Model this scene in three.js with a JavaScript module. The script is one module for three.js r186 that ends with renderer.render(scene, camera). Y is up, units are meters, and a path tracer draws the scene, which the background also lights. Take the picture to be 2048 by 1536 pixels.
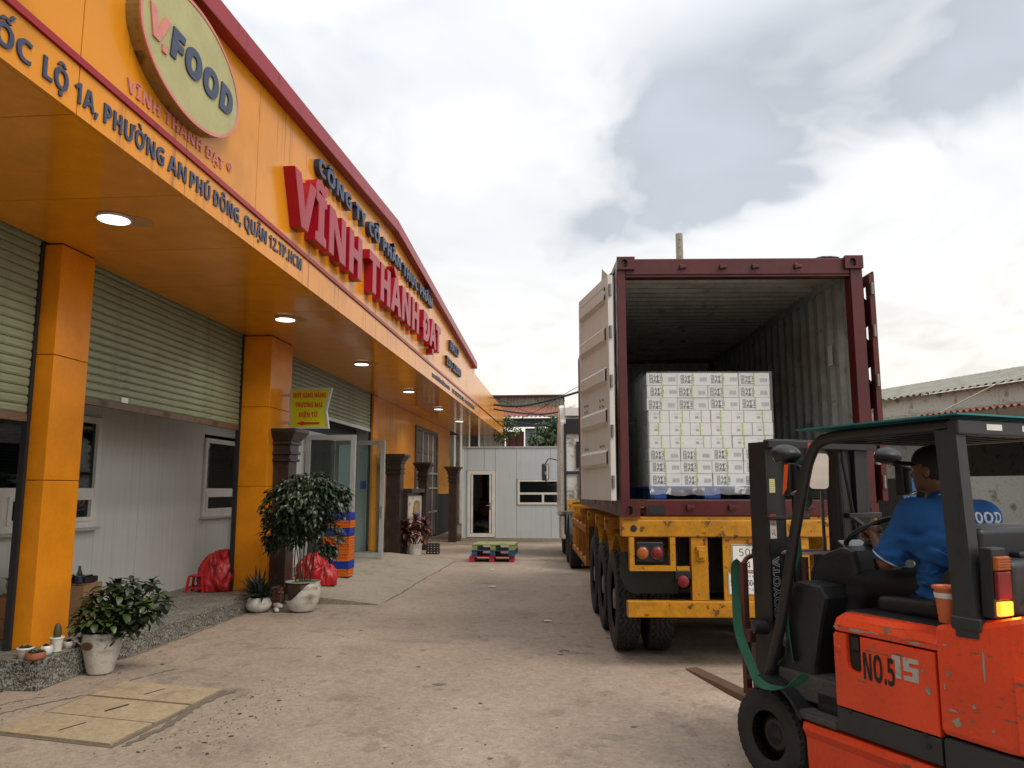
import * as THREE from 'three';
import { mergeGeometries, toCreasedNormals } from 'three/addons/utils/BufferGeometryUtils.js';
import { RoundedBoxGeometry } from 'three/addons/geometries/RoundedBoxGeometry.js';
import { FontLoader } from 'three/addons/loaders/FontLoader.js';
import { TextGeometry } from 'three/addons/geometries/TextGeometry.js';

// ---------- camera, sky, sun, exposure ----------
const D2R = Math.PI / 180;
const scene = new THREE.Scene();
const camera = new THREE.PerspectiveCamera(53.011, 4 / 3, 0.1, 600);
camera.position.set(0, 1.68, 0);
camera.rotation.order = 'YXZ';
camera.rotation.set(7.765 * D2R, 4.635 * D2R, 0);
const renderer = new THREE.WebGLRenderer({ antialias: true });
renderer.toneMapping = THREE.LinearToneMapping;
renderer.toneMappingExposure = 1.28;
renderer.shadowMap.enabled = true;

function mulberry(a) { return () => { a |= 0; a = a + 0x6D2B79F5 | 0; let t = Math.imul(a ^ a >>> 15, 1 | a); t = t + Math.imul(t ^ t >>> 7, 61 | t) ^ t; return ((t ^ t >>> 14) >>> 0) / 4294967296; }; }
const rnd = mulberry(11);
const rr = (a, b) => a + (b - a) * rnd();
const clamp = (v, a = 0, b = 1) => Math.min(b, Math.max(a, v));
const sstep = (a, b, x) => { const t = clamp((x - a) / (b - a)); return t * t * (3 - 2 * t); };
const lerp = (a, b, t) => a + (b - a) * t;
// lattice noise; per = period (0 for none)
function hash(x, y, s) { let h = Math.imul(x, 374761393) + Math.imul(y, 668265263) + Math.imul(s, 1442695041) | 0; h = Math.imul(h ^ h >>> 13, 1274126177); return ((h ^ h >>> 16) >>> 0) / 4294967296; }
function vnoise(x, y, s = 0, per = 0) {
  const xi = Math.floor(x), yi = Math.floor(y), fx = x - xi, fy = y - yi;
  const w = (v) => per ? ((v % per) + per) % per : v;
  const u = fx * fx * (3 - 2 * fx), v = fy * fy * (3 - 2 * fy), x0 = w(xi), x1 = w(xi + 1), y0 = w(yi), y1 = w(yi + 1);
  return lerp(lerp(hash(x0, y0, s), hash(x1, y0, s), u), lerp(hash(x0, y1, s), hash(x1, y1, s), u), v);
}
function fbm(x, y, o = 4, s = 0, per = 0) { let a = 0, w = 0.5, t = 0; for (let i = 0; i < o; i++) { a += w * vnoise(x, y, s + i * 17, per); t += w; w *= 0.5; x *= 2; y *= 2; per *= 2; } return a / t; }

// sky: bright overcast with a grey-blue bank of cloud, cream towards the horizon
{
  const W = 3072, Hh = 1536, d = new Float32Array(W * Hh * 4);
  for (let j = 0; j < Hh; j++) for (let i = 0; i < W; i++) {
    const az = ((i + 0.5) / W - 0.5) * 2 * Math.PI, el = ((j + 0.5) / Hh - 0.5) * Math.PI;
    const x = Math.cos(el) * Math.cos(az), z = Math.cos(el) * Math.sin(az), y = Math.sin(el);
    if (y < -0.02) { const o = (j * W + i) * 4; d[o] = 0.30; d[o + 1] = 0.28; d[o + 2] = 0.25; d[o + 3] = 1; continue; }
    const azd = Math.atan2(x, -z) / D2R, eld = el / D2R, k = 1 / (Math.max(y, 0) + 0.25), px = x * k, pz = z * k;
    const wx = px + 0.55 * (fbm(px * 1.7 + 13, pz * 1.7 + 4, 5, 5) - 0.5), wz = pz + 0.55 * (fbm(px * 1.7 + 2, pz * 1.7 + 29, 5, 8) - 0.5);
    const n = fbm(wx * 1.5 + 17.3, wz * 1.5 + 12.1, 6, 21), m = fbm(wx * 4.2 + 5, wz * 4.2 + 5, 5, 33), f = fbm(wx * 11 + 3 + 0.8 * m, wz * 11 + 3, 6, 37);
    // a long slanting bank of darker cloud
    const ew = eld + 7 * (n - 0.5) + 6.5 * (m - 0.5) + 3.6 * (f - 0.5), aw = azd + 11 * (m - 0.5) + 8 * (n - 0.5) + 5 * (f - 0.5), mid = 23.2 + 0.17 * (aw - 4);
    let bank = sstep(-0.5, 9, aw) * (1 - sstep(38, 75, aw)) * sstep(mid - 5.2, mid - 1.4, ew) * (1 - sstep(mid + 2.5, mid + 11, ew));
    const grey = sstep(0.36, 0.64, 0.6 * n + 0.4 * m) * sstep(0.14, 0.42, y);
    const low = Math.exp(-Math.max(y, 0) / 0.2), up = 0.71 + 0.42 * Math.max(y, 0);
    const soft = up * (1 + 0.26 * (m - 0.5) + 0.30 * (f - 0.5));
    let c = [lerp(0.985, 1.10, low) * soft, lerp(1.0, 1.05, low) * soft, lerp(1.03, 0.90, low) * soft];
    const dk = [0.35, 0.395, 0.45], cv = clamp(bank * (0.66 + 0.6 * (m - 0.3) + 0.7 * (f - 0.5)) + 0.66 * grey * (0.7 + 0.8 * (f - 0.4)), 0, 0.97);
    c = c.map((v, q) => lerp(v, dk[q] * (0.86 + 0.4 * m), cv * 0.9));
    if (y < 0) c = [0.30, 0.28, 0.25];
    const o = (j * W + i) * 4; d[o] = c[0]; d[o + 1] = c[1]; d[o + 2] = c[2]; d[o + 3] = 1;
  }
  const t = new THREE.DataTexture(d, W, Hh, THREE.RGBAFormat, THREE.FloatType);
  t.mapping = THREE.EquirectangularReflectionMapping; t.magFilter = THREE.LinearFilter; t.minFilter = THREE.LinearFilter; t.wrapS = THREE.RepeatWrapping; t.needsUpdate = true;
  scene.background = t; scene.environment = t;
}
const sun = new THREE.DirectionalLight(0xfff1df, 1.4);
sun.position.set(22, 34, 4); sun.target.position.set(0, 0, -12);
sun.castShadow = true; sun.shadow.radius = 45; sun.shadow.mapSize.set(2048, 2048);
Object.assign(sun.shadow.camera, { left: -30, right: 30, top: 30, bottom: -30, near: 1, far: 120 });
scene.add(sun, sun.target);

// ---------- textures ----------
function tex(w, h, fn, metres, srgb = true) {
  const d = new Uint8Array(w * h * 4);
  for (let j = 0; j < h; j++) for (let i = 0; i < w; i++) {
    const c = fn(i / w, j / h), o = (j * w + i) * 4, a = typeof c === 'number';
    d[o] = 255 * clamp(a ? c : c[0]); d[o + 1] = 255 * clamp(a ? c : c[1]); d[o + 2] = 255 * clamp(a ? c : c[2]); d[o + 3] = 255;
  }
  const t = new THREE.DataTexture(d, w, h); t.wrapS = t.wrapT = THREE.RepeatWrapping; t.magFilter = THREE.LinearFilter; t.minFilter = THREE.LinearMipmapLinearFilter; t.generateMipmaps = true;
  if (srgb) t.colorSpace = THREE.SRGBColorSpace;
  const m = Array.isArray(metres) ? metres : [metres, metres]; t.repeat.set(1 / m[0], 1 / m[1]); t.needsUpdate = true; return t;
}
const T = {};
T.fine = tex(512, 512, (u, v) => 0.9 + 0.1 * fbm(u * 8, v * 8, 5, 3, 8) * 1.2 - 0.04 * (fbm(u * 64, v * 64, 2, 4, 64)), 1.7);
T.dirt = tex(512, 512, (u, v) => {
  const a = fbm(u * 6, v * 6, 5, 13, 6), b = fbm(u * 40, v * 40, 3, 14, 40), s = sstep(0.56, 0.75, a);
  const l = 0.97 - 0.32 * s * (0.4 + b) - 0.10 * sstep(0.6, 0.8, b); return [l, l * (1 - 0.03 * s), l * (1 - 0.09 * s)];
}, 1.3);
T.streak = tex(512, 512, (u, v) => {
  const a = fbm(u * 48, v * 2, 4, 23, 48), b = fbm(u * 7, v * 3, 4, 24, 7); const s = sstep(0.55, 0.8, a) * sstep(0.4, 0.7, b);
  const l = 0.985 - 0.16 * s - 0.05 * b; return [l, l * 0.995, l * (0.985 - 0.03 * s)];
}, 2.6);
T.drip = tex(512, 512, (u, v) => { const a = fbm(u * 60, v * 1, 4, 26, 60), b = fbm(u * 9, v * 4, 4, 27, 9), c = fbm(u * 5, v * 5, 5, 28, 5), s = sstep(0.56, 0.82, a) * sstep(0.42, 0.72, b); const l = 0.985 - 0.24 * s - 0.07 * c - 0.05 * sstep(0.6, 0.8, c); return [l, l * (1 - 0.02 * s), l * (1 - 0.05 * s)]; }, 3.1);
T.panel = tex(512, 512, (u, v) => { const a = fbm(u * 70, v * 2, 4, 29, 70), b = fbm(u * 4, v * 9, 5, 30, 4); const l = 0.975 - 0.05 * sstep(0.5, 0.85, a) - 0.035 * b; return [l, l, l * 0.995]; }, 2.2);
T.ripple = tex(256, 256, (u, v) => fbm(u * 3, v * 3, 3, 32, 3), 2.4, false);
T.rough = tex(256, 256, (u, v) => 0.55 + 0.45 * fbm(u * 10, v * 10, 4, 43, 10), 0.9, false);
T.grain = tex(512, 512, (u, v) => fbm(u * 90, v * 90, 3, 53, 90), 0.8, false);
T.soft = tex(256, 256, (u, v) => fbm(u * 6, v * 6, 4, 63, 6), 1.0, false);
T.granite = tex(512, 512, (u, v) => {
  const a = fbm(u * 70, v * 70, 2, 71, 70), b = fbm(u * 34, v * 34, 3, 72, 34), c = fbm(u * 3, v * 3, 3, 73, 3);
  let l = 0.50 + (a > 0.56 ? 0.20 : a < 0.4 ? -0.2 : 0) + (b > 0.62 ? 0.14 : b < 0.36 ? -0.14 : 0) + 0.16 * (c - 0.5); return [l, l * 1.0, l * 0.955];
}, 0.62);
T.graniteDark = tex(256, 256, (u, v) => { const a = fbm(u * 60, v * 60, 2, 76, 60), c = fbm(u * 4, v * 4, 3, 77, 4); const l = 0.62 + 0.5 * (a - 0.5) + 0.35 * (c - 0.5); return [l, l * 0.93, l * 0.9]; }, 0.5);
// worn paint: scratches and rust blooms over a tint (tint r,g,b in sRGB 0..1)
function wornPaint(tint, rust, amount, seed, metres, k = 1) {
  return tex(k > 1 ? 1024 : 512, k > 1 ? 1024 : 512, (u, v) => {
    const a = fbm(u * 9 * k, v * 9 * k, 5, seed, 9 * k), b = fbm(u * 30 * k, v * 30 * k, 4, seed + 3, 30 * k), q = fbm(u * 60, v * 5, 3, seed + 5, 5 * 12), c = fbm(u * 3 * k, v * 3 * k, 4, seed + 7, 3 * k);
    let f = sstep(0.66 - 0.09 * amount, 0.74 - 0.08 * amount, 0.62 * a + 0.38 * b); f = Math.max(f, 0.5 * amount * sstep(0.66, 0.8, q) * sstep(0.5, 0.65, a));
    const l = 0.9 + 0.16 * (c - 0.5) + 0.16 * (b - 0.5) - 0.14 * sstep(0.5, 0.75, c);
    return tint.map((t, k) => lerp(t * l, rust[k] * (0.6 + 0.8 * b), f * 0.9));
  }, metres);
}
T.yellowPaint = wornPaint([0.84, 0.60, 0.12], [0.33, 0.21, 0.10], 0.3, 101, 2.6, 4);
T.maroonPaint = wornPaint([0.37, 0.115, 0.115], [0.25, 0.13, 0.10], 0.4, 131, 1.3);
T.boxInside = wornPaint([0.74, 0.76, 0.73], [0.45, 0.45, 0.42], 0.3, 151, 1.5);
T.forkPaint = tex(1024, 1024, (u, v) => {
  const a = fbm(u * 7, v * 7, 5, 161, 7), b = fbm(u * 50, v * 50, 3, 163, 50), q = fbm(u * 8, v * 48, 4, 166, 8), p = fbm(u * 3, v * 3, 3, 168, 3);
  const f = sstep(0.70, 0.735, 0.7 * a + 0.3 * b) + 0.9 * sstep(0.70, 0.76, q) * sstep(0.54, 0.62, a); const l = 0.95 + 0.12 * (p - 0.5) - 0.05 * sstep(0.6, 0.75, b);
  return [0.93 * l, 0.285 * l, 0.105 * l].map((t, k) => lerp(t, [0.42, 0.36, 0.31][k] * (0.6 + 0.7 * b), clamp(f) * 0.85));
}, 0.75);
T.concrete = tex(2048, 2048, (u, v) => {
  const a = fbm(u * 6, v * 6, 5, 181, 6), b = fbm(u * 150, v * 150, 2, 183, 150), c = fbm(u * 30, v * 22, 4, 185, 0), e = fbm(u * 320, v * 320, 2, 187, 320);
  let l = 0.815 + 0.12 * (a - 0.5) + 0.085 * (b - 0.5) + 0.13 * (e - 0.5); const x = u * 2048 | 0, y = v * 2048 | 0; l += 0.10 * (hash(x, y, 3) - 0.5);
  const g = hash(x >> 1, y >> 1, 9), st = fbm(u * 40, v * 40, 4, 189, 40); if (g > 0.994) l *= 0.66; else if (g < 0.004) l *= 1.14; l -= 0.07 * sstep(0.66, 0.76, st);
  return [l, l * 0.965, l * 0.915];
}, 7.7);
T.concreteBump = tex(1024, 1024, (u, v) => 0.7 * fbm(u * 130, v * 130, 3, 191, 130) + 0.3 * fbm(u * 14, v * 14, 4, 193, 14), 1.7, false);
T.kraft = tex(256, 256, (u, v) => { const l = 0.92 + 0.12 * (fbm(u * 4, v * 40, 3, 201, 4 * 10) - 0.5) - 0.1 * (fbm(u * 5, v * 5, 4, 203, 5) - 0.3); return [l, l * 0.98, l * 0.95]; }, 0.7);
T.wood = tex(256, 512, (u, v) => { const l = 0.84 + 0.4 * (fbm(u * 40, v * 3, 4, 211, 40) - 0.5) + 0.16 * (fbm(u * 6, v * 6, 3, 213, 6) - 0.5); return [l, l * 0.98, l * 0.95]; }, [0.5, 1]);
T.cloth = tex(256, 256, (u, v) => 0.5 + 0.25 * Math.sin(u * Math.PI * 2 * 64) + 0.25 * Math.sin(v * Math.PI * 2 * 64), 0.12, false);
T.ribs = tex(256, 16, (u) => { const f = (u * 10) % 1; return 0.8 - 0.75 * Math.exp(-Math.pow((f - 0.5) / 0.05, 2)); }, 1.0, false);
T.roofRust = wornPaint([0.60, 0.36, 0.27], [0.40, 0.20, 0.13], 1.4, 221, 2.2);
T.tin = wornPaint([0.60, 0.60, 0.55], [0.40, 0.33, 0.27], 0.9, 241, 2.0);

// ---------- materials ----------
const lin = (c) => Array.isArray(c) ? new THREE.Color().setRGB(c[0], c[1], c[2]) : new THREE.Color(c);
function mat(c, rough = 0.6, o = {}) {
  const { metal = 0, map, bump, bs = 0.002, rmap, ...rest } = o;
  const P = rest.specularIntensity !== undefined || rest.clearcoat !== undefined || rest.transmission !== undefined || rest.sheen !== undefined;
  const m = new (P ? THREE.MeshPhysicalMaterial : THREE.MeshStandardMaterial)({ color: lin(c), roughness: rough, metalness: metal, ...rest });
  if (map) m.map = map; if (bump) { m.bumpMap = bump; m.bumpScale = bs; } if (rmap) m.roughnessMap = rmap; return m;
}
const M = {
  acm: mat([0.86, 0.33, 0.018], 0.2, { specularIntensity: 0.45, map: T.drip, bump: T.ripple, bs: 0.004 }),
  acmSoffit: mat([0.86, 0.33, 0.018], 0.1, { specularIntensity: 0.5, map: T.fine, bump: T.ripple, bs: 0.004 }),
  acmCol: mat([0.86, 0.30, 0.012], 0.3, { specularIntensity: 0.3, map: T.fine }),
  joint: mat([0.03, 0.018, 0.01], 0.9),
  redTrim: mat([0.36, 0.016, 0.028], 0.34, { specularIntensity: 0.5, map: T.streak }),
  redLetter: mat([0.42, 0.010, 0.026], 0.32, { specularIntensity: 0.5, map: T.fine }),
  pinkLetter: mat([0.72, 0.25, 0.2], 0.45, { map: T.fine }),
  navy: mat([0.030, 0.046, 0.105], 0.4, { map: T.fine }),
  ovalFace: mat([0.50, 0.47, 0.20], 0.5, { map: T.fine }),
  brass: mat([0.30, 0.22, 0.08], 0.4, { metal: 0.5, map: T.dirt }),
  slat: mat([0.26, 0.295, 0.185], 0.42, { map: T.dirt }),
  slatRail: mat([0.16, 0.10, 0.065], 0.5, { map: T.dirt }),
  whitePanel: mat([0.64, 0.66, 0.645], 0.45, { map: T.panel, bump: T.ribs, bs: 0.0007 }),
  hutPanel: mat([0.54, 0.60, 0.635], 0.42, { map: T.panel, bump: T.ribs, bs: 0.0016 }),
  upvc: mat([0.74, 0.74, 0.70], 0.35, { map: T.fine }),
  alu: mat([0.55, 0.57, 0.56], 0.36, { metal: 0.25, map: T.fine }),
  glassDark: mat([0.30, 0.40, 0.43], 0.02, { transmission: 1, thickness: 0, ior: 1.5 }),
  glassClear: mat([0.80, 0.88, 0.87], 0.02, { transmission: 1, thickness: 0, ior: 1.5 }),
  dark: mat([0.012, 0.013, 0.015], 0.7),
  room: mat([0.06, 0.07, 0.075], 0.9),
  roomWall: mat([0.42, 0.46, 0.46], 0.7, { map: T.streak }),
  blind: mat([0.33, 0.36, 0.36], 0.6),
  granite: mat([0.62, 0.62, 0.60], 0.5, { map: T.granite, bump: T.grain, bs: 0.0015 }),
  pilaster: mat([0.115, 0.083, 0.073], 0.34, { map: T.graniteDark }),
  marble: mat([0.66, 0.60, 0.52], 0.3, { map: T.dirt }),
  concreteSlab: mat([0.46, 0.44, 0.39], 0.85, { map: T.concrete, bump: T.concreteBump, bs: 0.004 }),
  drainSlab: mat([0.56, 0.48, 0.345], 0.85, { map: T.concrete, bump: T.concreteBump, bs: 0.003 }),
  soil: mat([0.05, 0.036, 0.024], 0.95, { bump: T.grain, bs: 0.01 }),
  ceramic: mat([0.70, 0.69, 0.64], 0.28, { map: T.dirt }),
  stonePot: mat([0.60, 0.58, 0.52], 0.7, { map: T.dirt, bump: T.grain, bs: 0.003 }),
  terracotta: mat([0.36, 0.12, 0.065], 0.7, { map: T.dirt }),
  glaze: mat([0.035, 0.022, 0.014], 0.18),
  moss: mat([0.10, 0.15, 0.03], 0.95, { bump: T.grain, bs: 0.02 }),
  bark: mat([0.095, 0.072, 0.05], 0.9, { bump: T.grain, bs: 0.004 }),
  kraft: mat([0.36, 0.225, 0.125], 0.8, { map: T.kraft }),
  redPlastic: mat([0.55, 0.012, 0.018], 0.35, { map: T.fine }),
  redTarp: mat([0.46, 0.012, 0.016], 0.42, { map: T.fine, bump: T.soft, bs: 0.012 }),
  crateBlue: mat([0.02, 0.06, 0.48], 0.42, { map: T.fine }),
  crateOrange: mat([0.80, 0.19, 0.02], 0.42, { map: T.fine }),
  maroon: mat([1, 1, 1], 0.5, { map: T.maroonPaint, rmap: T.rough }),
  inside: mat([1, 1, 1], 0.6, { map: T.boxInside }),
  doorPaint: mat([0.66, 0.66, 0.63], 0.45, { map: T.panel }),
  yellow: mat([1, 0.93, 0.8], 0.5, { map: T.yellowPaint, rmap: T.rough, bump: T.soft, bs: 0.003 }),
  yellowOld: mat([0.72, 0.55, 0.5], 0.6, { map: T.yellowPaint, bump: T.soft, bs: 0.003 }),
  steel: mat([0.30, 0.29, 0.28], 0.45, { metal: 0.7, map: T.dirt }),
  blackSteel: mat([0.018, 0.018, 0.02], 0.5, { map: T.dirt, rmap: T.rough }),
  rubber: mat([0.028, 0.027, 0.026], 0.82, { map: T.dirt, bump: T.grain, bs: 0.002 }),
  flap: mat([0.018, 0.022, 0.02], 0.6, { map: T.dirt }),
  rustRed: mat([0.115, 0.035, 0.027], 0.65, { map: T.dirt }),
  fork: mat([1, 1, 1], 0.33, { map: T.forkPaint, rmap: T.rough, clearcoat: 0.25, clearcoatRoughness: 0.3 }),
  plastic: mat([0.015, 0.017, 0.020], 0.45, { map: T.dirt, bump: T.grain, bs: 0.0006 }),
  plasticGrey: mat([0.028, 0.032, 0.037], 0.48, { map: T.dirt }),
  rubberMat: mat([0.075, 0.073, 0.07], 0.85, { map: T.dirt, bump: T.grain, bs: 0.004 }),
  vinyl: mat([0.018, 0.019, 0.021], 0.42, { map: T.fine }),
  teal: mat([0.02, 0.20, 0.215], 0.5, { map: T.dirt }),
  strap: mat([0.012, 0.115, 0.06], 0.75, { map: T.dirt, bump: T.cloth, bs: 0.0012 }),
  white: mat([0.72, 0.72, 0.70], 0.5, { map: T.fine }),
  cabWhite: mat([0.74, 0.73, 0.69], 0.32, { map: T.dirt }),
  lampRed: mat([0.20, 0.008, 0.012], 0.32, { map: T.dirt }),
  lampAmber: mat([0.42, 0.10, 0.012], 0.32, { map: T.dirt }),
  reflex: mat([0.75, 0.10, 0.015], 0.25),
  mirror: mat([0.8, 0.8, 0.8], 0.03, { metal: 1 }),
  chrome: mat([0.7, 0.7, 0.7], 0.2, { metal: 1 }),
  film: mat([0.95, 0.96, 0.97], 0.16, { transmission: 0.86, thickness: 0, ior: 1.35 }),
  bluePallet: mat([0.012, 0.07, 0.33], 0.5, { map: T.dirt }),
  paper: mat([0.78, 0.78, 0.76], 0.7),
  cable: mat([0.012, 0.012, 0.013], 0.6),
  roofRust: mat([1, 1, 1], 0.7, { map: T.roofRust }),
  tin: mat([0.95, 0.95, 0.92], 0.55, { map: T.tin }),
};

// ---------- geometry helpers ----------
const V = (x, y, z) => new THREE.Vector3(x, y, z);
function uvBox(g) {
  if (!g.attributes.normal) g.computeVertexNormals();
  const p = g.attributes.position, n = g.attributes.normal, u = new Float32Array(p.count * 2);
  for (let i = 0; i < p.count; i++) {
    const ax = Math.abs(n.getX(i)), ay = Math.abs(n.getY(i)), az = Math.abs(n.getZ(i));
    const x = p.getX(i), y = p.getY(i), z = p.getZ(i);
    if (ay > ax && ay > az) { u[2 * i] = x; u[2 * i + 1] = z; } else if (ax > az) { u[2 * i] = z; u[2 * i + 1] = y; } else { u[2 * i] = x; u[2 * i + 1] = y; }
  }
  g.setAttribute('uv', new THREE.BufferAttribute(u, 2)); return g;
}
function xf(g, p, r, s) {
  const m = new THREE.Matrix4().compose(p ? V(...p) : V(0, 0, 0), new THREE.Quaternion().setFromEuler(new THREE.Euler(...(r || [0, 0, 0]))), s ? V(...s) : V(1, 1, 1));
  g.applyMatrix4(m);
  if (s && s[0] * s[1] * s[2] < 0) { // mirrored: turn the faces round
    if (g.index) { const a = g.index.array; for (let i = 0; i < a.length; i += 3) { const t = a[i]; a[i] = a[i + 1]; a[i + 1] = t; } }
    else for (const k of Object.keys(g.attributes)) { const A = g.attributes[k], z = A.itemSize; for (let i = 0; i < A.count; i += 3) for (let c = 0; c < z; c++) { const p = i * z + c, t = A.array[p]; A.array[p] = A.array[p + z]; A.array[p + z] = t; } }
  }
  return g;
}
const box = (w, h, d, p, r, bevel = 0) => xf(bevel ? new RoundedBoxGeometry(w, h, d, 1, Math.min(bevel, w / 2.01, h / 2.01, d / 2.01)) : new THREE.BoxGeometry(w, h, d), p, r);
// box by its limits
const bb = (x0, x1, y0, y1, z0, z1, bevel = 0) => box(Math.abs(x1 - x0), Math.abs(y1 - y0), Math.abs(z1 - z0), [(x0 + x1) / 2, (y0 + y1) / 2, (z0 + z1) / 2], null, bevel);
const cyl = (r0, r1, h, seg, p, r) => xf(new THREE.CylinderGeometry(r0, r1, h, seg), p, r);
function along(g, a, b) { // a geometry whose axis is y, length 1, laid from a to b
  const A = V(...a), B = V(...b), d = B.clone().sub(A), L = d.length();
  const q = new THREE.Quaternion().setFromUnitVectors(V(0, 1, 0), d.clone().normalize());
  g.scale(1, L, 1); g.applyMatrix4(new THREE.Matrix4().compose(A.add(B).multiplyScalar(0.5), q, V(1, 1, 1))); return g;
}
const rod = (a, b, r, seg = 8, r2 = r) => along(new THREE.CylinderGeometry(r2, r, 1, seg), a, b);
function bar(a, b, w, h) { // rectangular bar from a to b, h measured nearest to upright
  const A = V(...a), B = V(...b), z = B.clone().sub(A), L = z.length(); z.normalize();
  let up = Math.abs(z.y) > 0.95 ? V(0, 0, 1) : V(0, 1, 0); const x = up.clone().cross(z).normalize(); up = z.clone().cross(x);
  const g = new THREE.BoxGeometry(w, h, L); g.applyMatrix4(new THREE.Matrix4().makeBasis(x, up, z).setPosition(A.add(B).multiplyScalar(0.5))); return g;
}
const tube = (pts, r, seg = 8, n = 0, closed = false) => new THREE.TubeGeometry(new THREE.CatmullRomCurve3(pts.map((p) => V(...p)), closed, 'centripetal'), n || pts.length * 6, r, seg, closed);
function ext(pts, depth, bevel = 0, holes) { // polygon in xy pulled along +z
  const s = new THREE.Shape(pts.map((p) => new THREE.Vector2(...p)));
  if (holes) for (const h of holes) s.holes.push(new THREE.Path(h.map((p) => new THREE.Vector2(...p))));
  return new THREE.ExtrudeGeometry(s, { depth, bevelEnabled: bevel > 0, bevelThickness: bevel, bevelSize: bevel, bevelSegments: 2, bevelOffset: -bevel, curveSegments: 8 });
}
const lathe = (pts, seg = 24) => new THREE.LatheGeometry(pts.map((p) => new THREE.Vector2(...p)), seg);
function roundPts(w, h, r, n = 4) { // rounded rectangle outline centred at 0
  const o = []; for (const [cx, cy, a] of [[w / 2 - r, h / 2 - r, 0], [-w / 2 + r, h / 2 - r, 90], [-w / 2 + r, -h / 2 + r, 180], [w / 2 - r, -h / 2 + r, 270]]) for (let i = 0; i <= n; i++) { const t = (a + 90 * i / n) * D2R; o.push([cx + r * Math.cos(t), cy + r * Math.sin(t)]); } return o;
}
function ovalPts(a, b, n = 40) { const o = []; for (let i = 0; i < n; i++) o.push([a * Math.cos(i / n * 2 * Math.PI), b * Math.sin(i / n * 2 * Math.PI)]); return o; }
// flat band through points, with thickness; side = direction of the band's width
function ribbon(pts, width, thick, sideFn, n = 40) {
  const c = new THREE.CatmullRomCurve3(pts.map((p) => V(...p)), false, 'centripetal'), P = [], I = [];
  for (let i = 0; i <= n; i++) {
    const t = i / n, p = c.getPoint(t), d = c.getTangent(t), s = sideFn(t).clone().addScaledVector(d, -sideFn(t).dot(d)).normalize(), nn = d.clone().cross(s).normalize();
    for (const [a, b] of [[-1, -1], [1, -1], [1, 1], [-1, 1]]) { const q = p.clone().addScaledVector(s, a * width / 2).addScaledVector(nn, b * thick / 2); P.push(q.x, q.y, q.z); }
    if (i) for (let k = 0; k < 4; k++) { const a = (i - 1) * 4 + k, b = (i - 1) * 4 + (k + 1) % 4; I.push(a, b, a + 4, b, b + 4, a + 4); }
  }
  I.push(0, 2, 1, 0, 3, 2); const e = n * 4; I.push(e, e + 1, e + 2, e, e + 2, e + 3);
  const g = new THREE.BufferGeometry(); g.setAttribute('position', new THREE.Float32BufferAttribute(P, 3)); g.setIndex(I); return toCreasedNormals(g.toNonIndexed(), 0.9);
}
// surface of a distance function on a grid (surface nets)
function nets(sdf, mn, mx, cell) {
  const n = [0, 1, 2].map((k) => Math.ceil((mx[k] - mn[k]) / cell) + 1), [nx, ny, nz] = n, f = new Float32Array(nx * ny * nz), id = (i, j, k) => (k * ny + j) * nx + i;
  for (let k = 0; k < nz; k++) for (let j = 0; j < ny; j++) for (let i = 0; i < nx; i++) f[id(i, j, k)] = sdf(mn[0] + i * cell, mn[1] + j * cell, mn[2] + k * cell);
  const vi = new Int32Array(nx * ny * nz).fill(-1), P = [], I = [];
  for (let k = 0; k < nz - 1; k++) for (let j = 0; j < ny - 1; j++) for (let i = 0; i < nx - 1; i++) {
    let c = 0, x = 0, y = 0, z = 0; const v = []; for (let q = 0; q < 8; q++) v.push(f[id(i + (q & 1), j + (q >> 1 & 1), k + (q >> 2))]);
    for (const [a, b] of EDG) if ((v[a] < 0) !== (v[b] < 0)) { const t = v[a] / (v[a] - v[b]); x += (a & 1) + t * ((b & 1) - (a & 1)); y += (a >> 1 & 1) + t * ((b >> 1 & 1) - (a >> 1 & 1)); z += (a >> 2) + t * ((b >> 2) - (a >> 2)); c++; }
    if (c) { vi[id(i, j, k)] = P.length / 3; P.push(mn[0] + (i + x / c) * cell, mn[1] + (j + y / c) * cell, mn[2] + (k + z / c) * cell); }
  }
  const quad = (a, b, c, d, flip) => { if (a < 0 || b < 0 || c < 0 || d < 0) return; flip ? I.push(a, c, b, a, d, c) : I.push(a, b, c, a, c, d); };
  for (let k = 1; k < nz - 1; k++) for (let j = 1; j < ny - 1; j++) for (let i = 1; i < nx - 1; i++) {
    const s = f[id(i, j, k)] < 0;
    if (s !== (f[id(i + 1, j, k)] < 0)) quad(vi[id(i, j - 1, k - 1)], vi[id(i, j, k - 1)], vi[id(i, j, k)], vi[id(i, j - 1, k)], !s);
    if (s !== (f[id(i, j + 1, k)] < 0)) quad(vi[id(i - 1, j, k - 1)], vi[id(i - 1, j, k)], vi[id(i, j, k)], vi[id(i, j, k - 1)], !s);
    if (s !== (f[id(i, j, k + 1)] < 0)) quad(vi[id(i - 1, j - 1, k)], vi[id(i, j - 1, k)], vi[id(i, j, k)], vi[id(i - 1, j, k)], !s);
  }
  const g = new THREE.BufferGeometry(); g.setAttribute('position', new THREE.Float32BufferAttribute(P, 3)); g.setIndex(I); g.computeVertexNormals(); return g;
}
const EDG = [[0, 1], [2, 3], [4, 5], [6, 7], [0, 2], [1, 3], [4, 6], [5, 7], [0, 4], [1, 5], [2, 6], [3, 7]];
const capsule = (a, b, r0, r1) => (x, y, z) => { const bx = b[0] - a[0], by = b[1] - a[1], bz = b[2] - a[2], px = x - a[0], py = y - a[1], pz = z - a[2]; const t = clamp((px * bx + py * by + pz * bz) / (bx * bx + by * by + bz * bz + 1e-9)); return Math.hypot(px - bx * t, py - by * t, pz - bz * t) - lerp(r0, r1, t); };
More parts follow.
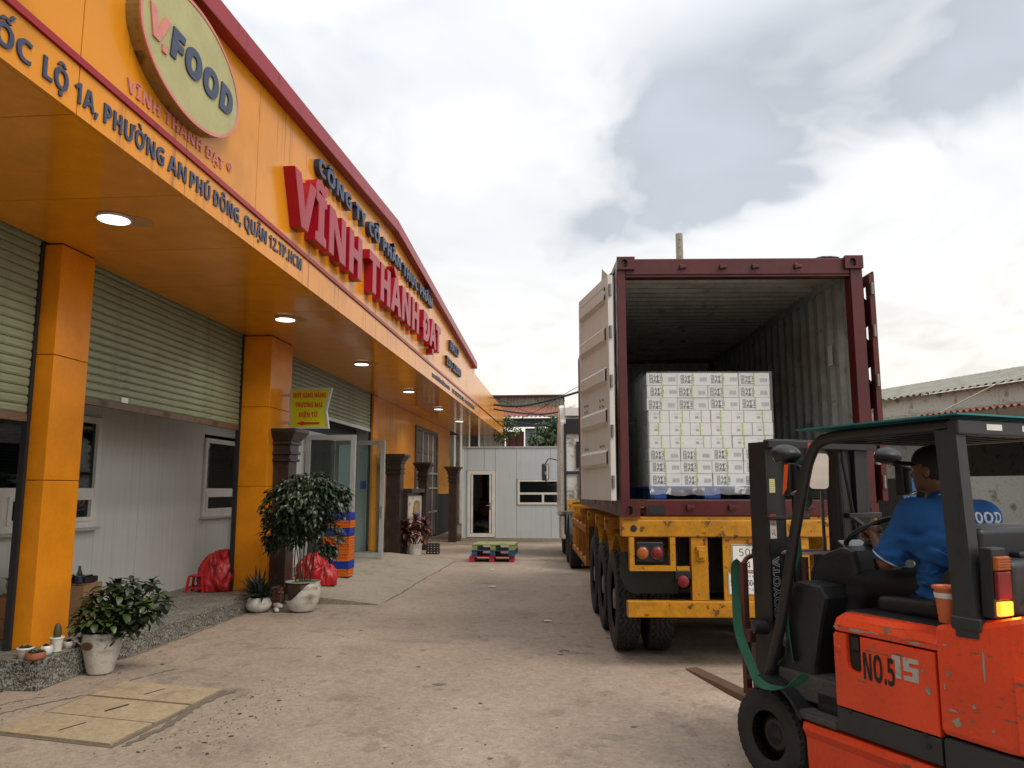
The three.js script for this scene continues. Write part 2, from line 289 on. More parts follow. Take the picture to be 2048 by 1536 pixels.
const smin = (a, b, k) => { const h = Math.max(k - Math.abs(a - b), 0) / k; return Math.min(a, b) - h * h * k * 0.25; };
const ell = (c, r) => (x, y, z) => { const a = (x - c[0]) / r[0], b = (y - c[1]) / r[1], d = (z - c[2]) / r[2], q = Math.hypot(a, b, d); return (q - 1) * Math.min(r[0], r[1], r[2]); };

function merge(list, keepUV) {
  const a = (Array.isArray(list) ? list : [list]).map((g) => { let h = g.index ? g.toNonIndexed() : g; if (!keepUV) uvBox(h); for (const k of Object.keys(h.attributes)) if (!['position', 'normal', 'uv', 'color'].includes(k)) h.deleteAttribute(k); return h; });
  return a.length === 1 ? a[0] : mergeGeometries(a);
}
const taken = new Map();
function numbered(n) { const k = taken.get(n) || 0; taken.set(n, k + 1); return k ? n + '_' + String(k).padStart(3, '0') : n; }
function mesh(name, geos, m, parent, keepUV = false) {
  const o = new THREE.Mesh(merge(geos, keepUV), m); o.name = parent ? name : numbered(name); o.castShadow = o.receiveShadow = true; (parent || scene).add(o); return o;
}
const inst = (name, g, m, parent, p, r, s) => { const o = new THREE.Mesh(g, m); o.name = parent ? name : numbered(name); o.castShadow = o.receiveShadow = true; if (p) o.position.set(...p); if (r) o.rotation.set(...r); if (s) o.scale.set(...s); (parent || scene).add(o); return o; };
function tag(o, label, category, group) { o.userData.label = label; o.userData.category = category; if (group) o.userData.group = group; return o; }
function thing(name, label, category, p = [0, 0, 0], turn = 0, group) { const o = new THREE.Group(); o.name = numbered(name); o.position.set(...p); o.rotation.y = turn; scene.add(o); return tag(o, label, category, group); }
function struct(name, geos, m, keepUV) { const o = mesh(name, geos, m, null, keepUV); o.userData.kind = 'structure'; return o; }
// part of an unturned thing, written in world metres
const wp = (name, geos, m, t, parent, keepUV) => mesh(name, (Array.isArray(geos) ? geos : [geos]).map((g) => g.translate(-t.position.x, -t.position.y, -t.position.z)), m, parent || t, keepUV);

// lettering: glyphs the font lacks are a base letter plus marks
const font = await new FontLoader().loadAsync('fonts/droid/droid_sans_bold.typeface.json');
const VN = { 'Ố': 'Ô/', 'Ộ': 'Ô.', 'Ư': 'U^', 'Ờ': 'O^`', 'Ậ': 'Â.', 'Ạ': 'A.', 'Ổ': 'Ô?', 'Ầ': 'Â`', 'Ự': 'U^.', 'Ẩ': 'Â?', 'Ơ': 'O^', 'Ệ': 'Ê.', 'Ử': 'U^?' };
const glyphs = new Map();
function glyph(ch, depth, bevel) { // cap height 0.992 at size 1
  const key = ch + depth + '/' + bevel; if (glyphs.has(key)) return glyphs.get(key);
  const d = VN[ch] || ch, base = d[0], set = { font, size: 1, depth, curveSegments: 4, bevelEnabled: bevel > 0, bevelThickness: 0.02, bevelSize: bevel, bevelSegments: 1, bevelOffset: 0 };
  const list = [new TextGeometry(base, set)], adv = font.data.glyphs[base].ha / font.data.resolution; const cx = adv / 2;
  for (const k of d.slice(1)) {
    const top = base === 'O' || base === 'U' ? 1.10 : 1.36, mk = (p, x = cx, y = 0) => ext(p.map(([a, c]) => [x + a * 1.39, y + c * 1.39]), depth);
    if (k === '.') list.push(mk([[-0.075, -0.21], [0.075, -0.21], [0.075, -0.07], [-0.075, -0.07]]));
    if (k === '/') list.push(mk([[0.12, -0.06], [0.2, -0.06], [0.34, 0.13], [0.21, 0.13]], cx, top));
    if (k === '`') list.push(mk([[0.10, -0.02], [0.02, -0.02], [-0.15, 0.16], [-0.01, 0.16]], cx, top));
    if (k === '?') list.push(mk([[0, 0], [0.09, 0], [0.09, 0.05], [0.17, 0.11], [0.17, 0.2], [0.08, 0.26], [-0.06, 0.25], [-0.06, 0.19], [0.06, 0.18], [0.07, 0.14], [0, 0.09]], cx + (top > 1.2 ? 0.2 : -0.04), top - 0.08));
    if (k === '^') list.push(mk([[-0.12, 0.60], [-0.03, 0.64], [-0.02, 0.76], [0.1, 0.76], [0.09, 0.62], [0.02, 0.55], [-0.1, 0.52]], adv));
  }
  const g = merge(list); const r = { g, adv: adv + (d.includes('^') ? 0.07 : 0) }; glyphs.set(key, r); return r;
}
// a line of letters from 0 to `width` along x, capitals `h` high; each letter one part
function letters(parent, text, width, h, m, depth, { z = 0, x0 = 0, y0 = 0, bevel = 0, gap = 0, name = 'letter', slant = 0 } = {}) {
  let tot = 0; for (const c of text) tot += (c === ' ' ? 0.36 : glyph(c, 1, bevel).adv) + gap;
  const sx = width / tot, sy = h / 0.992; let x = x0;
  for (const c of text) {
    const q = c === ' ' ? null : glyph(c, 1, bevel);
    if (q) { const o = inst(name, slant ? q.g.clone().applyMatrix4(new THREE.Matrix4().makeShear(0, 0, slant, 0, 0, 0)) : q.g, m, parent, [x, y0, z], null, [sx, sy, depth]); o.userData = {}; }
    x += ((q ? q.adv : 0.36) + gap) * sx;
  }
}
function canvasTex(w, h, draw) { const c = document.createElement('canvas'); c.width = w; c.height = h; const k = c.getContext('2d'); draw(k, w, h); const t = new THREE.CanvasTexture(c); t.colorSpace = THREE.SRGBColorSpace; t.magFilter = THREE.LinearFilter; return t; }
const decalMat = (t, rough = 0.6) => new THREE.MeshStandardMaterial({ map: t, roughness: rough });
// thin printed plate facing +z, its print on the front
function plate(name, w, h, d, t, parent, p, r, rough) {
  const o = new THREE.Mesh(new THREE.BoxGeometry(w, h, d), decalMat(t, rough)); o.name = parent ? name : numbered(name); o.castShadow = o.receiveShadow = true; if (p) o.position.set(...p); if (r) o.rotation.set(...r); (parent || scene).add(o); return o;
}
// ---------- ground ----------
{
  const xs = [], zs = [];
  for (const v of [-160, -90, -50, -30, -20, -14, -10, -8]) xs.push(v); for (let x = -6.4; x <= 7; x += 0.14) xs.push(x); for (const v of [8.5, 10, 14, 20, 30, 50, 90, 160]) xs.push(v);
  for (const v of [60, 30, 15, 8, 4, 1, -1, -2]) zs.push(v); for (let z = -3; z >= -27; z -= 0.14) zs.push(z); for (const v of [-30, -36, -45, -60, -90, -150, -260]) zs.push(v);
  const P = [], C = [], U = [], I = [], nx = xs.length;
  for (const z of zs) for (const x of xs) {
    P.push(x, 0, z); U.push(x + 0.37 * z * 0.1, z);
    const a = fbm(x * 0.45 + 40, z * 0.45 + 80, 4, 301), b = fbm(x * 1.7 + 9, z * 1.2, 4, 305), c = fbm(x * 0.9 + 70, z * 2.4 + 5, 4, 309);
    let l = 0.93 + 0.14 * (a - 0.5) + 0.16 * (b - 0.5);
    l -= 0.20 * sstep(0.60, 0.70, c) * sstep(0.45, 0.58, a);                                        // oil and tyre stains
    const far = sstep(-17.6, -19.4, z + 0.9 * (b - 0.5) * 2) * sstep(0.8, 0.0, x) ;                  // damp patch before the hut
    l *= 1 - 0.34 * far * sstep(0.36, 0.6, fbm(x * 0.6 + 3, z * 0.8 + 2, 4, 317));
    const wear = sstep(0.60, 0.72, fbm(x * 0.7 + 13, z * 0.35 + 31, 4, 321)); l += 0.10 * wear;      // pale cement dust
    C.push(0.555 * l, 0.487 * l * (1 - 0.01 * wear), 0.425 * l * (1 + 0.02 * wear));
  }
  for (let j = 0; j < zs.length - 1; j++) for (let i = 0; i < nx - 1; i++) { const a = j * nx + i; I.push(a, a + 1, a + nx, a + 1, a + nx + 1, a + nx); }
  const g = new THREE.BufferGeometry(); g.setAttribute('position', new THREE.Float32BufferAttribute(P, 3)); g.setAttribute('color', new THREE.Float32BufferAttribute(C, 3)); g.setAttribute('uv', new THREE.Float32BufferAttribute(U, 2)); g.setIndex(I); g.computeVertexNormals();
  const m = mat([1, 1, 1], 0.88, { map: T.concrete, bump: T.concreteBump, bs: 0.006 }); m.vertexColors = true;
  const o = new THREE.Mesh(g, m); o.name = 'ground'; o.receiveShadow = true; o.userData.kind = 'structure'; scene.add(o);
}
const side = (pts, depth, X, bevel = 0) => xf(ext(pts, depth, bevel), [X, 0, 0], [0, Math.PI / 2, 0]); // outline in (-z, y), pulled from X towards +x

// concrete ramp up to the doorway
struct('concrete_ramp', [xf(ext([[-5.5, 0], [-2.86, 0], [-2.9, 0.012], [-4.42, 0.165], [-5.5, 0.17]], 7.2), [0, 0, -18.6])], M.concreteSlab);
// granite steps along the shop front
struct('granite_step', [bb(-4.52, -9, 0.001, 0.19, -7.06, -11.32, 0.006), bb(-4.9, -9, 0.002, 0.188, -11.3, -19.0)], M.granite);
struct('granite_step', [bb(-4.51, -5.3, 0.001, 0.25, -6.39, -7.06, 0.006)], M.granite);
struct('granite_step', [bb(-4.78, -9, 0.001, 0.186, -7.05, 3.5, 0.006)], M.granite);

// drain: three concrete cover slabs in a joint
{
  const A = V(-3.045, 0, -5.10), ux = V(-1.02, 0, -0.21), uz = V(0.035, 0, -0.475);
  const t = thing('drain_cover', 'three pale concrete drain cover slabs set in the yard floor', 'drain cover', [A.x - 0.5, 0, A.z - 0.8]);
  const quad = (o, a, b, h0, h1, i = 0) => { const q = [o.clone().addScaledVector(a, i).addScaledVector(b, i), o.clone().addScaledVector(a, 1 - i).addScaledVector(b, i), o.clone().addScaledVector(a, 1 - i).addScaledVector(b, 1 - i), o.clone().addScaledVector(a, i).addScaledVector(b, 1 - i)]; return xf(ext(q.map((p) => [p.x, -p.z]), h1 - h0), [0, h0, 0], [-Math.PI / 2, 0, 0]); };
  wp('drain_joint', quad(A, ux, uz.clone().multiplyScalar(3.02), 0.001, 0.004, -0.012), mat([0.17, 0.135, 0.10], 0.95, { map: T.dirt }), t);
  for (let k = 0; k < 3; k++) {
    const o = A.clone().addScaledVector(uz, k * 1.005), s = wp('slab', quad(o, ux, uz, 0.003, 0.018 - 0.004 * (k === 1), 0.026), M.drainSlab, t);
    const c = o.clone().addScaledVector(ux, 0.52).addScaledVector(uz, 0.5);
    wp('lifting_slot', xf(bb(-0.10, 0.10, 0.012, 0.0205, -0.007, 0.007), [c.x, 0, c.z], [0, 1.2, 0]), M.joint, t, s);
  }
}
// cracks in the yard, dirt-filled
function crack(name, pts, w, label) {
  const c = new THREE.CatmullRomCurve3(pts.map((p) => V(p[0], 0, p[1]))), P = [], I = [], n = pts.length * 14;
  for (let i = 0; i <= n; i++) { const p = c.getPoint(i / n), d = c.getTangent(i / n), s = V(-d.z, 0, d.x), j = (fbm(i * 0.6, pts[0][0] * 9, 3, 401) - 0.5) * 0.07, ww = w * (0.35 + 1.3 * fbm(i * 0.45, 3, 3, 409)) * Math.min(1, Math.min(i, n - i) / 3 + 0.1); for (const q of [-1, 1]) P.push(p.x + s.x * (j + q * ww / 2), 0.004, p.z + s.z * (j + q * ww / 2)); if (i) I.push(2 * i - 2, 2 * i - 1, 2 * i, 2 * i - 1, 2 * i + 1, 2 * i); }
  const g = new THREE.BufferGeometry(); g.setAttribute('position', new THREE.Float32BufferAttribute(P, 3)); g.setIndex(I); g.computeVertexNormals();
  const o = struct(name, g, mat([0.15, 0.12, 0.095], 0.95)); o.userData.label = label;
}
crack('ground_crack', [[-4.42, -5.45], [-4.25, -5.95], [-4.02, -6.35], [-3.9, -6.9], [-3.75, -7.3]], 0.014, 'dirty crack in the yard floor between step and drain');
crack('ground_crack', [[-4.9, -5.3], [-4.62, -5.75], [-4.45, -6.1], [-4.3, -6.25]], 0.012, 'dirty crack in the yard floor below the granite step');
crack('ground_crack', [[-2.88, -11.5], [-2.84, -12.8], [-2.86, -14.5], [-2.82, -16.4], [-2.84, -18.4]], 0.03, 'ragged dirty joint along the foot of the ramp');
crack('ground_crack', [[-2.98, -5.1], [-2.93, -5.6], [-2.95, -6.1], [-2.86, -6.62]], 0.05, 'broken dirty edge beside the drain covers');
crack('ground_crack', [[-4.5, -7.6], [-4.48, -8.7], [-4.49, -10.0], [-4.47, -11.2]], 0.03, 'dirty joint where the yard meets the granite step');

// ---------- factory building ----------
const FX = -3.12, SY = 4.03;
const B = thing('factory_building', 'orange clad factory front with a low red-edged gable and roller shutters', 'building', [-5, 0, -15]);
{
  const PK = 12.65, lowTop = (a) => a < 24.0 ? 6.16 - 0.064 * Math.abs(a - PK) : 5.3 - 0.015 * (a - 24.0), trTop = (a) => 6.30 - 0.064 * Math.abs(a - PK), trLow = (a) => trTop(a) - 0.2;
  wp('fascia_backing', [side([[-3, SY + 0.02], [34, SY + 0.02], [34, 5.1], [24.0, 5.2], [24.0, 5.4], [12.65, 6.0], [-3, 5.15]], 0.06, FX - 0.09)], M.joint, B);
  for (let k = -5; k < 22; k++) {
    const a0 = 4.36 + 1.36 * k + 0.005, a1 = Math.min(a0 + 1.35, 34); if (a0 > 33.8) break;
    wp('fascia_panel', side([[a0, SY], [a1, SY], [a1, 4.352], [a0, 4.352]], 0.03, FX - 0.03), M.acm, B);
    for (const [b0, b1] of a0 < 24 && a1 > 24 ? [[a0, 23.995], [24.005, a1]] : [[a0, a1]]) {
      const pts = [[b0, 4.41], [b1, 4.41], [b1, lowTop(b1 - 0.001)]]; if (b0 < PK && b1 > PK) pts.push([PK, 6.16]); pts.push([b0, lowTop(b0 + 0.001)]);
      wp('fascia_panel', side(pts, 0.03, FX - 0.032), M.acm, B);
    }
    wp('soffit_panel', bb(-5.03, FX - 0.034, SY, SY + 0.02, -a0, -a1), M.acmSoffit, B);
  }
  wp('soffit_backing', bb(-6.1, FX - 0.1, SY + 0.03, SY + 0.08, 3, -34), M.joint, B);
  wp('red_stripe', side([[-3, 4.356], [24.6, 4.356], [24.6, 4.405], [-3, 4.405]], 0.03, FX - 0.01), M.redTrim, B);
  const tr = [];
  for (const [a0, a1] of [[-3, PK], [PK, 23.6]]) tr.push(side([[a0, trLow(a0)], [a1, trLow(a1)], [a1, trTop(a1)], [a0, trTop(a0)]], 0.2, FX - 0.09, 0.012));
  wp('gable_trim', tr, M.redTrim, B);
  wp('roof', [side([[-3, 5.1], [12.65, 6.1], [24.0, 5.4], [34, 5.1], [34, 5.0], [24.0, 5.3], [12.65, 6.0], [-3, 5.0]], 11, FX - 11.2)], M.tin, B);
  wp('end_wall', bb(-14, FX - 0.1, SY + 0.09, 5.1, -33.9, -34), M.acm, B);

  // columns clad in orange panels
  for (const [x0, x1, z0, z1, y0, ys, lab] of [[-5.1, -4.885, -6.79, -7.30, 0.25, [1.76, 2.94], 1], [-5.1, -4.62, -11.32, -12.2, 0.19, [1.72, 2.92], 2], [-5.1, -5.0, -18.85, -19.25, 0.19, [1.72, 2.92], 3]]) {
    const c = wp('column', bb(x0 + 0.012, x1 - 0.012, y0, SY, z0 - 0.012, z1 + 0.012), M.joint, B);
    const cuts = [y0, ...ys, SY - 0.012]; for (let i = 0; i < cuts.length - 1; i++) wp('cladding_panel', bb(x0, x1, cuts[i] + (i ? 0.003 : 0.001), cuts[i + 1] - 0.003, z0, z1, 0.006), M.acmCol, B, c);
  }
  // orange wall beyond the doorway with a joint between its panels
  for (const [a, b, y0] of [[-19.262, -20.75, 0.05], [-20.76, -24.1, 0.05], [-28.1, -31, 1.5]]) wp('wall_panel', bb(-5.2, -5.04, y0, SY - 0.003, a, b), M.acm, B);
  wp('wall_panel', bb(-5.2, -5.041, 3.72, SY - 0.003, -24.11, -28.09), M.acm, B);
  wp('wall_base', bb(-5.19, -5.05, 0.001, 1.49, -28.11, -31), M.dark, B);
  // roller shutters: every slat its own piece
  const slatG = merge(xf(ext([[-0.008, 0], [0.004, 0.006], [0.012, 0.022], [0.012, 0.062], [0.004, 0.078], [-0.008, 0.084], [-0.012, 0.084], [0, 0.076], [0.007, 0.06], [0.007, 0.024], [0, 0.008], [-0.012, 0.001]], 1), [0, 0, -0.5]));
  for (const [z0, z1, yb, X, rail] of [[2.5, -6.76, 2.30, -5.07, M.slatRail], [-7.33, -11.28, 2.56, -5.07, M.slatRail], [-12.24, -18.8, 3.09, -5.07, M.alu]]) {
    const L = Math.abs(z1 - z0), s = wp('roller_shutter', [bb(X - 0.02, X + 0.02, yb, yb + 0.07, z0, z1), bb(X - 0.028, X - 0.006, yb, yb + 0.02, z0, z1)], rail, B); s.userData.label = 'pale green roller shutter part way down';
    for (let y = yb + 0.07; y < SY - 0.02; y += 0.0845) inst('slat', slatG, M.slat, s, [X + 5, y, (z0 + z1) / 2 + 15], null, [1, 1, L]);
    for (const zz of [z0 - 0.02, z1 + 0.02]) wp('guide_rail', bb(X - 0.03, X + 0.03, 0.19, SY - 0.01, zz - 0.02, zz + 0.02), M.dark, B, s);
    if (z0 < 0) wp('label_tag', bb(X + 0.021, X + 0.024, yb + 0.08, yb + 0.14, z0 - 0.85, z0 - 0.98), M.paper, B, s);
  }
  // white sandwich-panel wall behind the shutters, with window openings
  const WX = -5.95, wallP = (z0, z1, y0, y1, x = WX, m = M.whitePanel) => wp('wall_panel', bb(x - 0.06, x, y0, y1, z0 - 0.003, z1 + 0.003), m, B);
  for (const z of [3, 1.2, 0, -1.2, -2.4, -3.6, -4.8]) wallP(z, z - 1.2 - (z === 3 ? 0.6 : 0), 0.19, SY);
  for (const [a, b] of [[-6, -7.2], [-7.2, -8.2], [-8.2, -9.25], [-12.0, -13.25]]) { wallP(a, b, 0.19, 1.22); wallP(a, b, 2.56, SY); }
  for (const [a, b] of [[-9.25, -10.2], [-10.2, -11.15], [-11.15, -12.0], [-13.25, -14]]) wallP(a, b, 0.19, SY);
  const win = (z0, z1, y0, y1, mids) => {
    const f = 0.075, fr = [bb(WX - 0.03, WX + 0.035, y0, y0 + f, z0, z1), bb(WX - 0.03, WX + 0.035, y1 - f, y1, z0, z1), bb(WX - 0.03, WX + 0.033, y0 + f, y1 - f, z0, z0 - f), bb(WX - 0.03, WX + 0.033, y0 + f, y1 - f, z1 + f, z1), bb(WX - 0.03, WX + 0.03, 1.60, 1.69, z0 - f, z1 + f)];
    for (const m of mids) fr.push(bb(WX - 0.03, WX + 0.028, y0 + f, 1.6, m - 0.05, m + 0.05));
    const w = wp('window', fr, M.upvc, B);
    wp('pane', bb(WX - 0.012, WX - 0.006, 1.69, y1 - f, z0 - f, z1 + f), M.glassDark, B, w);
    const es = [z0 - f, ...mids.flatMap((m) => [m + 0.05, m - 0.05]), z1 + f];
    for (let i = 0; i < es.length; i += 2) { const a = es[i], b = es[i + 1]; wp('sash', [bb(WX - 0.02, WX + 0.045, y0 + f, y0 + f + 0.05, a, b), bb(WX - 0.02, WX + 0.045, 1.55, 1.6, a, b), bb(WX - 0.02, WX + 0.043, y0 + f + 0.05, 1.55, a, a - 0.06), bb(WX - 0.02, WX + 0.043, y0 + f + 0.05, 1.55, b + 0.06, b)], M.upvc, B, w); wp('pane', bb(WX - 0.004, WX + 0.002, y0 + f + 0.05, 1.55, a - 0.06, b + 0.06), M.glassDark, B, w); }
    wp('sill', bb(WX + 0.001, WX + 0.075, y0 - 0.035, y0 - 0.001, z0 + 0.04, z1 - 0.04), M.alu, B, w);
    for (let y = 1.72; y < y1 - f; y += 0.034) wp('blind_slat', xf(bb(-0.014, 0.014, -0.001, 0.001, z0 - f, z1 + f), [WX - 0.09, y, 0], [0, 0, 0.5]), M.blind, B, w);
  };
  win(-6.02, -9.23, 1.22, 2.56, [-7.65]); win(-12.0, -13.25, 1.24, 2.50, []);
  // rooms behind
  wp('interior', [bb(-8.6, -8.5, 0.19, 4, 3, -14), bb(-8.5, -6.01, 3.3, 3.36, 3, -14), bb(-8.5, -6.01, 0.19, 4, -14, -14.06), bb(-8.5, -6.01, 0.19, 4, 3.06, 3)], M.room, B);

  // glazed entrance: frame, two tall leaves standing open
  const EX = -5.42;
  wp('wall_panel', bb(EX - 0.06, EX, 0.17, 2.78, -13.3, -15.13), M.whitePanel, B); wp('wall_panel', bb(EX - 0.06, EX, 0.17, 2.78, -17.17, -18.84), M.roomWall, B);
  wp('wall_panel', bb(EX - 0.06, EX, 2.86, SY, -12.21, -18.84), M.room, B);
  wp('wall_panel', bb(-5.95, EX - 0.06, 0.19, SY, -13.24, -13.30), M.whitePanel, B);
  wp('interior', [bb(-8.0, -7.9, 0.17, 4, -13.31, -19.4), bb(-8.0, EX - 0.07, 0.17, 4, -19.3, -19.36), bb(-8, EX - 0.07, 3.2, 3.26, -13.31, -19.3), bb(-8, EX - 0.07, 0.165, 0.186, -13.31, -19.3)], M.roomWall, B);
  const de = wp('door_frame', [bb(EX - 0.07, EX + 0.01, 0.17, 2.78, -15.08, -15.16), bb(EX - 0.07, EX + 0.01, 0.17, 2.78, -17.08, -17.16), bb(EX - 0.07, EX + 0.012, 2.76, 2.86, -13.3, -18.84)], M.alu, B);
  const leaf = (x0, x1, z, y0, hinge) => {
    const w = x1 - x0, f = 0.10, y1 = 2.76, d = wp('door', [bb(x0, x0 + f, y0, y1, z - 0.028, z + 0.028, 0.006), bb(x1 - f, x1, y0, y1, z - 0.028, z + 0.028, 0.006), bb(x0 + f, x1 - f, y1 - f, y1, z - 0.026, z + 0.026), bb(x0 + f, x1 - f, y0, y0 + f, z - 0.026, z + 0.026)], M.alu, B);
    wp('pane', bb(x0 + f, x1 - f, y0 + f, y1 - f, z - 0.004, z + 0.004), M.glassClear, B, d);
    wp('handle', [bb(x1 - 0.075, x1 - 0.035, 1.05, 1.3, z + 0.029, z + 0.042), rod([x1 - 0.055, 1.22, z + 0.075], [x1 - 0.2, 1.22, z + 0.075], 0.011), rod([x1 - 0.055, 1.22, z + 0.03], [x1 - 0.055, 1.22, z + 0.08], 0.011)], M.chrome, B, d);
    for (const y of [0.5, 1.5, 2.5]) wp('hinge', rod([x0 - 0.006, y - 0.06, z + 0.02], [x0 - 0.006, y + 0.06, z + 0.02], 0.014), M.alu, B, d);
  };
  leaf(-5.40, -4.37, -15.17, 0.185); leaf(-5.38, -4.24, -17.05, 0.185);
  wp('wall_panel', bb(EX - 0.06, -5.101, 0.17, SY, -18.86, -18.95), M.roomWall, B); wp('wall_notice', bb(-5.29, -5.15, 1.68, 1.88, -18.855, -18.849), M.crateBlue, B); 
  // second, inner glazed partition seen through the doorway
  wp('inner_partition', [bb(-6.9, -6.84, 0.187, 2.5, -14.4, -14.48), bb(-6.9, -6.84, 0.187, 2.5, -16.2, -16.28), bb(-6.9, -6.84, 2.42, 2.5, -14.48, -16.2), bb(-6.9, -6.84, 1.0, 1.08, -14.48, -16.2)], M.upvc, B);

  // steel grid door in the orange wall
  const gz0 = -24.12, gz1 = -28.08, gd = wp('steel_door', [bb(-5.1, -5.0, 0.05, 3.71, gz0, gz0 - 0.16), bb(-5.1, -5.0, 0.05, 3.71, gz1 + 0.16, gz1), bb(-5.1, -5.002, 3.56, 3.71, gz0 - 0.16, gz1 + 0.16), bb(-5.1, -5.002, 2.86, 3.0, gz0 - 0.16, gz1 + 0.16)], mat([0.12, 0.105, 0.095], 0.5, { map: T.fine }), B);
  for (let i = 0; i < 4; i++) for (const [y0, y1] of [[0.06, 0.88], [0.9, 1.68], [1.74, 2.85], [3.0, 3.55]]) { const a = gz0 - 0.17 - i * 0.905; wp('door_panel', bb(-5.09, -5.03, y0, y1, a, a - 0.89), mat([0.16, 0.125, 0.10], 0.35, { map: T.fine }), B, gd); }
  for (let i = 1; i < 4; i++) wp('grille_bar', bb(-5.02, -4.985, 0.06, 3.55, gz0 - 0.165 - i * 0.905 + 0.03, gz0 - 0.165 - i * 0.905 - 0.03), M.upvc, B, gd);
  for (const y of [0.89, 1.71, 2.22]) wp('grille_bar', bb(-5.02, -4.98, y - 0.03, y + 0.03, gz0 - 0.17, gz1 + 0.17), M.upvc, B, gd);
}
// round downlights under the soffit, each hung just below a round cover plate
const lampGlow = new THREE.MeshStandardMaterial({ color: 0xffffff, emissive: new THREE.Color(1, 0.98, 0.93), emissiveIntensity: 2.2, roughness: 0.4 });
['over the first orange column', 'between the first two orange columns', 'over the open glass doors', 'over the orange wall past the doors', 'over the steel grid door', 'farthest, near the hut'].forEach((w, i) => {
  const z = [-6.147, -10.161, -14.03, -18.18, -22.3, -26.4][i], t = thing('soffit_light', 'lit round white downlight under the canopy, ' + w, 'light', [-3.975, SY - 0.03, z], 0, 'round downlights under the canopy');
  mesh('housing', [cyl(0.142, 0.142, 0.022, 32, [0, 0.012, 0])], M.white, t); mesh('diffuser', cyl(0.128, 0.128, 0.004, 32, [0, -0.0015, 0]), lampGlow, t); mesh('stem', cyl(0.03, 0.03, 0.012, 10, [0, 0.026, 0]), M.white, t);
  mesh('cover_plate', cyl(0.14, 0.14, 0.005, 32, [i < 3 ? 0.13 : 0.05, 0.0265, i < 3 ? -0.12 : -0.05]), mat([0.5, 0.26, 0.1], 0.4), t);
  const s = new THREE.SpotLight(0xfff6e4, 5, 12, 1.25, 0.6); s.position.set(0, -0.02, 0); s.target.position.set(0, -4, 0); s.castShadow = true; s.shadow.radius = 6; t.add(s, s.target);
});
// ---------- signs on the fascia ----------
function fasciaSign(name, label, zc, yc, z0) { return thing(name, label, 'sign', [FX + 0.003, yc, z0], Math.PI / 2); }
{
  const sign = (name, label, y, z, tilt = 0) => { const o = thing(name, label, 'sign', [FX, y, z], Math.PI / 2); o.rotation.z = tilt; return o; };
  let t = sign('red_letter_sign', 'large raised red block letters spelling the company name on the orange gable', 4.58, -7.78, 0.014);
  letters(t, 'VĨNH THÀNH ĐẠT', 9.2, 0.56, M.redLetter, 0.13, { gap: 0.03, bevel: 0.035 });
  t = sign('navy_letter_sign', 'raised navy letters in one line above the large red letters', 5.49, -8.66, 0.012);
  letters(t, 'CÔNG TY CỔ PHẦN THỰC PHẨM', 7.6, 0.2, M.navy, 0.07, { gap: 0.05, bevel: 0.03 });
  t = sign('address_lettering', 'navy address lettering on the band below the red stripe', 4.09, -3.3, 0.016);
  for (const [w, a, b] of [['QU', 3.30, 3.60], ['ỐC', 3.63, 3.94], ['LỘ', 4.012, 4.266], ['1A,', 4.314, 4.571], ['PHƯỜNG', 4.609, 5.399], ['AN', 5.443, 5.746], ['PHÚ', 5.77, 6.153], ['ĐÔNG,', 6.191, 6.78], ['QUẬN', 6.824, 7.39], ['12.TP.HCM', 7.429, 8.40]]) letters(t, w, b - a, 0.135, M.navy, 0.012, { x0: a - 3.3 });
  t = sign('certificate_lettering', 'small navy raised letters reading HACCP near the far gable end', 5.13, -18.74, 0.02); letters(t, 'HACCP', 1.52, 0.25, M.navy, 0.06);
  t = sign('certificate_lettering', 'small navy raised letters reading ISO 22000 near the far gable end', 4.69, -18.24); letters(t, 'ISO 22000', 2.43, 0.21, M.navy, 0.06);
  t = sign('contact_lettering', 'thin navy web address lettering on the far fascia band', 4.14, -16.62); letters(t, 'www.vinhthanhdat.com.vn', 2.41, 0.11, M.navy, 0.012);
  t = sign('contact_lettering', 'thin navy telephone number lettering at the far end of the fascia band', 4.13, -19.44); letters(t, 'ĐT: 028.37 195 195 - Fax: 08.37.195.195', 4.4, 0.12, M.navy, 0.012);
  t = sign('pink_letter_sign', 'small faded pink company name below the oval sign', 4.465, -4.86, 0.03); letters(t, 'VĨNH THÀNH ĐẠT', 1.5, 0.095, M.pinkLetter, 0.01, { gap: 0.05 }); letters(t, '®', 0.1, 0.08, M.pinkLetter, 0.01, { x0: 1.56, y0: 0.04 });
  // oval box sign
  t = thing('oval_sign', 'large oval yellow box sign with a pink rim on the gable', 'sign', [FX, 5.07, -5.58], Math.PI / 2);
  mesh('box', ext(ovalPts(0.80, 0.49, 64), 0.10), M.brass, t);
  mesh('rim', ext(ovalPts(0.80, 0.49, 64), 0.012, 0, [ovalPts(0.772, 0.462, 64).reverse()]).translate(0, 0, 0.101), M.pinkLetter, t);
  mesh('face', ext(ovalPts(0.772, 0.462, 64), 0.006).translate(0, 0, 0.101), M.ovalFace, t);
  letters(t, 'V', 0.27, 0.22, M.pinkLetter, 0.012, { x0: -0.72, y0: -0.13, z: 0.108, slant: 0.12, bevel: 0.03 }); mesh('dot', bb(-0.50, -0.44, -0.18, -0.125, 0.108, 0.12), M.pinkLetter, t);
  letters(t, 'FOOD', 1.08, 0.225, M.navy, 0.012, { x0: -0.41, y0: -0.13, z: 0.108, slant: 0.1, bevel: 0.05, gap: 0.06 });
}
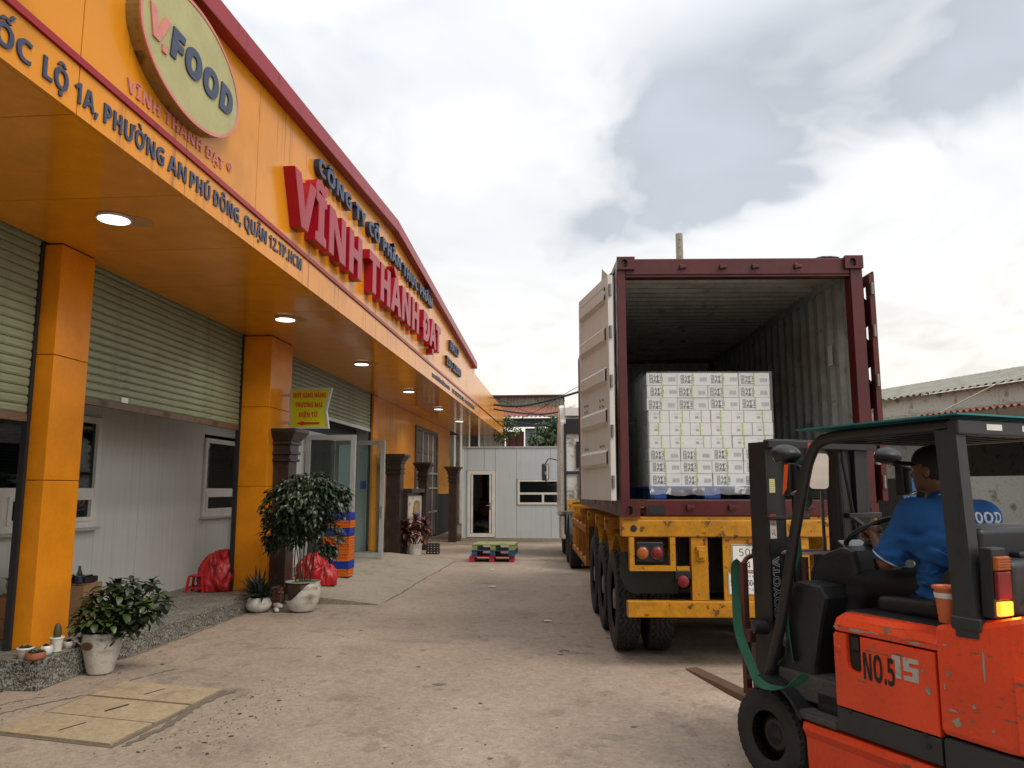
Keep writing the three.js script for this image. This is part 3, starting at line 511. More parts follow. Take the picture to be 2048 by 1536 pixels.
// yellow arrow sign hung by the second column
{
  const t = thing('hanging_sign', 'yellow-green notched sign with red words and an arrow, hung by the second column', 'sign', [-4.545, 2.632, -12.0]);
  const out = [[0, 0], [0.655, 0.0], [0.61, 0.28], [0.69, 0.655], [0, 0.645]], inn = [[0.025, 0.025], [0.62, 0.026], [0.578, 0.285], [0.648, 0.628], [0.025, 0.618]];
  mesh('frame', ext(out, 0.06, 0, [inn.slice().reverse()]), M.alu, t);
  mesh('face', ext(inn, 0.035).translate(0, 0, 0.015), mat([0.50, 0.52, 0.012], 0.35), t);
  const R = mat([0.5, 0.012, 0.01], 0.4);
  letters(t, 'NƠI GIAO HÀNG', 0.545, 0.075, R, 0.003, { x0: 0.05, y0: 0.50, z: 0.0505, bevel: 0.02 }); letters(t, 'THƯƠNG MẠI', 0.45, 0.075, R, 0.003, { x0: 0.09, y0: 0.345, z: 0.0505, bevel: 0.02 }); letters(t, 'ĐIỆN TỬ', 0.31, 0.075, R, 0.003, { x0: 0.155, y0: 0.185, z: 0.0505, bevel: 0.02 });
  mesh('arrow', ext([[0.12, 0.085], [0.24, 0.045], [0.24, 0.065], [0.5, 0.07], [0.5, 0.105], [0.24, 0.103], [0.24, 0.125]], 0.003).translate(0, 0, 0.0505), R, t);
  mesh('bracket', [bb(-0.08, -0.001, 0.08, 0.12, 0.01, 0.04), bb(-0.08, -0.001, 0.52, 0.56, 0.01, 0.04)], M.alu, t);
}
// dark granite pillars with stepped capitals
function pillar(x0, x1, z, depth, h, y0, label) {
  const w = x1 - x0, t = thing('stone_pillar', label, 'pillar', [(x0 + x1) / 2, y0, z - depth / 2], 0, 'dark stone pillars along the front'), H = h - y0;
  mesh('shaft', bb(-w / 2, w / 2, 0, H - 0.5, -depth / 2, depth / 2, 0.006), M.pilaster, t);
  for (const [a, b, e] of [[0.5, 0.455, 0.035], [0.455, 0.39, 0.012], [0.39, 0.345, 0.045], [0.345, 0.24, 0.018], [0.24, 0.195, 0.05]]) mesh('tier', bb(-w / 2 - e, w / 2 + e, H - a + 0.001, H - b, -depth / 2 - e, depth / 2 + e, 0.005), M.pilaster, t);
  const e0 = 0.03, e1 = 0.13, g = new THREE.CylinderGeometry(0.7071, 0.7071, 1, 4, 1); g.rotateY(Math.PI / 4);
  const p = g.attributes.position; for (let i = 0; i < p.count; i++) { const e = p.getY(i) > 0 ? e1 : e0; p.setXYZ(i, Math.sign(p.getX(i)) * (Math.abs(p.getX(i)) > 0.01 ? w / 2 + e : 0), p.getY(i) > 0 ? H - 0.055 : H - 0.194, Math.sign(p.getZ(i)) * (Math.abs(p.getZ(i)) > 0.01 ? depth / 2 + e : 0)); }
  mesh('tier', toCreasedNormals(g.toNonIndexed(), 0.5), M.pilaster, t); mesh('top_slab', bb(-w / 2 - 0.14, w / 2 + 0.14, H - 0.054, H, -depth / 2 - 0.14, depth / 2 + 0.14, 0.006), M.pilaster, t); return t;
}
pillar(-4.612, -4.37, -11.55, 0.34, 2.60, 0.001, 'dark stone pillar beside the second orange column, below the yellow sign');
pillar(-4.76, -4.40, -19.3, 0.40, 2.56, 0.001, 'dark stone pillar right of the glass doors, beside the red-leaved plant');
pillar(-4.38, -4.14, -21.5, 0.30, 2.42, 0.001, 'slim dark stone pillar at the far end of the marble plaque wall');
pillar(-4.05, -3.80, -24.75, 0.28, 2.40, 0.001, 'dark stone pillar nearest the grey hut');
{
  const t = thing('plaque_wall', 'low wall with a marble panel and oval brass emblem between two pillars', 'wall', [-4.35, 0, -20.5]);
  mesh('core', bb(-0.09, 0.06, 0.001, 1.58, 0.78, -0.98), M.pilaster, t); mesh('marble_panel', bb(0.061, 0.085, 0.15, 1.5, 0.72, -0.92), M.marble, t); mesh('coping', bb(-0.16, 0.17, 1.581, 1.69, 0.785, -0.98, 0.01), M.pilaster, t);
  const e = mesh('emblem', xf(ext(ovalPts(0.33, 0.4, 40), 0.05, 0.01), [0.096, 0.98, -0.1], [0, Math.PI / 2, 0]), M.brass, t); mesh('emblem_face', xf(ext(ovalPts(0.27, 0.34, 40), 0.01), [0.148, 0.98, -0.1], [0, Math.PI / 2, 0]), mat([0.33, 0.2, 0.13], 0.35), t, e);
  const l = new THREE.Group(); mesh('emblem_lettering', [xf(glyph('F', 1, 0).g.clone(), [0.16, 0.86, 0.06], [0, Math.PI / 2, 0], [0.19, 0.19, 0.008]), xf(glyph('O', 1, 0).g.clone(), [0.16, 0.86, -0.06], [0, Math.PI / 2, 0], [0.19, 0.19, 0.008])], M.crateBlue, e);
}
// ---------- plants and pots ----------
function leafGeo(L, W, curl = 0.25, fold = 0.2, n = 4, tip = 1, back = 0) { // blade along +z from 0, face up, creased along the middle
  const P = [], I = []; for (let i = 0; i <= n; i++) { const t = i / n, w = W / 2 * Math.pow(Math.sin(Math.PI * Math.pow(lerp(0.06, tip, t), 0.8 + back)), 0.8), y = curl * L * (t * 0.6 - t * t); for (const s of [-1, 0, 1]) P.push(s * w, y + (s ? fold * w : 0), t * L); if (i) for (const k of [0, 1]) { const a = 3 * i - 3 + k; I.push(a, a + 3, a + 1, a + 1, a + 3, a + 4); } }
  const g = new THREE.BufferGeometry(); g.setAttribute('position', new THREE.Float32BufferAttribute(P, 3)); g.setIndex(I); g.computeVertexNormals(); return uvBox(g.toNonIndexed());
}
const leafMat = (c, r = 0.45) => mat(c, r, { map: T.fine, transmission: 0.12, thickness: 0, side: THREE.DoubleSide });
const leafDir = (g, p, az, el, roll, s) => { const q = new THREE.Quaternion().setFromEuler(new THREE.Euler(-el, az, roll, 'YXZ')); return g.clone().applyMatrix4(new THREE.Matrix4().compose(V(...p), q, V(s, s, s))); };
function placeLeaf(name, g, m, parent, p, az, el, roll, s) { const o = inst(name, g, m, parent, p, null, [s, s, s]); o.rotation.order = 'YXZ'; o.rotation.set(-el, az, roll); return o; }
function tint(g, c) { const n = g.attributes.position.count, a = new Float32Array(n * 3); for (let i = 0; i < n; i++) a.set(c, i * 3); g.setAttribute('color', new THREE.BufferAttribute(a, 3)); return g; }
// potted tree with the two-tone pot
{
  const t = thing('potted_tree', 'bushy dark green potted tree in front of the glass doors', 'tree', [-3.79, 0, -10.72]);
  const prof = [[0.001, 0.012], [0.15, 0.012], [0.17, 0.03], [0.225, 0.14], [0.25, 0.26], [0.245, 0.34], [0.23, 0.385], [0.245, 0.41], [0.225, 0.412], [0.205, 0.37], [0.001, 0.36]];
  const g = lathe(prof, 72), p = g.attributes.position; for (let i = 0; i < p.count; i++) { const y = p.getY(i), r = Math.hypot(p.getX(i), p.getZ(i)), a = Math.atan2(p.getX(i), p.getZ(i)); if (r > 0.16 && y < 0.36) { const k = 1 - 0.012 * (0.5 + 0.5 * Math.cos(a * 36)); p.setX(i, p.getX(i) * k); p.setZ(i, p.getZ(i) * k); } } g.computeVertexNormals();
  const pot = mesh('pot', g, M.ceramic, t);
  { // brown glaze over the left of the rim, its edge a curve
    const P = [], I = [], n = 48, rows = 14, at = (y) => { let r = 0.2; for (let i = 0; i < prof.length - 1; i++) { const [r0, y0] = prof[i], [r1, y1] = prof[i + 1]; if (y >= y0 && y <= y1 && i < 7) r = lerp(r0, r1, (y - y0) / (y1 - y0 + 1e-6)); } return r + 0.0035; };
    for (let i = 0; i <= n; i++) { const a = lerp(-2.9, 1.15, i / n), low = lerp(0.17, 0.40, sstep(-0.5, 0.85, a)); for (let j = 0; j <= rows; j++) { const y = lerp(low, 0.408, j / rows), r = at(y); P.push(Math.sin(a) * r, y, Math.cos(a) * r); if (i && j) { const q = (rows + 1) * (i - 1) + j - 1; I.push(q, q + rows + 1, q + 1, q + 1, q + rows + 1, q + rows + 2); } } }
    const b = new THREE.BufferGeometry(); b.setAttribute('position', new THREE.Float32BufferAttribute(P, 3)); b.setIndex(I); b.computeVertexNormals(); mesh('glaze', b, M.glaze, pot);
  }
  mesh('moss', ell2(0.2, 0.05, 0.365, 0.012, 31), M.moss, t);
  const stems = []; const tips = [];
  for (let i = 0; i < 7; i++) { const a = i * 0.9 + 0.3, r = 0.05 + 0.02 * (i % 3), tx = Math.sin(a) * rr(0.2, 0.34), tz = Math.cos(a) * rr(0.15, 0.3), ty = rr(1.2, 1.55); stems.push(tube([[Math.sin(a) * r, 0.36, Math.cos(a) * r], [Math.sin(a) * r * 1.4, 0.6, Math.cos(a) * r * 1.4], [tx * 0.6, 0.95, tz * 0.6], [tx, ty, tz]], 0.011 - 0.0006 * i, 6)); for (let k = 0; k < 4; k++) { const b = rr(0, 6.28), L = rr(0.15, 0.33); stems.push(rod([tx * 0.75, 0.95 + 0.1 * k, tz * 0.75], [tx * 0.75 + Math.sin(b) * L, 1.05 + 0.1 * k + L * 0.5, tz * 0.75 + Math.cos(b) * L], 0.0055, 5, 0.003)); } }
  mesh('trunk', stems, M.bark, t);
  const gs = [0, 1, 2].map((k) => leafGeo(0.085 + 0.01 * k, 0.042, 0.3 + 0.2 * k, 0.25, 3)), list = [];
  const blobs = [[0, 1.62, 0, 0.40, 0.30], [-0.3, 1.42, 0.05, 0.30, 0.34], [0.28, 1.52, -0.02, 0.33, 0.30], [0.02, 1.38, 0.26, 0.32, 0.3], [-0.1, 1.3, -0.25, 0.34, 0.32], [-0.34, 1.12, 0.1, 0.22, 0.26], [0.34, 1.04, 0.02, 0.19, 0.26], [0.12, 1.76, 0.05, 0.2, 0.16], [0.5, 1.62, 0, 0.12, 0.1], [-0.1, 1.08, 0.2, 0.22, 0.2], [0.3, 1.72, 0.1, 0.16, 0.1], [-0.4, 0.92, 0.05, 0.1, 0.14], [0.36, 0.82, 0.06, 0.1, 0.12]];
  for (const [x, y, z, r, ry] of blobs) { const n = 90 + r * r * ry * 14000; for (let i = 0; i < n; i++) { const a = rr(0, 6.283), c = rr(-1, 1), q = Math.cbrt(rr(0.25, 1)), s = Math.sqrt(1 - c * c); const px = x + Math.sin(a) * s * r * q, py = y + c * ry * q, pz = z + Math.cos(a) * s * r * q, v = rr(0.6, 1.35); list.push(tint(leafDir(gs[i % 3], [px, py, pz], Math.atan2(px, pz) + rr(-1.1, 1.1), rr(-1.15, 0.25), rr(-0.5, 0.5), rr(0.75, 1.25)), [0.030 * v, 0.056 * v, 0.026 * v])); } }
  const m = leafMat([1, 1, 1], 0.38); m.vertexColors = true; mesh('crown', list, m, t);
}
function ell2(r, h, y, rough, seed) { const g = new THREE.SphereGeometry(1, 28, 12, 0, 6.2832, 0, Math.PI / 2), p = g.attributes.position; for (let i = 0; i < p.count; i++) { const x = p.getX(i), z = p.getZ(i); p.setXYZ(i, x * r, y + p.getY(i) * h + rough * (fbm(x * 6 + 20, z * 6 + 20, 3, seed) - 0.5) * 2, z * r); } g.computeVertexNormals(); return g; }
// spiky plant in a squat bowl
{
  const t = thing('spiky_potted_plant', 'dark spiky-leaved plant in a squat white bowl at the second column', 'plant', [-4.37, 0, -10.62]);
  mesh('pot', lathe([[0.001, 0.004], [0.10, 0.004], [0.16, 0.05], [0.178, 0.11], [0.15, 0.18], [0.125, 0.2], [0.115, 0.19], [0.001, 0.175]], 36), M.ceramic, t);
  const gs = [leafGeo(0.43, 0.06, 0.35, 0.3, 5, 1, -0.35), leafGeo(0.36, 0.055, 0.6, 0.3, 5, 1, -0.35)], ms = [leafMat([0.018, 0.032, 0.02]), leafMat([0.035, 0.055, 0.03])];
  for (let i = 0; i < 84; i++) { const a = i * 2.4, k = i / 84; placeLeaf('leaf', gs[i % 2], ms[(i * 7) % 5 ? 0 : 1], t, [Math.sin(a * 3) * 0.08, 0.17 + 0.05 * rnd(), Math.cos(a * 3) * 0.08], a, lerp(0.05, 1.3, k) + rr(-0.15, 0.15), rr(-0.3, 0.3), rr(0.75, 1.05)); }
}
{ // shoes and hollow bricks beside the bowl
  const t = thing('pair_of_shoes', 'small pair of white canvas shoes on the ground between two pots', 'shoes', [-4.13, 0, -10.66], 0.5);
  for (const [x, y, r] of [[0, 0, 0], [0.02, 0.052, 0.35]]) { const s = mesh('shoe', xf(nets((X, Y, Z) => Math.max(smin(ell([0, 0.03, 0.05], [0.038, 0.035, 0.07])(X, Y, Z), ell([0, 0.035, -0.05], [0.034, 0.04, 0.06])(X, Y, Z), 0.04), -Y, -ell([0, 0.075, -0.055], [0.024, 0.04, 0.045])(X, Y, Z)), [-0.06, -0.02, -0.14], [0.06, 0.1, 0.14], 0.009), [x, y, 0], [0, r, 0]), M.white, t); mesh('sole', xf(box(0.07, 0.012, 0.21, [0, 0.006, 0], null, 0.005), [x, y, 0], [0, r, 0]), M.plasticGrey, s); }
  const bg = merge([...[-1, 0, 1].map((k) => box(0.2, 0.012, 0.09, [0, 0.046 + k * 0.04, 0])), ...[-1, -0.33, 0.33, 1].map((k) => box(0.012, 0.068, 0.088, [k * 0.094, 0.0465 - 0.02 + 0.02, 0]))]);
  for (let k = 0; k < 3; k++) { const o = tag(inst('hollow_brick', bg, M.terracotta, null, [-4.33 + 0.01 * k, 0.001 + 0.094 * k, -11.04], [0, 0.05 * k, 0]), ['lowest', 'middle', 'topmost'][k] + ' red hollow brick stacked behind the spiky plant', 'brick', 'hollow bricks behind the spiky plant'); }
}
// jade-like plant in a tapered stone pot
{
  const t = thing('rosette_potted_plant', 'leafy rosette plant in a tapered white stone pot by the granite step', 'plant', [-4.37, 0, -7.04]);
  mesh('pot', lathe([[0.001, 0.004], [0.095, 0.004], [0.11, 0.02], [0.165, 0.24], [0.178, 0.36], [0.172, 0.375], [0.155, 0.37], [0.15, 0.33], [0.001, 0.325]], 40), M.stonePot, t);
  mesh('badge', xf(ext(ovalPts(0.058, 0.036, 28), 0.012, 0.003), [-0.035, 0.27, 0.158], [-0.12, -0.24, 0]), mat([0.10, 0.058, 0.03], 0.5), t);
  { const q = glyph('G', 1, 0); const word = [...'Garden'].map((c, i) => xf(glyph(c, 1, 0).g.clone(), [-0.037 + 0.0125 * i, -0.008, 0.0125], null, [0.019, 0.021, 0.001])); const o = mesh('badge_lettering', word, mat([0.03, 0.016, 0.01], 0.6), t); o.position.set(-0.035, 0.27, 0.1595); o.rotation.set(-0.12, -0.24, 0); }
  const stems = [], gs = [leafGeo(0.135, 0.072, 0.5, 0.35, 4, 0.93, 0.5), leafGeo(0.11, 0.064, 0.9, 0.35, 4, 0.93, 0.5)], ms = [leafMat([0.045, 0.085, 0.022], 0.42), leafMat([0.08, 0.14, 0.03], 0.42), leafMat([0.022, 0.042, 0.016], 0.45)];
  const heads = [[-0.16, 0.44, 0.12, 1], [0.02, 0.50, 0.17, 1], [0.16, 0.46, 0.14, 1], [-0.10, 0.60, 0.08, 0], [0.08, 0.63, 0.12, 0], [0.24, 0.60, 0.10, 0], [0.40, 0.66, 0.04, 1], [0.32, 0.50, 0.06, 2], [-0.02, 0.76, 0.02, 0], [0.15, 0.77, 0.03, 0], [0.30, 0.75, 0.0, 2], [0.46, 0.55, -0.02, 2], [0.05, 0.87, -0.05, 2], [0.22, 0.88, -0.06, 2], [-0.16, 0.72, -0.04, 2], [0.47, 0.76, -0.08, 0], [0.38, 0.87, -0.12, 2], [-0.22, 0.55, 0.0, 2], [0.24, 0.42, 0.02, 2], [0.54, 0.66, -0.1, 2], [0.12, 0.55, -0.1, 2], [-0.05, 0.55, -0.12, 2]];
  for (const hd of heads) hd[1] = 0.38 + (hd[1] - 0.38) * 0.8;
  for (const [x, y, z, c] of heads) { stems.push(tube([[x * 0.15, 0.32, z * 0.15], [x * 0.5, lerp(0.32, y, 0.5), z * 0.5], [x, y - 0.01, z]], 0.011, 6)); for (let i = 0; i < 13; i++) { const a = i * 2.4 + x * 30; placeLeaf('leaf', gs[i % 2], ms[i > 9 && c < 2 ? 1 : c === 1 ? (i % 4 ? 1 : 0) : c], t, [x, y + i * 0.0025, z], a, lerp(-0.45, 1.0, i / 13) + rr(-0.15, 0.15), rr(-0.2, 0.2), rr(0.8, 1.12) * (1 - 0.03 * i)); } }
  const inner = []; for (let i = 0; i < 260; i++) { const h = heads[i % heads.length]; inner.push(leafDir(gs[i % 2], [h[0] * 0.75 + rr(-0.09, 0.09), h[1] - 0.04 + rr(-0.1, 0.06), h[2] * 0.6 + rr(-0.1, 0.06)], rr(0, 6.28), rr(-1, 0.9), rr(-0.4, 0.4), rr(0.7, 1))); } mesh('inner_foliage', inner, ms[2], t).userData.kind = 'stuff';
  mesh('stem', stems, M.bark, t);
}
// five little pots on the granite block
{
  const y = 0.25, spots = [[-4.70, -6.47, 'ribbed white pot of grey succulents, leftmost on the granite block', 0], [-4.575, -6.43, 'shallow terracotta bowl of small succulents on the granite block', 1], [-4.585, -6.58, 'round white pot with a tiny dark cactus on the granite block', 2], [-4.605, -6.74, 'tall white tapered pot with an upright cactus on the granite block', 3], [-4.60, -6.90, 'small white pot behind the upright cactus pot', 4]];
  for (const [x, z, lab, k] of spots) {
    const t = thing('small_potted_plant', lab, 'plant', [x, y, z], 0, 'little pots on the granite block');
    const pr = [[[0.001, 0.001], [0.045, 0.001], [0.058, 0.07], [0.068, 0.072], [0.068, 0.088], [0.058, 0.088], [0.001, 0.08]], [[0.001, 0.001], [0.07, 0.001], [0.078, 0.02], [0.078, 0.06], [0.07, 0.06], [0.001, 0.052]], [[0.001, 0.001], [0.035, 0.001], [0.05, 0.03], [0.05, 0.065], [0.04, 0.085], [0.034, 0.082], [0.001, 0.07]], [[0.001, 0.001], [0.045, 0.001], [0.045, 0.012], [0.04, 0.012], [0.056, 0.115], [0.06, 0.115], [0.06, 0.128], [0.05, 0.128], [0.001, 0.11]], [[0.001, 0.001], [0.03, 0.001], [0.042, 0.035], [0.042, 0.06], [0.035, 0.06], [0.001, 0.05]]][k];
    mesh('pot', lathe(pr, 28), k === 1 ? M.terracotta : M.ceramic, t);
    const m = leafMat([[0.20, 0.24, 0.17], [0.07, 0.11, 0.08], [0.05, 0.05, 0.03], [0.085, 0.075, 0.03], [0.04, 0.03, 0.03]][k]);
    if (k === 3) { const g = new THREE.SphereGeometry(1, 20, 16), p = g.attributes.position; for (let i = 0; i < p.count; i++) { const a = Math.atan2(p.getX(i), p.getZ(i)), q = 1 - 0.1 * (0.5 + 0.5 * Math.cos(a * 10)); p.setXYZ(i, p.getX(i) * 0.033 * q, 0.165 + p.getY(i) * 0.085, p.getZ(i) * 0.033 * q); } g.computeVertexNormals(); mesh('cactus', g, m, t); }
    else { const L = leafGeo(0.034, 0.017, 0.4, 0.4, 3), R = [0.045, 0.06, 0.02, 0, 0.02][k], h = pr[pr.length - 1][1], list = []; for (let c = 0; c < [7, 9, 4, 0, 3][k]; c++) { const q = c * 2.4, rad = R * Math.sqrt((c + 0.5) / 9); for (let i = 0; i < 9; i++) list.push(leafDir(L, [Math.sin(q) * rad, h + 0.004, Math.cos(q) * rad], i * 2.4, lerp(0.25, 1.2, i / 9), 0, rr(0.75, 1.1))); } mesh('succulents', list, m, t); mesh('soil', cyl(pr[pr.length - 3][0] * 0.8, pr[pr.length - 3][0] * 0.8, 0.004, 16, [0, h + 0.002, 0]), M.soil, t); }
  }
}
// red-leaved croton in a white pot
{
  const t = thing('croton_potted_plant', 'red and maroon leaved plant in a white pot before the marble plaque', 'plant', [-4.08, 0, -19.72]);
  const g = lathe([[0.001, 0.004], [0.13, 0.004], [0.15, 0.02], [0.185, 0.2], [0.18, 0.25], [0.2, 0.27], [0.2, 0.3], [0.17, 0.3], [0.001, 0.27]], 48), p = g.attributes.position; for (let i = 0; i < p.count; i++) { const y = p.getY(i), a = Math.atan2(p.getX(i), p.getZ(i)); if (y > 0.01 && y < 0.22) { const k = 1 - 0.02 * (0.5 + 0.5 * Math.cos(a * 24)); p.setX(i, p.getX(i) * k); p.setZ(i, p.getZ(i) * k); } } g.computeVertexNormals(); mesh('pot', g, M.ceramic, t);
  const gs = [leafGeo(0.24, 0.10, 0.5, 0.3, 4, 0.97, 0.15), leafGeo(0.2, 0.085, 0.9, 0.3, 4, 0.97, 0.15)], ms = [leafMat([0.14, 0.02, 0.018]), leafMat([0.06, 0.012, 0.012]), leafMat([0.25, 0.05, 0.03]), leafMat([0.03, 0.02, 0.014])], stems = [];
  for (const [x, y, z, n] of [[0, 0.95, 0, 30], [-0.22, 0.8, 0.08, 24], [0.26, 0.86, 0.05, 26], [0.1, 0.7, 0.18, 22], [-0.1, 0.62, 0.1, 18], [0.3, 0.62, 0.0, 16], [-0.28, 0.6, 0, 12]]) { stems.push(tube([[x * 0.2, 0.26, z * 0.2], [x * 0.6, 0.45, z * 0.6], [x, y, z]], 0.012, 6)); for (let i = 0; i < n; i++) placeLeaf('leaf', gs[i % 2], ms[(i * 5 + n) % 7 % 4], t, [x, y - 0.2 * (1 - i / n), z], i * 2.4, lerp(-0.5, 1.15, i / n) + rr(-0.2, 0.2), rr(-0.3, 0.3), rr(0.75, 1.1)); }
  mesh('stem', stems, M.bark, t);
  const b = thing('plastic_basket', 'small black plastic basket on the ground right of the red-leaved plant', 'basket', [-3.72, 0, -20.3], 0.1);
  mesh('body', [bb(-0.16, 0.16, 0.004, 0.02, -0.12, 0.12), ...[0.06, 0.12, 0.18, 0.24].flatMap((y) => [bb(-0.17, 0.17, y, y + 0.025, 0.12, 0.135), bb(-0.17, 0.17, y, y + 0.025, -0.135, -0.12), bb(-0.17, -0.155, y, y + 0.025, -0.12, 0.12), bb(0.155, 0.17, y, y + 0.025, -0.12, 0.12)]), ...[-0.16, -0.08, 0, 0.08, 0.16].flatMap((x) => [bb(x - 0.01, x + 0.01, 0.004, 0.26, 0.118, 0.13), bb(x - 0.01, x + 0.01, 0.004, 0.26, -0.13, -0.118)])], M.plastic, b);
}
// ---------- boxes, bags, stool, crates behind the step ----------
{
  const ink = canvasTex(512, 512, (k, w, h) => { k.fillStyle = '#a5784f'; k.fillRect(0, 0, w, h); k.strokeStyle = k.fillStyle = '#8a3b26'; k.lineWidth = 6; k.beginPath(); k.ellipse(300, 150, 130, 60, 0, 0, 7); k.stroke(); k.font = 'italic bold 62px sans-serif'; k.fillText('V.FOOD', 195, 172); k.font = 'bold 40px sans-serif'; k.fillText('Tên: Thực phẩm', 60, 275); k.font = 'bold 58px sans-serif'; k.fillText('TRỨNG GÀ', 110, 345); for (let i = 0; i < 5; i++) k.fillRect(40, 390 + i * 20, 420 - 60 * (i % 2), 6); });
  let t = thing('cardboard_box', 'brown printed cardboard box left of the first orange column', 'box', [-5.62, 0.19, -7.72], 0.25, 'cardboard boxes behind the first column');
  mesh('carton', box(0.5, 0.42, 0.40, [0, 0.211, 0], null, 0.004), M.kraft, t); plate('print', 0.48, 0.40, 0.003, ink, t, [0, 0.211, 0.2025], null, 0.8); mesh('tape', bb(-0.03, 0.03, 0.4215, 0.4235, -0.2, 0.2), mat([0.42, 0.3, 0.18], 0.3), t);
  t = thing('cardboard_box', 'tall brown cardboard box half hidden behind the rosette plant', 'box', [-5.62, 0.19, -8.42], 0.12, 'cardboard boxes behind the first column');
  mesh('carton', box(0.46, 0.44, 0.42, [0, 0.221, 0], null, 0.004), M.kraft, t); mesh('tape', bb(0.231, 0.2325, 0.06, 0.4, -0.02, 0.02), mat([0.3, 0.1, 0.06], 0.5), t); mesh('flap', xf(bb(-0.23, 0.23, 0, 0.004, 0, 0.2), [0, 0.4425, 0.01], [-0.05, 0, 0]), M.kraft, t);
  t = thing('bag_of_cabbages', 'pile of pale yellow-green cabbages on the printed cardboard box', 'cabbages', [-5.62, 0.614, -7.72]);
  const cab = leafMat([0.42, 0.44, 0.12], 0.5), lg = leafGeo(0.14, 0.15, 0.9, 0.3, 4, 0.95);
  for (const [x, y, z, r] of [[-0.12, 0.085, 0.04, 0.085], [0.06, 0.09, 0.06, 0.09], [-0.02, 0.085, -0.1, 0.085], [0.16, 0.08, -0.08, 0.08], [0.0, 0.2, 0, 0.075]]) { const c = mesh('cabbage', nets((X, Y, Z) => Math.hypot(X - x, Y - y, Z - z) - r * (0.93 + 0.16 * fbm(X * 24 + 40, Y * 18 + Z * 24 + 40, 3, 501)), [x - 0.12, y - 0.12, z - 0.12], [x + 0.12, y + 0.12, z + 0.12], 0.014), cab, t); for (let i = 0; i < 6; i++) { const a = i * 1.05; placeLeaf('leaf', lg, cab, c, [x + Math.sin(a) * r * 0.7, y, z + Math.cos(a) * r * 0.7], a, 1.15, 0, 0.8); } }
  t = thing('seedling_tray', 'dark tray of small succulents on the tall cardboard box', 'plant', [-5.64, 0.638, -8.46], 0.15);
  mesh('tray', [bb(-0.2, 0.2, 0, 0.012, -0.15, 0.15), bb(-0.2, 0.2, 0.012, 0.06, 0.138, 0.15), bb(-0.2, 0.2, 0.012, 0.06, -0.15, -0.138), bb(-0.2, -0.19, 0.012, 0.06, -0.138, 0.138), bb(0.19, 0.2, 0.012, 0.06, -0.138, 0.138)], M.plastic, t); mesh('soil', bb(-0.188, 0.188, 0.0125, 0.05, -0.136, 0.136), M.soil, t);
  const sl = leafGeo(0.04, 0.024, 0.5, 0.4, 3), list = []; for (let c = 0; c < 16; c++) for (let i = 0; i < 9; i++) list.push(leafDir(sl, [-0.15 + 0.1 * (c % 4) + rr(-0.01, 0.01), 0.052, -0.1 + 0.067 * (c >> 2)], i * 2.4, lerp(0.2, 1.2, i / 9), 0, rr(0.8, 1.2))); mesh('succulents', list, leafMat([0.06, 0.085, 0.05]), t);
  t = thing('water_bottle', 'clear plastic bottle with a dark label beside the succulent tray', 'bottle', [-5.45, 0.6335, -8.27]); mesh('body', lathe([[0.001, 0], [0.03, 0], [0.033, 0.01], [0.033, 0.12], [0.014, 0.17], [0.014, 0.19], [0.001, 0.19]], 20), mat([0.85, 0.92, 0.95], 0.05, { transmission: 1, thickness: 0.002, ior: 1.4 }), t); mesh('label', cyl(0.0342, 0.0342, 0.06, 20, [0, 0.06, 0]), mat([0.02, 0.03, 0.09], 0.4), t); mesh('cap', cyl(0.015, 0.015, 0.015, 14, [0, 0.199, 0]), M.crateBlue, t);
  // stool
  t = thing('plastic_stool', 'low red plastic stool on the granite floor beside the red bag', 'stool', [-5.52, 0.19, -11.16], 0.1);
  mesh('seat', [box(0.22, 0.025, 0.22, [0, 0.235, 0], null, 0.01)], M.redPlastic, t); for (const [x, z] of [[-1, -1], [1, -1], [1, 1], [-1, 1]]) mesh('leg', bar([x * 0.125, 0.001, z * 0.125], [x * 0.096, 0.23, z * 0.096], 0.03, 0.03), M.redPlastic, t); for (const s of [-1, 1]) { mesh('rail', box(0.2, 0.03, 0.012, [0, 0.07, s * 0.116]), M.redPlastic, t); mesh('rail', box(0.012, 0.03, 0.2, [s * 0.116, 0.07, 0]), M.redPlastic, t); }
  // red bags
  const bag = (label, p, r, h, seed, turn = 0) => { const o = thing('red_bag', label, 'bag', p, turn, 'bulging red plastic bags'); mesh('sack', nets((X, Y, Z) => { const q = Math.atan2(X, Z), rg = 1 - Math.abs(fbm(X * 7 + 40, Y * 5 + Z * 7 + 40, 4, seed) - 0.5) * 4, r2 = 1 - Math.abs(fbm(q * 2.2 + 20 + Y * 2, Y * 3.2 + 9, 3, seed + 4) - 0.5) * 4, up = Y / h, R = lerp(1.0, 0.62, sstep(0.25, 1.0, up)) + 0.13 * rg + 0.16 * r2 + 0.2 * (fbm(X * 2.4 + 5, Z * 2.4 + Y * 2 + 5, 2, seed + 8) - 0.5); const side = (Math.hypot(X / r, Z / (r * 0.85)) - R) * r * 0.5, top = (Y - h * (0.80 + 0.16 * r2 + 0.3 * (X / r) * 0.4)) * 0.5; return Math.max(smin(side, side, 0.01), smin(-1, -1, 0.1) * 0 + top, 0.002 - Y, Math.hypot(Math.max(side + 0.07, 0), Math.max(top + 0.07, 0)) - 0.07); }, [-r * 1.5, -0.03, -r * 1.4], [r * 1.5, h * 1.3, r * 1.4], 0.0125), M.redTarp, o); mesh('seam', tube([[r * 0.15, h * 0.86, r * 0.55], [r * 0.35, h * 0.66, r * 0.86], [r * 0.3, h * 0.4, r * 1.02]], 0.006, 6), M.dark, o); return o; };
  bag('bulging red plastic bag left of the second orange column', [-5.31, 0.19, -11.32], 0.24, 0.62, 511); bag('red plastic bag behind the trunk of the potted tree', [-4.42, 0.168, -12.95], 0.24, 0.48, 523); bag('red plastic bag lying between the potted tree and the crates', [-4.1, 0.13, -12.6], 0.19, 0.36, 541);
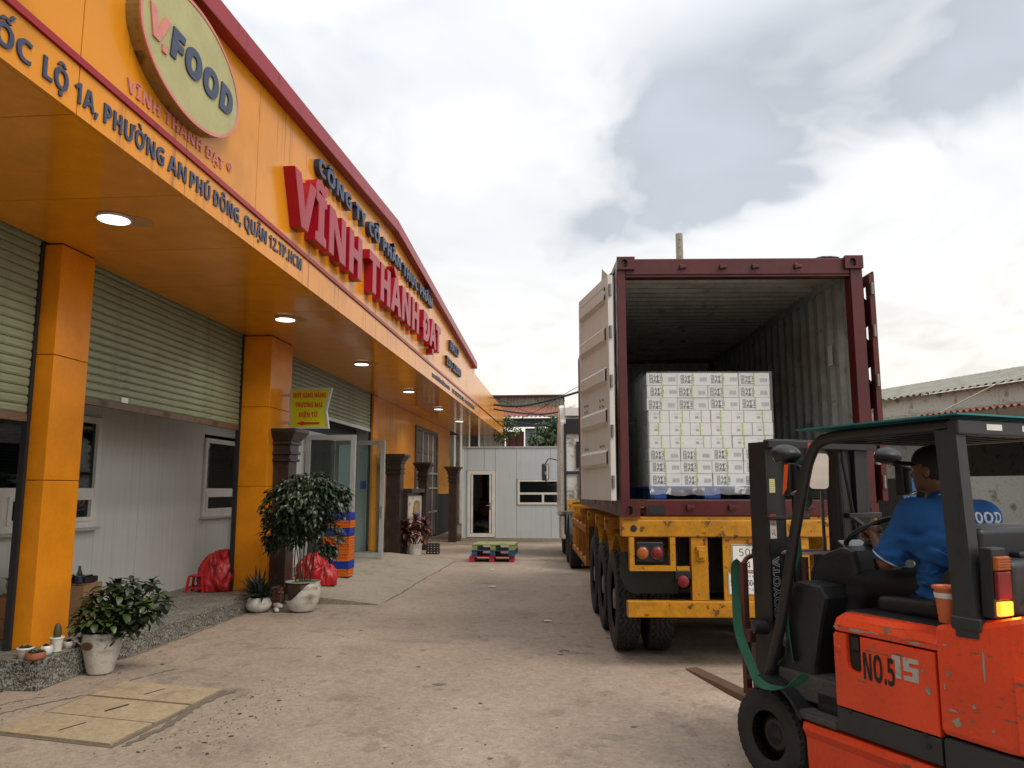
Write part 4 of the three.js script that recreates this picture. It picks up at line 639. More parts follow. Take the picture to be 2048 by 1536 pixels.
  // crates
  const W = 0.50, Dp = 0.36, hC = 0.138, crateG = (() => { const g = [bb(-W / 2, W / 2, 0, 0.01, -Dp / 2, Dp / 2)]; for (const y of [0.0, 0.06, hC - 0.028]) for (const [a, b, c, d] of [[-W / 2, W / 2, Dp / 2 - 0.012, Dp / 2], [-W / 2, W / 2, -Dp / 2, -Dp / 2 + 0.012], [-W / 2, -W / 2 + 0.012, -Dp / 2, Dp / 2], [W / 2 - 0.012, W / 2, -Dp / 2, Dp / 2]]) g.push(bb(a, b, y, y + (y > 0.08 ? 0.026 : 0.018), c, d)); for (let i = 0; i <= 12; i++) { const x = -W / 2 + 0.01 + i * (W - 0.02) / 12; for (const z of [Dp / 2 - 0.006, -Dp / 2 + 0.006]) g.push(bb(x - 0.006, x + 0.006, 0, hC - 0.02, z - 0.005, z + 0.005)); } for (let i = 1; i < 9; i++) { const z = -Dp / 2 + i * Dp / 9; for (const x of [W / 2 - 0.006, -W / 2 + 0.006]) g.push(bb(x - 0.005, x + 0.005, 0, hC - 0.02, z - 0.006, z + 0.006)); } g.push(bb(-W / 2 + 0.014, W / 2 - 0.014, 0.011, 0.1, -Dp / 2 + 0.014, Dp / 2 - 0.014)); return merge(g); })();
  ['orange', 'blue', 'orange', 'orange', 'orange', 'blue', 'orange', 'blue'].forEach((c, i) => tag(inst('plastic_crate', crateG, c === 'blue' ? M.crateBlue : M.crateOrange, null, [-4.24 + rr(-0.008, 0.008), 0.146 + i * 0.1405, -13.75], [0, rr(-0.03, 0.03), 0]), `${c} slotted plastic crate, ${['lowest', 'second from the bottom', 'third from the bottom', 'fourth from the bottom', 'fifth from the bottom', 'sixth from the bottom', 'second from the top', 'topmost'][i]} of the crate stack`, 'crate', 'plastic crates stacked by the doors'));
}
// ---------- pallets in the yard ----------
function palletGeo(w, d, h) { const g = { deck: [], runner: [], block: [] }; for (let i = 0; i < 7; i++) g.deck.push([-w / 2 + (i + 0.5) * w / 7, h - 0.012]); return g; }
{
  const W = 1.02, Dp = 1.0;
  [['red', [0.42, 0.02, 0.05], 0, 0.06, 'red plastic pallet, lowest of the three on the yard', 1.06], ['blue', [0.035, 0.09, 0.2], 0.142, -0.04, 'weathered blue pallet between the red and the green one', 1.0], ['green', [0.30, 0.34, 0.13], 0.276, -0.03, 'pale green pallet on top of the pallet stack', 1.0]].forEach(([c, col, y, turn, lab, k]) => {
    const t = thing('pallet', lab, 'pallet', [-1.92 + (c === 'red' ? -0.05 : 0.02), y + 0.002, -18.6], turn, 'pallets stacked on the yard'), m = mat(col, 0.6, { map: T.dirt }), h = 0.13, w = W * k * 0.96;
    for (let i = 0; i < 7; i++) mesh('deck_board', box(w, 0.02, Dp / 7 - 0.02, [0, h - 0.01, -Dp / 2 + (i + 0.5) * Dp / 7]), m, t);
    for (const x of [-1, 0, 1]) { mesh('runner', box(0.12, 0.018, Dp - 0.02, [x * (w / 2 - 0.06), 0.009, 0]), m, t); for (const z of [-1, 0, 1]) mesh('block', box(0.118, h - 0.0385, 0.12, [x * (w / 2 - 0.06), 0.018 + (h - 0.0385) / 2, z * (Dp / 2 - 0.08)]), m, t); }
  });
}
// scraps of paper and litter
{
  const scrap = (p, s, lab) => { const g = new THREE.PlaneGeometry(s, s * 0.6, 6, 4); g.rotateX(-Math.PI / 2); const q = g.attributes.position; for (let i = 0; i < q.count; i++) q.setY(i, 0.006 + 0.02 * fbm(q.getX(i) * 30 + 9, q.getZ(i) * 30 + p[0], 3, 601)); g.computeVertexNormals(); const h = g.clone(); h.translate(0, 0.0015, 0); tag(mesh('paper_scrap', [g, h], M.paper, null), lab, 'paper', 'scraps of paper on the yard').position.set(p[0], 0, p[1]); };
  scrap([-1.45, -13.55], 0.13, 'crumpled white paper scrap on the yard before the pallets'); scrap([-0.36, -10.15], 0.1, 'white paper scrap lying near the trailer wheels'); scrap([-1.75, -16.4], 0.07, 'tiny white paper scrap just in front of the pallet stack');
  // dark flecks: leaf crumbs and grit, uncountable
  const g = new THREE.CircleGeometry(1, 6); g.rotateX(-Math.PI / 2); const N = 900, im = new THREE.InstancedMesh(g, mat([0.06, 0.048, 0.036], 0.95), N); const mm = new THREE.Matrix4();
  for (let i = 0; i < N; i++) { let x, z; const nearEdge = rnd() < 0.3; if (nearEdge) { z = rr(-11, -5); x = -4.45 + Math.abs(rr(-0.3, 0.5)) ; } else { x = rr(-4.2, 2.5); z = -3.8 - 15 * rnd() * rnd(); } if (rnd() < 0.25) { x = -2.75 + rr(-0.1, 0.5); z = rr(-7, -5); } const s = rr(0.003, 0.011) * (rnd() < 0.05 ? 2.2 : 1); mm.compose(V(x, 0.0045, z), new THREE.Quaternion().setFromEuler(new THREE.Euler(rr(-0.15, 0.15), rr(0, 6), 0)), V(s, 1, s * rr(0.3, 0.8))); im.setMatrixAt(i, mm); }
  { const sg = []; for (let i = 0; i < 70; i++) { const near = i < 26, x = near ? rr(-3.6, 1.2) : rr(-3.4, 0.6), z = near ? rr(-4.2, -9) : rr(-8, -20), R = rr(0.006, 0.024) * (rnd() < 0.12 ? 1.8 : 1), pts = []; for (let k = 0; k < 22; k++) { const a = k / 22 * 6.2832, q = R * (0.3 + 1.5 * fbm(Math.cos(a) * 3.5 + i * 7 + 50, Math.sin(a) * 1.5 + 50, 3, 631)); pts.push([q * Math.cos(a) * 1.5, q * Math.sin(a)]); } sg.push(xf(new THREE.ShapeGeometry(new THREE.Shape(pts.map((p) => new THREE.Vector2(...p)))), [x, 0.0035, z], [-Math.PI / 2, 0, rr(-0.5, 0.5)])); } const o = mesh('oil_spots', sg, mat([0.16, 0.13, 0.105], 0.7, { map: T.dirt }), null); o.userData = { kind: 'stuff', label: 'small dark oil and dirt spots on the yard', category: 'stains' }; }
  im.name = 'ground_litter'; im.userData = { kind: 'stuff', label: 'dark leaf crumbs and grit scattered on the yard', category: 'litter' }; im.receiveShadow = true; scene.add(im);
}
// ---------- container truck ----------
const TA = 3.45 * D2R, TO = V(0.44, 0, -7.55), tw = (s, y, u) => { const c = Math.cos(TA), n = Math.sin(TA); return [TO.x + s * c - u * n, y, TO.z - s * n - u * c]; };
const CY = 1.42, CH = 2.55, CW = 2.438, CL = 6.06, CT = CY + CH;
// corrugated sheet: profile along x (length L) with depth d, height h upwards
function corrugated(L, h, d, pitch, thick) {
  const top = [], n = Math.round(L / pitch), p = L / n; for (let i = 0; i < n; i++) { const a = i * p; top.push([a, 0], [a + p * 0.26, 0], [a + p * 0.5, d], [a + p * 0.76, d]); } top.push([L, 0]);
  const pts = [...top, ...top.slice().reverse().map(([x, y]) => [x, y - thick])];
  return xf(ext(pts, h), null, [-Math.PI / 2, 0, 0]); // x along, y up (height), -z = depth
}
{
  const t = thing('shipping_container', 'open maroon shipping container on the yellow trailer', 'container', tw(0, CY, 0), TA), H = CH;
  const c = (geo) => geo; // local: x right, y up from the container floor, -z forward
  // rear frame
  mesh('corner_post', bb(0, 0.085, 0.001, H, 0, -0.16, 0.008), M.maroon, t); mesh('corner_post', bb(CW - 0.12, CW, 0.001, H, 0, -0.16, 0.008), M.maroon, t);
  for (const x of [0, CW - 0.12]) mesh('corner_post', bb(x, x + 0.12, 0, H, -CL + 0.14, -CL), M.maroon, t);
  mesh('door_header', [bb(0.086, CW - 0.121, H - 0.165, H, -0.006, -0.14, 0.008), bb(0.086, CW - 0.121, H - 0.185, H - 0.166, -0.02, -0.14)], M.maroon, t);
  mesh('door_sill', [bb(0.24, CW - 0.24, 0.005, 0.155, -0.01, -0.16, 0.006), bb(0.086, 0.24, 0.09, 0.155, -0.01, -0.16), bb(CW - 0.24, CW - 0.121, 0.09, 0.155, -0.01, -0.16)], M.maroon, t);
  mesh('forklift_pocket', bb(0.265, 0.42, 0.02, 0.105, -0.004, -0.011), M.dark, t);
  mesh('side_rail', [bb(0.0, 0.06, 0.0, 0.15, -0.161, -CL + 0.141), bb(CW - 0.06, CW, 0, 0.15, -0.161, -CL + 0.141)], M.maroon, t); mesh('side_rail', [bb(0, 0.06, H - 0.06, H - 0.002, -0.161, -CL + 0.141), bb(CW - 0.06, CW, H - 0.06, H - 0.002, -0.161, -CL + 0.141)], M.maroon, t);
  // walls: outer maroon sheet, inner pale sheet
  const L = CL - 0.21, wallG = corrugated(L, H - 0.21, 0.034, 0.262, 0.004);
  mesh('side_wall', xf(wallG.clone(), [0.012, 0.15, -0.16 - L], [0, -Math.PI / 2, 0]), M.maroon, t); mesh('side_lining', xf(wallG.clone(), [0.018, 0.15, -0.16 - L], [0, -Math.PI / 2, 0]), M.inside, t);
  mesh('side_wall', xf(wallG.clone(), [CW - 0.012, 0.15, -0.16], [0, Math.PI / 2, 0]), M.maroon, t); mesh('side_lining', xf(wallG.clone(), [CW - 0.018, 0.15, -0.16], [0, Math.PI / 2, 0]), M.inside, t);
  mesh('front_wall', [bb(0.1, CW - 0.1, 0.0, H, -CL + 0.02, -CL + 0.001)], M.maroon, t); mesh('front_lining', xf(corrugated(CW - 0.2, H - 0.18, 0.034, 0.25, 0.004), [0.1, 0.15, -CL + 0.03], [0, 0, 0], [1, 1, -1]), M.inside, t);
  const rg = corrugated(L, CW - 0.124, 0.034, 0.205, 0.004).rotateX(Math.PI / 2); mesh('roof', xf(rg.clone(), [0.062, H - 0.036, -0.16], [0, Math.PI / 2, 0]), M.maroon, t); mesh('roof_lining', xf(rg.clone(), [0.062, H - 0.043, -0.16], [0, Math.PI / 2, 0]), M.inside, t);
  mesh('floor', bb(0.06, CW - 0.06, 0.13, 0.156, -0.161, -CL + 0.06), mat([0.07, 0.05, 0.035], 0.7, { map: T.wood }), t);
  mesh('kick_rail', [bb(CW - 0.08, CW - 0.055, 0.157, 0.31, -0.17, -CL + 0.1), bb(0.055, 0.08, 0.157, 0.31, -0.17, -CL + 0.1)], M.inside, t);
  mesh('front_header', bb(0.121, CW - 0.121, H - 0.09, H, -CL + 0.20, -CL + 0.021), M.maroon, t);
  for (const x of [0.061, CW - 0.078]) mesh('top_lining', bb(x, x + 0.017, H - 0.12, H - 0.012, -0.17, -CL + 0.2), M.inside, t);
  for (const [x, z, a, b, sd] of [[0.95, -0.5, 0.32, 0.10, 1], [1.35, -0.42, 0.42, 0.12, 2], [0.62, -0.62, 0.2, 0.05, 3]]) mesh('tar_stain', nets((X, Y, Z) => Math.max((Math.hypot(X / a, Z / b) - 0.45 - 0.9 * fbm(X * 9 + 30 + sd, Z * 16 + 30, 4, 731)) * 0.05, Math.abs(Y) - 0.004), [-a * 1.3, -0.02, -b * 1.4], [a * 1.3, 0.02, b * 1.4], 0.012).translate(x, H - 0.052, z), M.dark, t);
  mesh('paper_label', bb(CW - 0.058, CW - 0.056, 1.58, 1.80, -0.72, -0.84), M.paper, t);
  // corner castings with oval holes
  for (const [x, y] of [[0, 0], [CW - 0.178, 0], [0, H - 0.118], [CW - 0.178, H - 0.118]]) { const k = mesh('corner_casting', ext([[0, 0], [0.178, 0], [0.178, 0.13], [0, 0.13]], 0.04, 0, [roundPts(0.062, 0.085, 0.03).reverse().map(([a, b]) => [a + 0.075, b + 0.06])]).translate(x, y + (y ? 0 : -0.003), -0.006), M.maroon, t); mesh('casting_hole', bb(x + 0.03, x + 0.13, y + 0.008, y + 0.112, -0.012, -0.009), M.dark, t, k); }
  for (const [x, y] of [[0.66, H - 0.09], [1.06, H - 0.09], [1.38, H - 0.09], [1.8, H - 0.09], [0.66, 0.085], [1.06, 0.085], [1.38, 0.085], [1.8, 0.085]]) mesh('lock_keeper', [box(0.075, 0.03, 0.03, [x, y, 0.008], null, 0.006), box(0.03, 0.05, 0.04, [x - 0.02, y, 0.01], null, 0.008)], M.maroon, t);
  // left door swung right back along the side, pale inner face outwards
  const door = (sg, px, a, m, lab) => {
    const g = new THREE.Group(); const W = 1.17, y0 = 0.15, y1 = H - 0.17;
    const d = mesh('container_door', [bb(0, W, y0, y0 + 0.09, 0, -0.05), bb(0, W, y1 - 0.09, y1, 0, -0.05), bb(0, 0.09, y0 + 0.09, y1 - 0.09, 0, -0.05), bb(W - 0.09, W, y0 + 0.09, y1 - 0.09, 0, -0.05)], m, t); d.userData.label = lab;
    const n = 5, ph = (y1 - y0 - 0.18) / n; const pts = []; for (let i = 0; i < n; i++) { const y = y0 + 0.09 + i * ph; pts.push([0, y], [0, y + ph * 0.58], [0.034, y + ph * 0.66], [0.034, y + ph * 0.92]); } pts.push([0, y1 - 0.09]);
    mesh('door_sheet', xf(ext([...pts, ...pts.slice().reverse().map(([x, y]) => [x - 0.006, y])], W - 0.18), [0.09, 0, -0.04], [0, Math.PI / 2, 0]), m, d);
    for (const x of [0.28, 0.9]) mesh('lock_bar', [rod([x, y0 - 0.04, sg > 0 ? 0.032 : -0.085], [x, y1 + 0.04, sg > 0 ? 0.032 : -0.085], 0.017, 10), ...[0.2, 0.45, 0.7, 0.9].map((k) => box(0.045, 0.04, 0.045, [x, lerp(y0, y1, k), sg > 0 ? 0.024 : -0.072]))], M.steel, d);
    for (const k of [0.08, 0.3, 0.52, 0.74, 0.93]) mesh('hinge', [rod([-0.01, lerp(y0, y1, k) - 0.06, -0.03], [-0.01, lerp(y0, y1, k) + 0.06, -0.03], 0.016, 8)], M.steel, d);
    mesh('door_seal', [bb(W - 0.015, W + 0.02, y0, y1, -0.002, -0.018), bb(0, W, y1, y1 + 0.02, -0.002, -0.018)], M.rubber, d);
    for (const k of [0.2, 0.24, 0.42, 0.45]) for (const x of [0.25, 0.35, 0.85, 0.95]) mesh('bolt', xf(cyl(0.012, 0.012, 0.012, 8), [x, lerp(y0, y1, k), -0.05], [Math.PI / 2, 0, 0]), M.steel, d);
    d.position.set(px, 0, 0.012); d.rotation.y = a; return d;
  };
  door(1, -0.045, 100.5 * D2R, M.doorPaint, 'pale grey inner face of the left door folded back'); door(-1, CW + 0.105, 91 * D2R, M.maroon, 'right door folded back flat against the container side');
  // torn tarpaulin strip on top of the open left door
  mesh('tarp_scrap', ribbon([[-0.07, H - 0.17, -0.25], [-0.1, H - 0.06, -0.45], [-0.09, H - 0.02, -0.62]], 0.16, 0.004, () => V(0, 0.6, 0.5), 12), mat([0.5, 0.5, 0.47], 0.7), t);
}
// cartons on their pallet inside the container
const kanaTexs = [0, 1, 2].map((v) => canvasTex(512, 256, (k, w, h) => {
  k.fillStyle = ['#f1f1ef', '#ecebe8', '#f3f3f3'][v]; k.fillRect(0, 0, w, h); k.strokeStyle = ['#2c2c2e', '#46464a', '#38383a'][v]; k.lineCap = 'round'; k.translate([0, -14, 10][v], [-6, 8, 2][v]); k.transform(1, [0, 0.015, -0.012][v], 0, 1.28, 0, -36);
  const st = (pts, lw = 14) => { k.lineWidth = lw; k.beginPath(); pts.forEach((p, i) => i ? k.quadraticCurveTo(p[2] ?? p[0], p[3] ?? p[1], p[0], p[1]) : k.moveTo(p[0], p[1])); k.stroke(); };
  // boxed kanji stamp
  k.lineWidth = 9; k.strokeRect(52, 62, 46, 60); k.strokeRect(52, 130, 46, 66); st([[62, 80], [90, 80]], 6); st([[62, 95], [90, 95]], 6); st([[76, 70], [76, 114]], 6); st([[62, 150], [90, 150]], 6); st([[62, 165], [90, 165]], 6); st([[62, 182], [90, 182]], 6); st([[76, 140], [76, 190]], 6);
  // u zu ra / ta ma go
  st([[128, 72], [142, 78]]); st([[118, 98], [150, 100, 142, 86], [136, 132, 156, 122]]); st([[166, 84], [210, 84]]); st([[190, 68], [190, 112], [178, 104, 170, 92], [190, 100, 186, 88], [182, 134, 196, 120]]); st([[214, 66], [220, 74]], 7); st([[226, 62], [232, 70]], 7); st([[244, 72], [258, 80]]); st([[240, 92], [240, 116], [266, 110, 260, 98], [244, 136, 272, 130]]);
  st([[118, 158], [150, 156]]); st([[136, 144], [118, 196, 130, 170]]); st([[142, 172], [160, 170]], 9); st([[140, 190], [162, 192, 146, 200]], 9); st([[170, 158], [206, 158]]); st([[172, 174], [204, 174]]); st([[190, 146], [190, 190], [174, 192, 176, 180], [206, 196, 198, 186]]); st([[224, 160], [254, 160, 242, 154]]); st([[222, 190], [258, 188, 236, 200]]); st([[258, 148], [264, 156]], 7); st([[268, 144], [274, 152]], 7);
  // bar-code box
  k.lineWidth = 4; k.strokeRect(372, 108, 110, 62); k.fillStyle = '#3a3a3c'; for (let i = 0; i < 13; i++) k.fillRect(380 + i * 8, 114, i % 3 ? 3 : 5, 48);
}));
const smallTex = canvasTex(256, 192, (k, w, h) => { k.fillStyle = '#f0f0ee'; k.fillRect(0, 0, w, h); k.fillStyle = '#55565a'; for (let i = 0; i < 5; i++) k.fillRect(64, 92 + i * 8, 44, 5); k.fillStyle = '#8b8c90'; for (let i = 0; i < 3; i++) k.fillRect(60, 40 + i * 12, 110 - 20 * i, 3); k.fillRect(120, 110, 50, 3); k.fillRect(120, 120, 40, 3); });
{
  const cards = [[0.74, 0.74, 0.735], [0.70, 0.69, 0.67], [0.76, 0.76, 0.76]].map((c) => mat(c, 0.6, { map: T.fine })), card = cards[0], As = kanaTexs.map((t) => decalMat(t, 0.6)), Bm = decalMat(smallTex, 0.6), band = mat([0.42, 0.55, 0.03], 0.4);
  const x0 = 0.345, x1 = 1.625, rowH = 0.131, dep = 0.42, geo = {};
  const ord = ['top', 'second', 'third', 'fourth', 'fifth', 'sixth', 'seventh', 'eighth', 'bottom'], from = ['first', 'second', 'third', 'fourth', 'fifth', 'sixth'];
  for (let r = 0; r < 9; r++) {
    const n = r >= 3 && r < 6 ? 6 : 4, w = (x1 - x0) / n, y = 1.705 + (8 - r) * rowH, key = 'k' + n;
    geo[key] ||= { b: merge(box(w - 0.003, rowH - 0.002, dep, [0, rowH / 2, 0], null, 0.003)), f: new THREE.BoxGeometry(w - 0.006, rowH - 0.006, 0.0012), s: merge([bb(-0.006, 0.006, 0.001, rowH - 0.001, dep / 2 + 0.0015, dep / 2 + 0.0032)]) };
    for (let i = 0; i < n; i++) {
      const sh = (r >= 3 ? 0.018 : 0) + rr(-0.004, 0.004), t = thing('carton', `white carton, ${from[i]} from the left in the ${ord[r]} row of the wrapped pallet load`, 'carton', tw(x0 + (i + 0.5) * w + sh, y, 0.5 + dep / 2 + rr(-0.004, 0.004)), TA, 'white cartons on the pallet in the container');
      inst('body', geo[key].b, cards[(r * 5 + i * 3) % 7 % 3], t); t.rotation.y += rr(-0.008, 0.008); const f = inst('print', geo[key].f, n === 4 ? As[(r * 2 + i * 5) % 8 % 3] : Bm, t, [0, rowH / 2, dep / 2 + 0.0008]); inst('strap', geo[key].s, band, t, [n === 4 ? -0.005 + rr(-0.01, 0.015) : rr(-0.01, 0.03), 0, 0]);
    }
  }
  // cartons behind the front ones, only the left column shows
  for (let r = 0; r < 9; r++) { const t = thing('carton', `plain white carton behind the left end of the ${ord[r]} row`, 'carton', tw(x0 + 0.16 + (r >= 3 ? 0.018 : 0), 1.705 + (8 - r) * rowH, 1.15), TA, 'cartons behind the front row'); mesh('body', box(0.32, rowH - 0.002, 0.42, [0, rowH / 2, 0], null, 0.003), card, t); }
  // blue pallet under them
  const pt = thing('blue_pallet', 'blue plastic pallet under the white cartons in the container', 'pallet', tw(0.99, 1.577, 1.0), TA), pw = 1.3;
  mesh('deck', box(pw, 0.02, 1.05, [0, 0.117, 0]), M.bluePallet, pt); for (const x of [-1, 0, 1]) for (const z of [-1, 0, 1]) mesh('foot', box(0.17, 0.106, 0.16, [x * (pw / 2 - 0.1), 0.0535, z * 0.44], null, 0.01), M.bluePallet, pt);
  // stretch film
  const ft = thing('stretch_film', 'clear stretch film wrapped round the white cartons with a loose torn hem', 'plastic film', tw(x0, 1.70, 0.5), TA);
  const sheet = (w, h, y0, amp, f) => { const g = new THREE.PlaneGeometry(w, h, 70, 60); g.translate(w / 2, y0 + h / 2, 0); const p = g.attributes.position; for (let i = 0; i < p.count; i++) { const x = p.getX(i), y = p.getY(i), low = sstep(0.03, -0.08, y); p.setZ(i, 0.014 + amp * (fbm(x * 5 + 20 + y * 2, y * 26 + 30, 4, 701) + 0.25 * fbm(x * 30 + 9, y * 60 + 9, 2, 705)) + low * (0.02 + 0.06 * fbm(x * 14 + 5, y * 9 + 5, 3, 709))); p.setY(i, y + low * 0.05 * (fbm(x * 7 + 3, 2, 3, 711) - 0.5)); } g.computeVertexNormals(); return g; };
  mesh('front_film', sheet(x1 - x0 + 0.02, 1.27, -0.075, 0.02), M.film, ft);
  mesh('side_film', xf(sheet(0.9, 1.2, 0.0, 0.012), [-0.012, 0, -0.9], [0, -Math.PI / 2, 0]), M.film, ft);
  // second load, wrapped in grey film, farther in
  const dk = thing('dark_wrapped_load', 'grey film-wrapped load standing deeper in the container at the left', 'wrapped load', tw(0.62, 1.578, 2.75), TA);
  mesh('pallet', [box(1.1, 0.1, 1.0, [0, 0.05, 0])], M.bluePallet, dk); mesh('wrapping', nets((X, Y, Z) => { const q = Math.max(Math.abs(X) - 0.5, Math.abs(Y - 0.53) - 0.42, Math.abs(Z) - 0.46); return q - 0.02 - 0.02 * (fbm(X * 8 + Z * 8 + 40, Y * 30 + 40, 3, 721) - 0.5); }, [-0.6, 0.05, -0.55], [0.6, 1.05, 0.55], 0.03), mat([0.10, 0.105, 0.11], 0.35, { map: T.dirt }), dk);
}
// tyres
function tyreGeo(R, W, rim, zig, grooves = [-0.3, -0.1, 0.1, 0.3], around = 150) {
  const prof = []; const hw = W / 2; // across: inner bead -> sidewall -> tread -> sidewall -> bead
  prof.push([rim, -hw * 0.78], [rim + 0.02, -hw * 0.86], [lerp(rim, R, 0.45), -hw], [R - 0.05, -hw * 0.97], [R - 0.015, -hw * 0.88]);
  const nt = 26; for (let i = 0; i <= nt; i++) { const x = lerp(-0.86, 0.86, i / nt); prof.push([R - 0.012 * x * x, x * hw, 1]); }
  prof.push([R - 0.015, hw * 0.88], [R - 0.05, hw * 0.97], [lerp(rim, R, 0.45), hw], [rim + 0.02, hw * 0.86], [rim, hw * 0.78]);
  const P = [], I = [], m = prof.length;
  for (let a = 0; a <= around; a++) { const an = a / around * 2 * Math.PI; prof.forEach(([r, x, tr], j) => { let q = r; if (tr) { for (const g of grooves) { const c = g * W + zig * 0.016 * (Math.abs(((an * 30 / Math.PI) % 2) - 1) * 2 - 1); if (Math.abs(x - c) < W * 0.026) q -= 0.016; } if (Math.abs(x) > hw * 0.66 && Math.sin(an * 42) > 0.55) q -= 0.014; } P.push(x, q * Math.cos(an), q * Math.sin(an)); if (a && j) { const k = (a - 1) * m + j - 1; I.push(k, k + 1, k + m, k + 1, k + m + 1, k + m); } }); }
  const g = new THREE.BufferGeometry(); g.setAttribute('position', new THREE.Float32BufferAttribute(P, 3)); g.setIndex(I); return uvBox(toCreasedNormals(g.toNonIndexed(), 0.7));
}
const bigTyre = tyreGeo(0.52, 0.25, 0.29, 1), bigRim = merge([xf(lathe([[0.29, -0.1], [0.27, -0.09], [0.27, 0.02], [0.20, 0.05], [0.12, 0.05], [0.10, 0.10], [0.001, 0.11]], 28), null, [0, 0, Math.PI / 2]), ...Array.from({ length: 10 }, (_, i) => cyl(0.014, 0.014, 0.03, 6, [-0.055, 0.165 * Math.cos(i * 0.628), 0.165 * Math.sin(i * 0.628)], [0, 0, Math.PI / 2]))]);
function dual(t, u, side, sp = [0.12, 0.455], w = 0.52) { for (const k of [0, 1]) { const s = side < 0 ? sp[k] : CW - sp[k], wh = inst('wheel', bigRim, M.steel, t, [s, w, -u], null, [side < 0 ? (k ? -1 : 1) : (k ? 1 : -1), 1, 1]); inst('tyre', bigTyre, M.rubber, wh); } }
{
  const t = thing('container_trailer', 'worn yellow skeletal container trailer with three axles', 'trailer', tw(0, 0, 0), TA);
  mesh('rear_beam', [bb(0, CW, 1.225, 1.385, 0.0, -0.16, 0.012), bb(0, CW, 1.386, 1.418, -0.02, -0.15)], M.yellow, t);
  for (const x of [0.115, CW - 0.115]) mesh('beam_hole', cyl(0.032, 0.032, 0.006, 20, [x, 1.305, 0.001], [Math.PI / 2, 0, 0]), M.dark, t);
  mesh('main_rail', [bb(0.72, 0.86, 1.36, 1.39, -0.161, -10.9), bb(0.78, 0.80, 0.98, 1.36, -0.161, -10.9), bb(0.72, 0.86, 0.95, 0.98, -0.161, -10.9)], M.yellow, t); mesh('main_rail', [bb(1.58, 1.72, 1.36, 1.39, -0.161, -10.9), bb(1.64, 1.66, 0.98, 1.36, -0.161, -10.9), bb(1.58, 1.72, 0.95, 0.98, -0.161, -10.9)], M.yellow, t);
  for (const u of [1.6, 2.8, 4.2, 5.9, 7.6, 9.4]) mesh('cross_member', [bb(0.0, 0.719, 1.22, 1.355, -u, -u - 0.12), bb(0.87, 1.57, 1.22, 1.355, -u, -u - 0.12), bb(1.73, CW, 1.22, 1.355, -u, -u - 0.12)], M.yellow, t);
  for (const [a, b] of [[0.66, 0.82], [1.62, 1.78]]) { mesh('upright', bb(a, b, 0.632, 1.224, -0.02, -0.1, 0.006), M.yellow, t); mesh('tow_hook', [bb(a + 0.045, a + 0.13, 1.0, 1.14, 0.0, -0.019, 0.008), bb(a + 0.06, a + 0.115, 1.03, 1.11, 0.001, 0.03, 0.008)], M.yellow, t); }
  mesh('plate_panel', bb(0.965, 1.475, 0.632, 1.224, -0.03, -0.06), M.yellow, t);
  mesh('rear_bumper', bb(0.045, CW - 0.045, 0.48, 0.63, 0.012, -0.1, 0.01), M.yellow, t);
  for (const sg of [0, 1]) {
    const X = (v) => sg ? CW - v : v, f = (a, b, ...r) => bb(X(a), X(b), ...r);
    mesh('lamp_guard', [f(0.07, 0.115, 0.91, 1.224, 0.02, -0.08), f(0.455, 0.505, 0.91, 1.224, 0.02, -0.08), f(0.116, 0.454, 0.91, 0.96, 0.02, -0.08)], M.yellow, t);
    const lc = mesh('tail_lamp', f(0.135, 0.40, 0.985, 1.18, -0.01, -0.06, 0.015), M.plastic, t); for (const [x, m] of [[0.197, M.lampAmber], [0.335, M.lampRed]]) { mesh('lens', xf(lathe([[0.055, 0], [0.055, 0.012], [0.03, 0.022], [0.001, 0.025]], 24), [X(x), 1.075, -0.012], [Math.PI / 2, 0, 0]), m, lc); mesh('bezel', xf(new THREE.TorusGeometry(0.06, 0.008, 8, 28), [X(x), 1.075, -0.006]), M.plastic, lc); }
    const fg = mesh('fog_lamp', [xf(lathe([[0.075, -0.04], [0.08, 0.0], [0.075, 0.02]], 24), [X(0.575), 0.81, -0.03], [Math.PI / 2, 0, 0]), f(0.5, 0.65, 0.83, 0.91, -0.06, -0.01, 0.01)], M.plastic, t); mesh('lens', xf(lathe([[0.056, 0], [0.05, 0.016], [0.001, 0.022]], 24), [X(0.575), 0.81, -0.008], [Math.PI / 2, 0, 0]), M.lampRed, fg); mesh('bracket', f(0.52, 0.64, 0.912, 0.95, -0.01, -0.06), M.yellow, fg);
    mesh('mud_flap', xf(ext([[0.0, 0.40], [0.0, 0.16], [0.06, 0.04], [0.12, 0.0], [0.56, 0.0], [0.56, 0.40]], 0.012), [sg ? CW - 0.56 : 0, 0.675, -0.2], [0.06, 0, 0]), M.flap, t);
    for (let u of [0.98, 2.22, 3.44]) { dual(t, u, sg ? 1 : -1); mesh('spring_hanger', f(0.64, 0.70, 0.55, 1.2, -u - 0.5, -u - 0.62), M.yellow, t); mesh('mudguard', xf(ext((() => { const o = [], q = []; for (let i = 0; i <= 10; i++) { const a = (18 + 144 * i / 10) * D2R; o.push([0.60 * Math.cos(a), 0.60 * Math.sin(a)]); q.unshift([0.592 * Math.cos(a), 0.592 * Math.sin(a)]); } return [...o, ...q]; })(), 0.5), [sg ? CW - 0.56 : 0.06, 0.60, -u], [0, Math.PI / 2, 0]), M.yellow, t); }
  }
  for (let u of [0.98, 2.22, 3.44]) mesh('axle', rod([0.55, 0.52, -u], [CW - 0.55, 0.52, -u], 0.065, 12), M.blackSteel, t);
  mesh('brake_chamber', [rod([0.9, 0.62, -1.3], [0.9, 0.62, -1.6], 0.1), rod([1.5, 0.62, -1.3], [1.5, 0.62, -1.6], 0.1), bb(0.87, 1.57, 0.7, 0.95, -1.0, -1.12)], M.blackSteel, t);
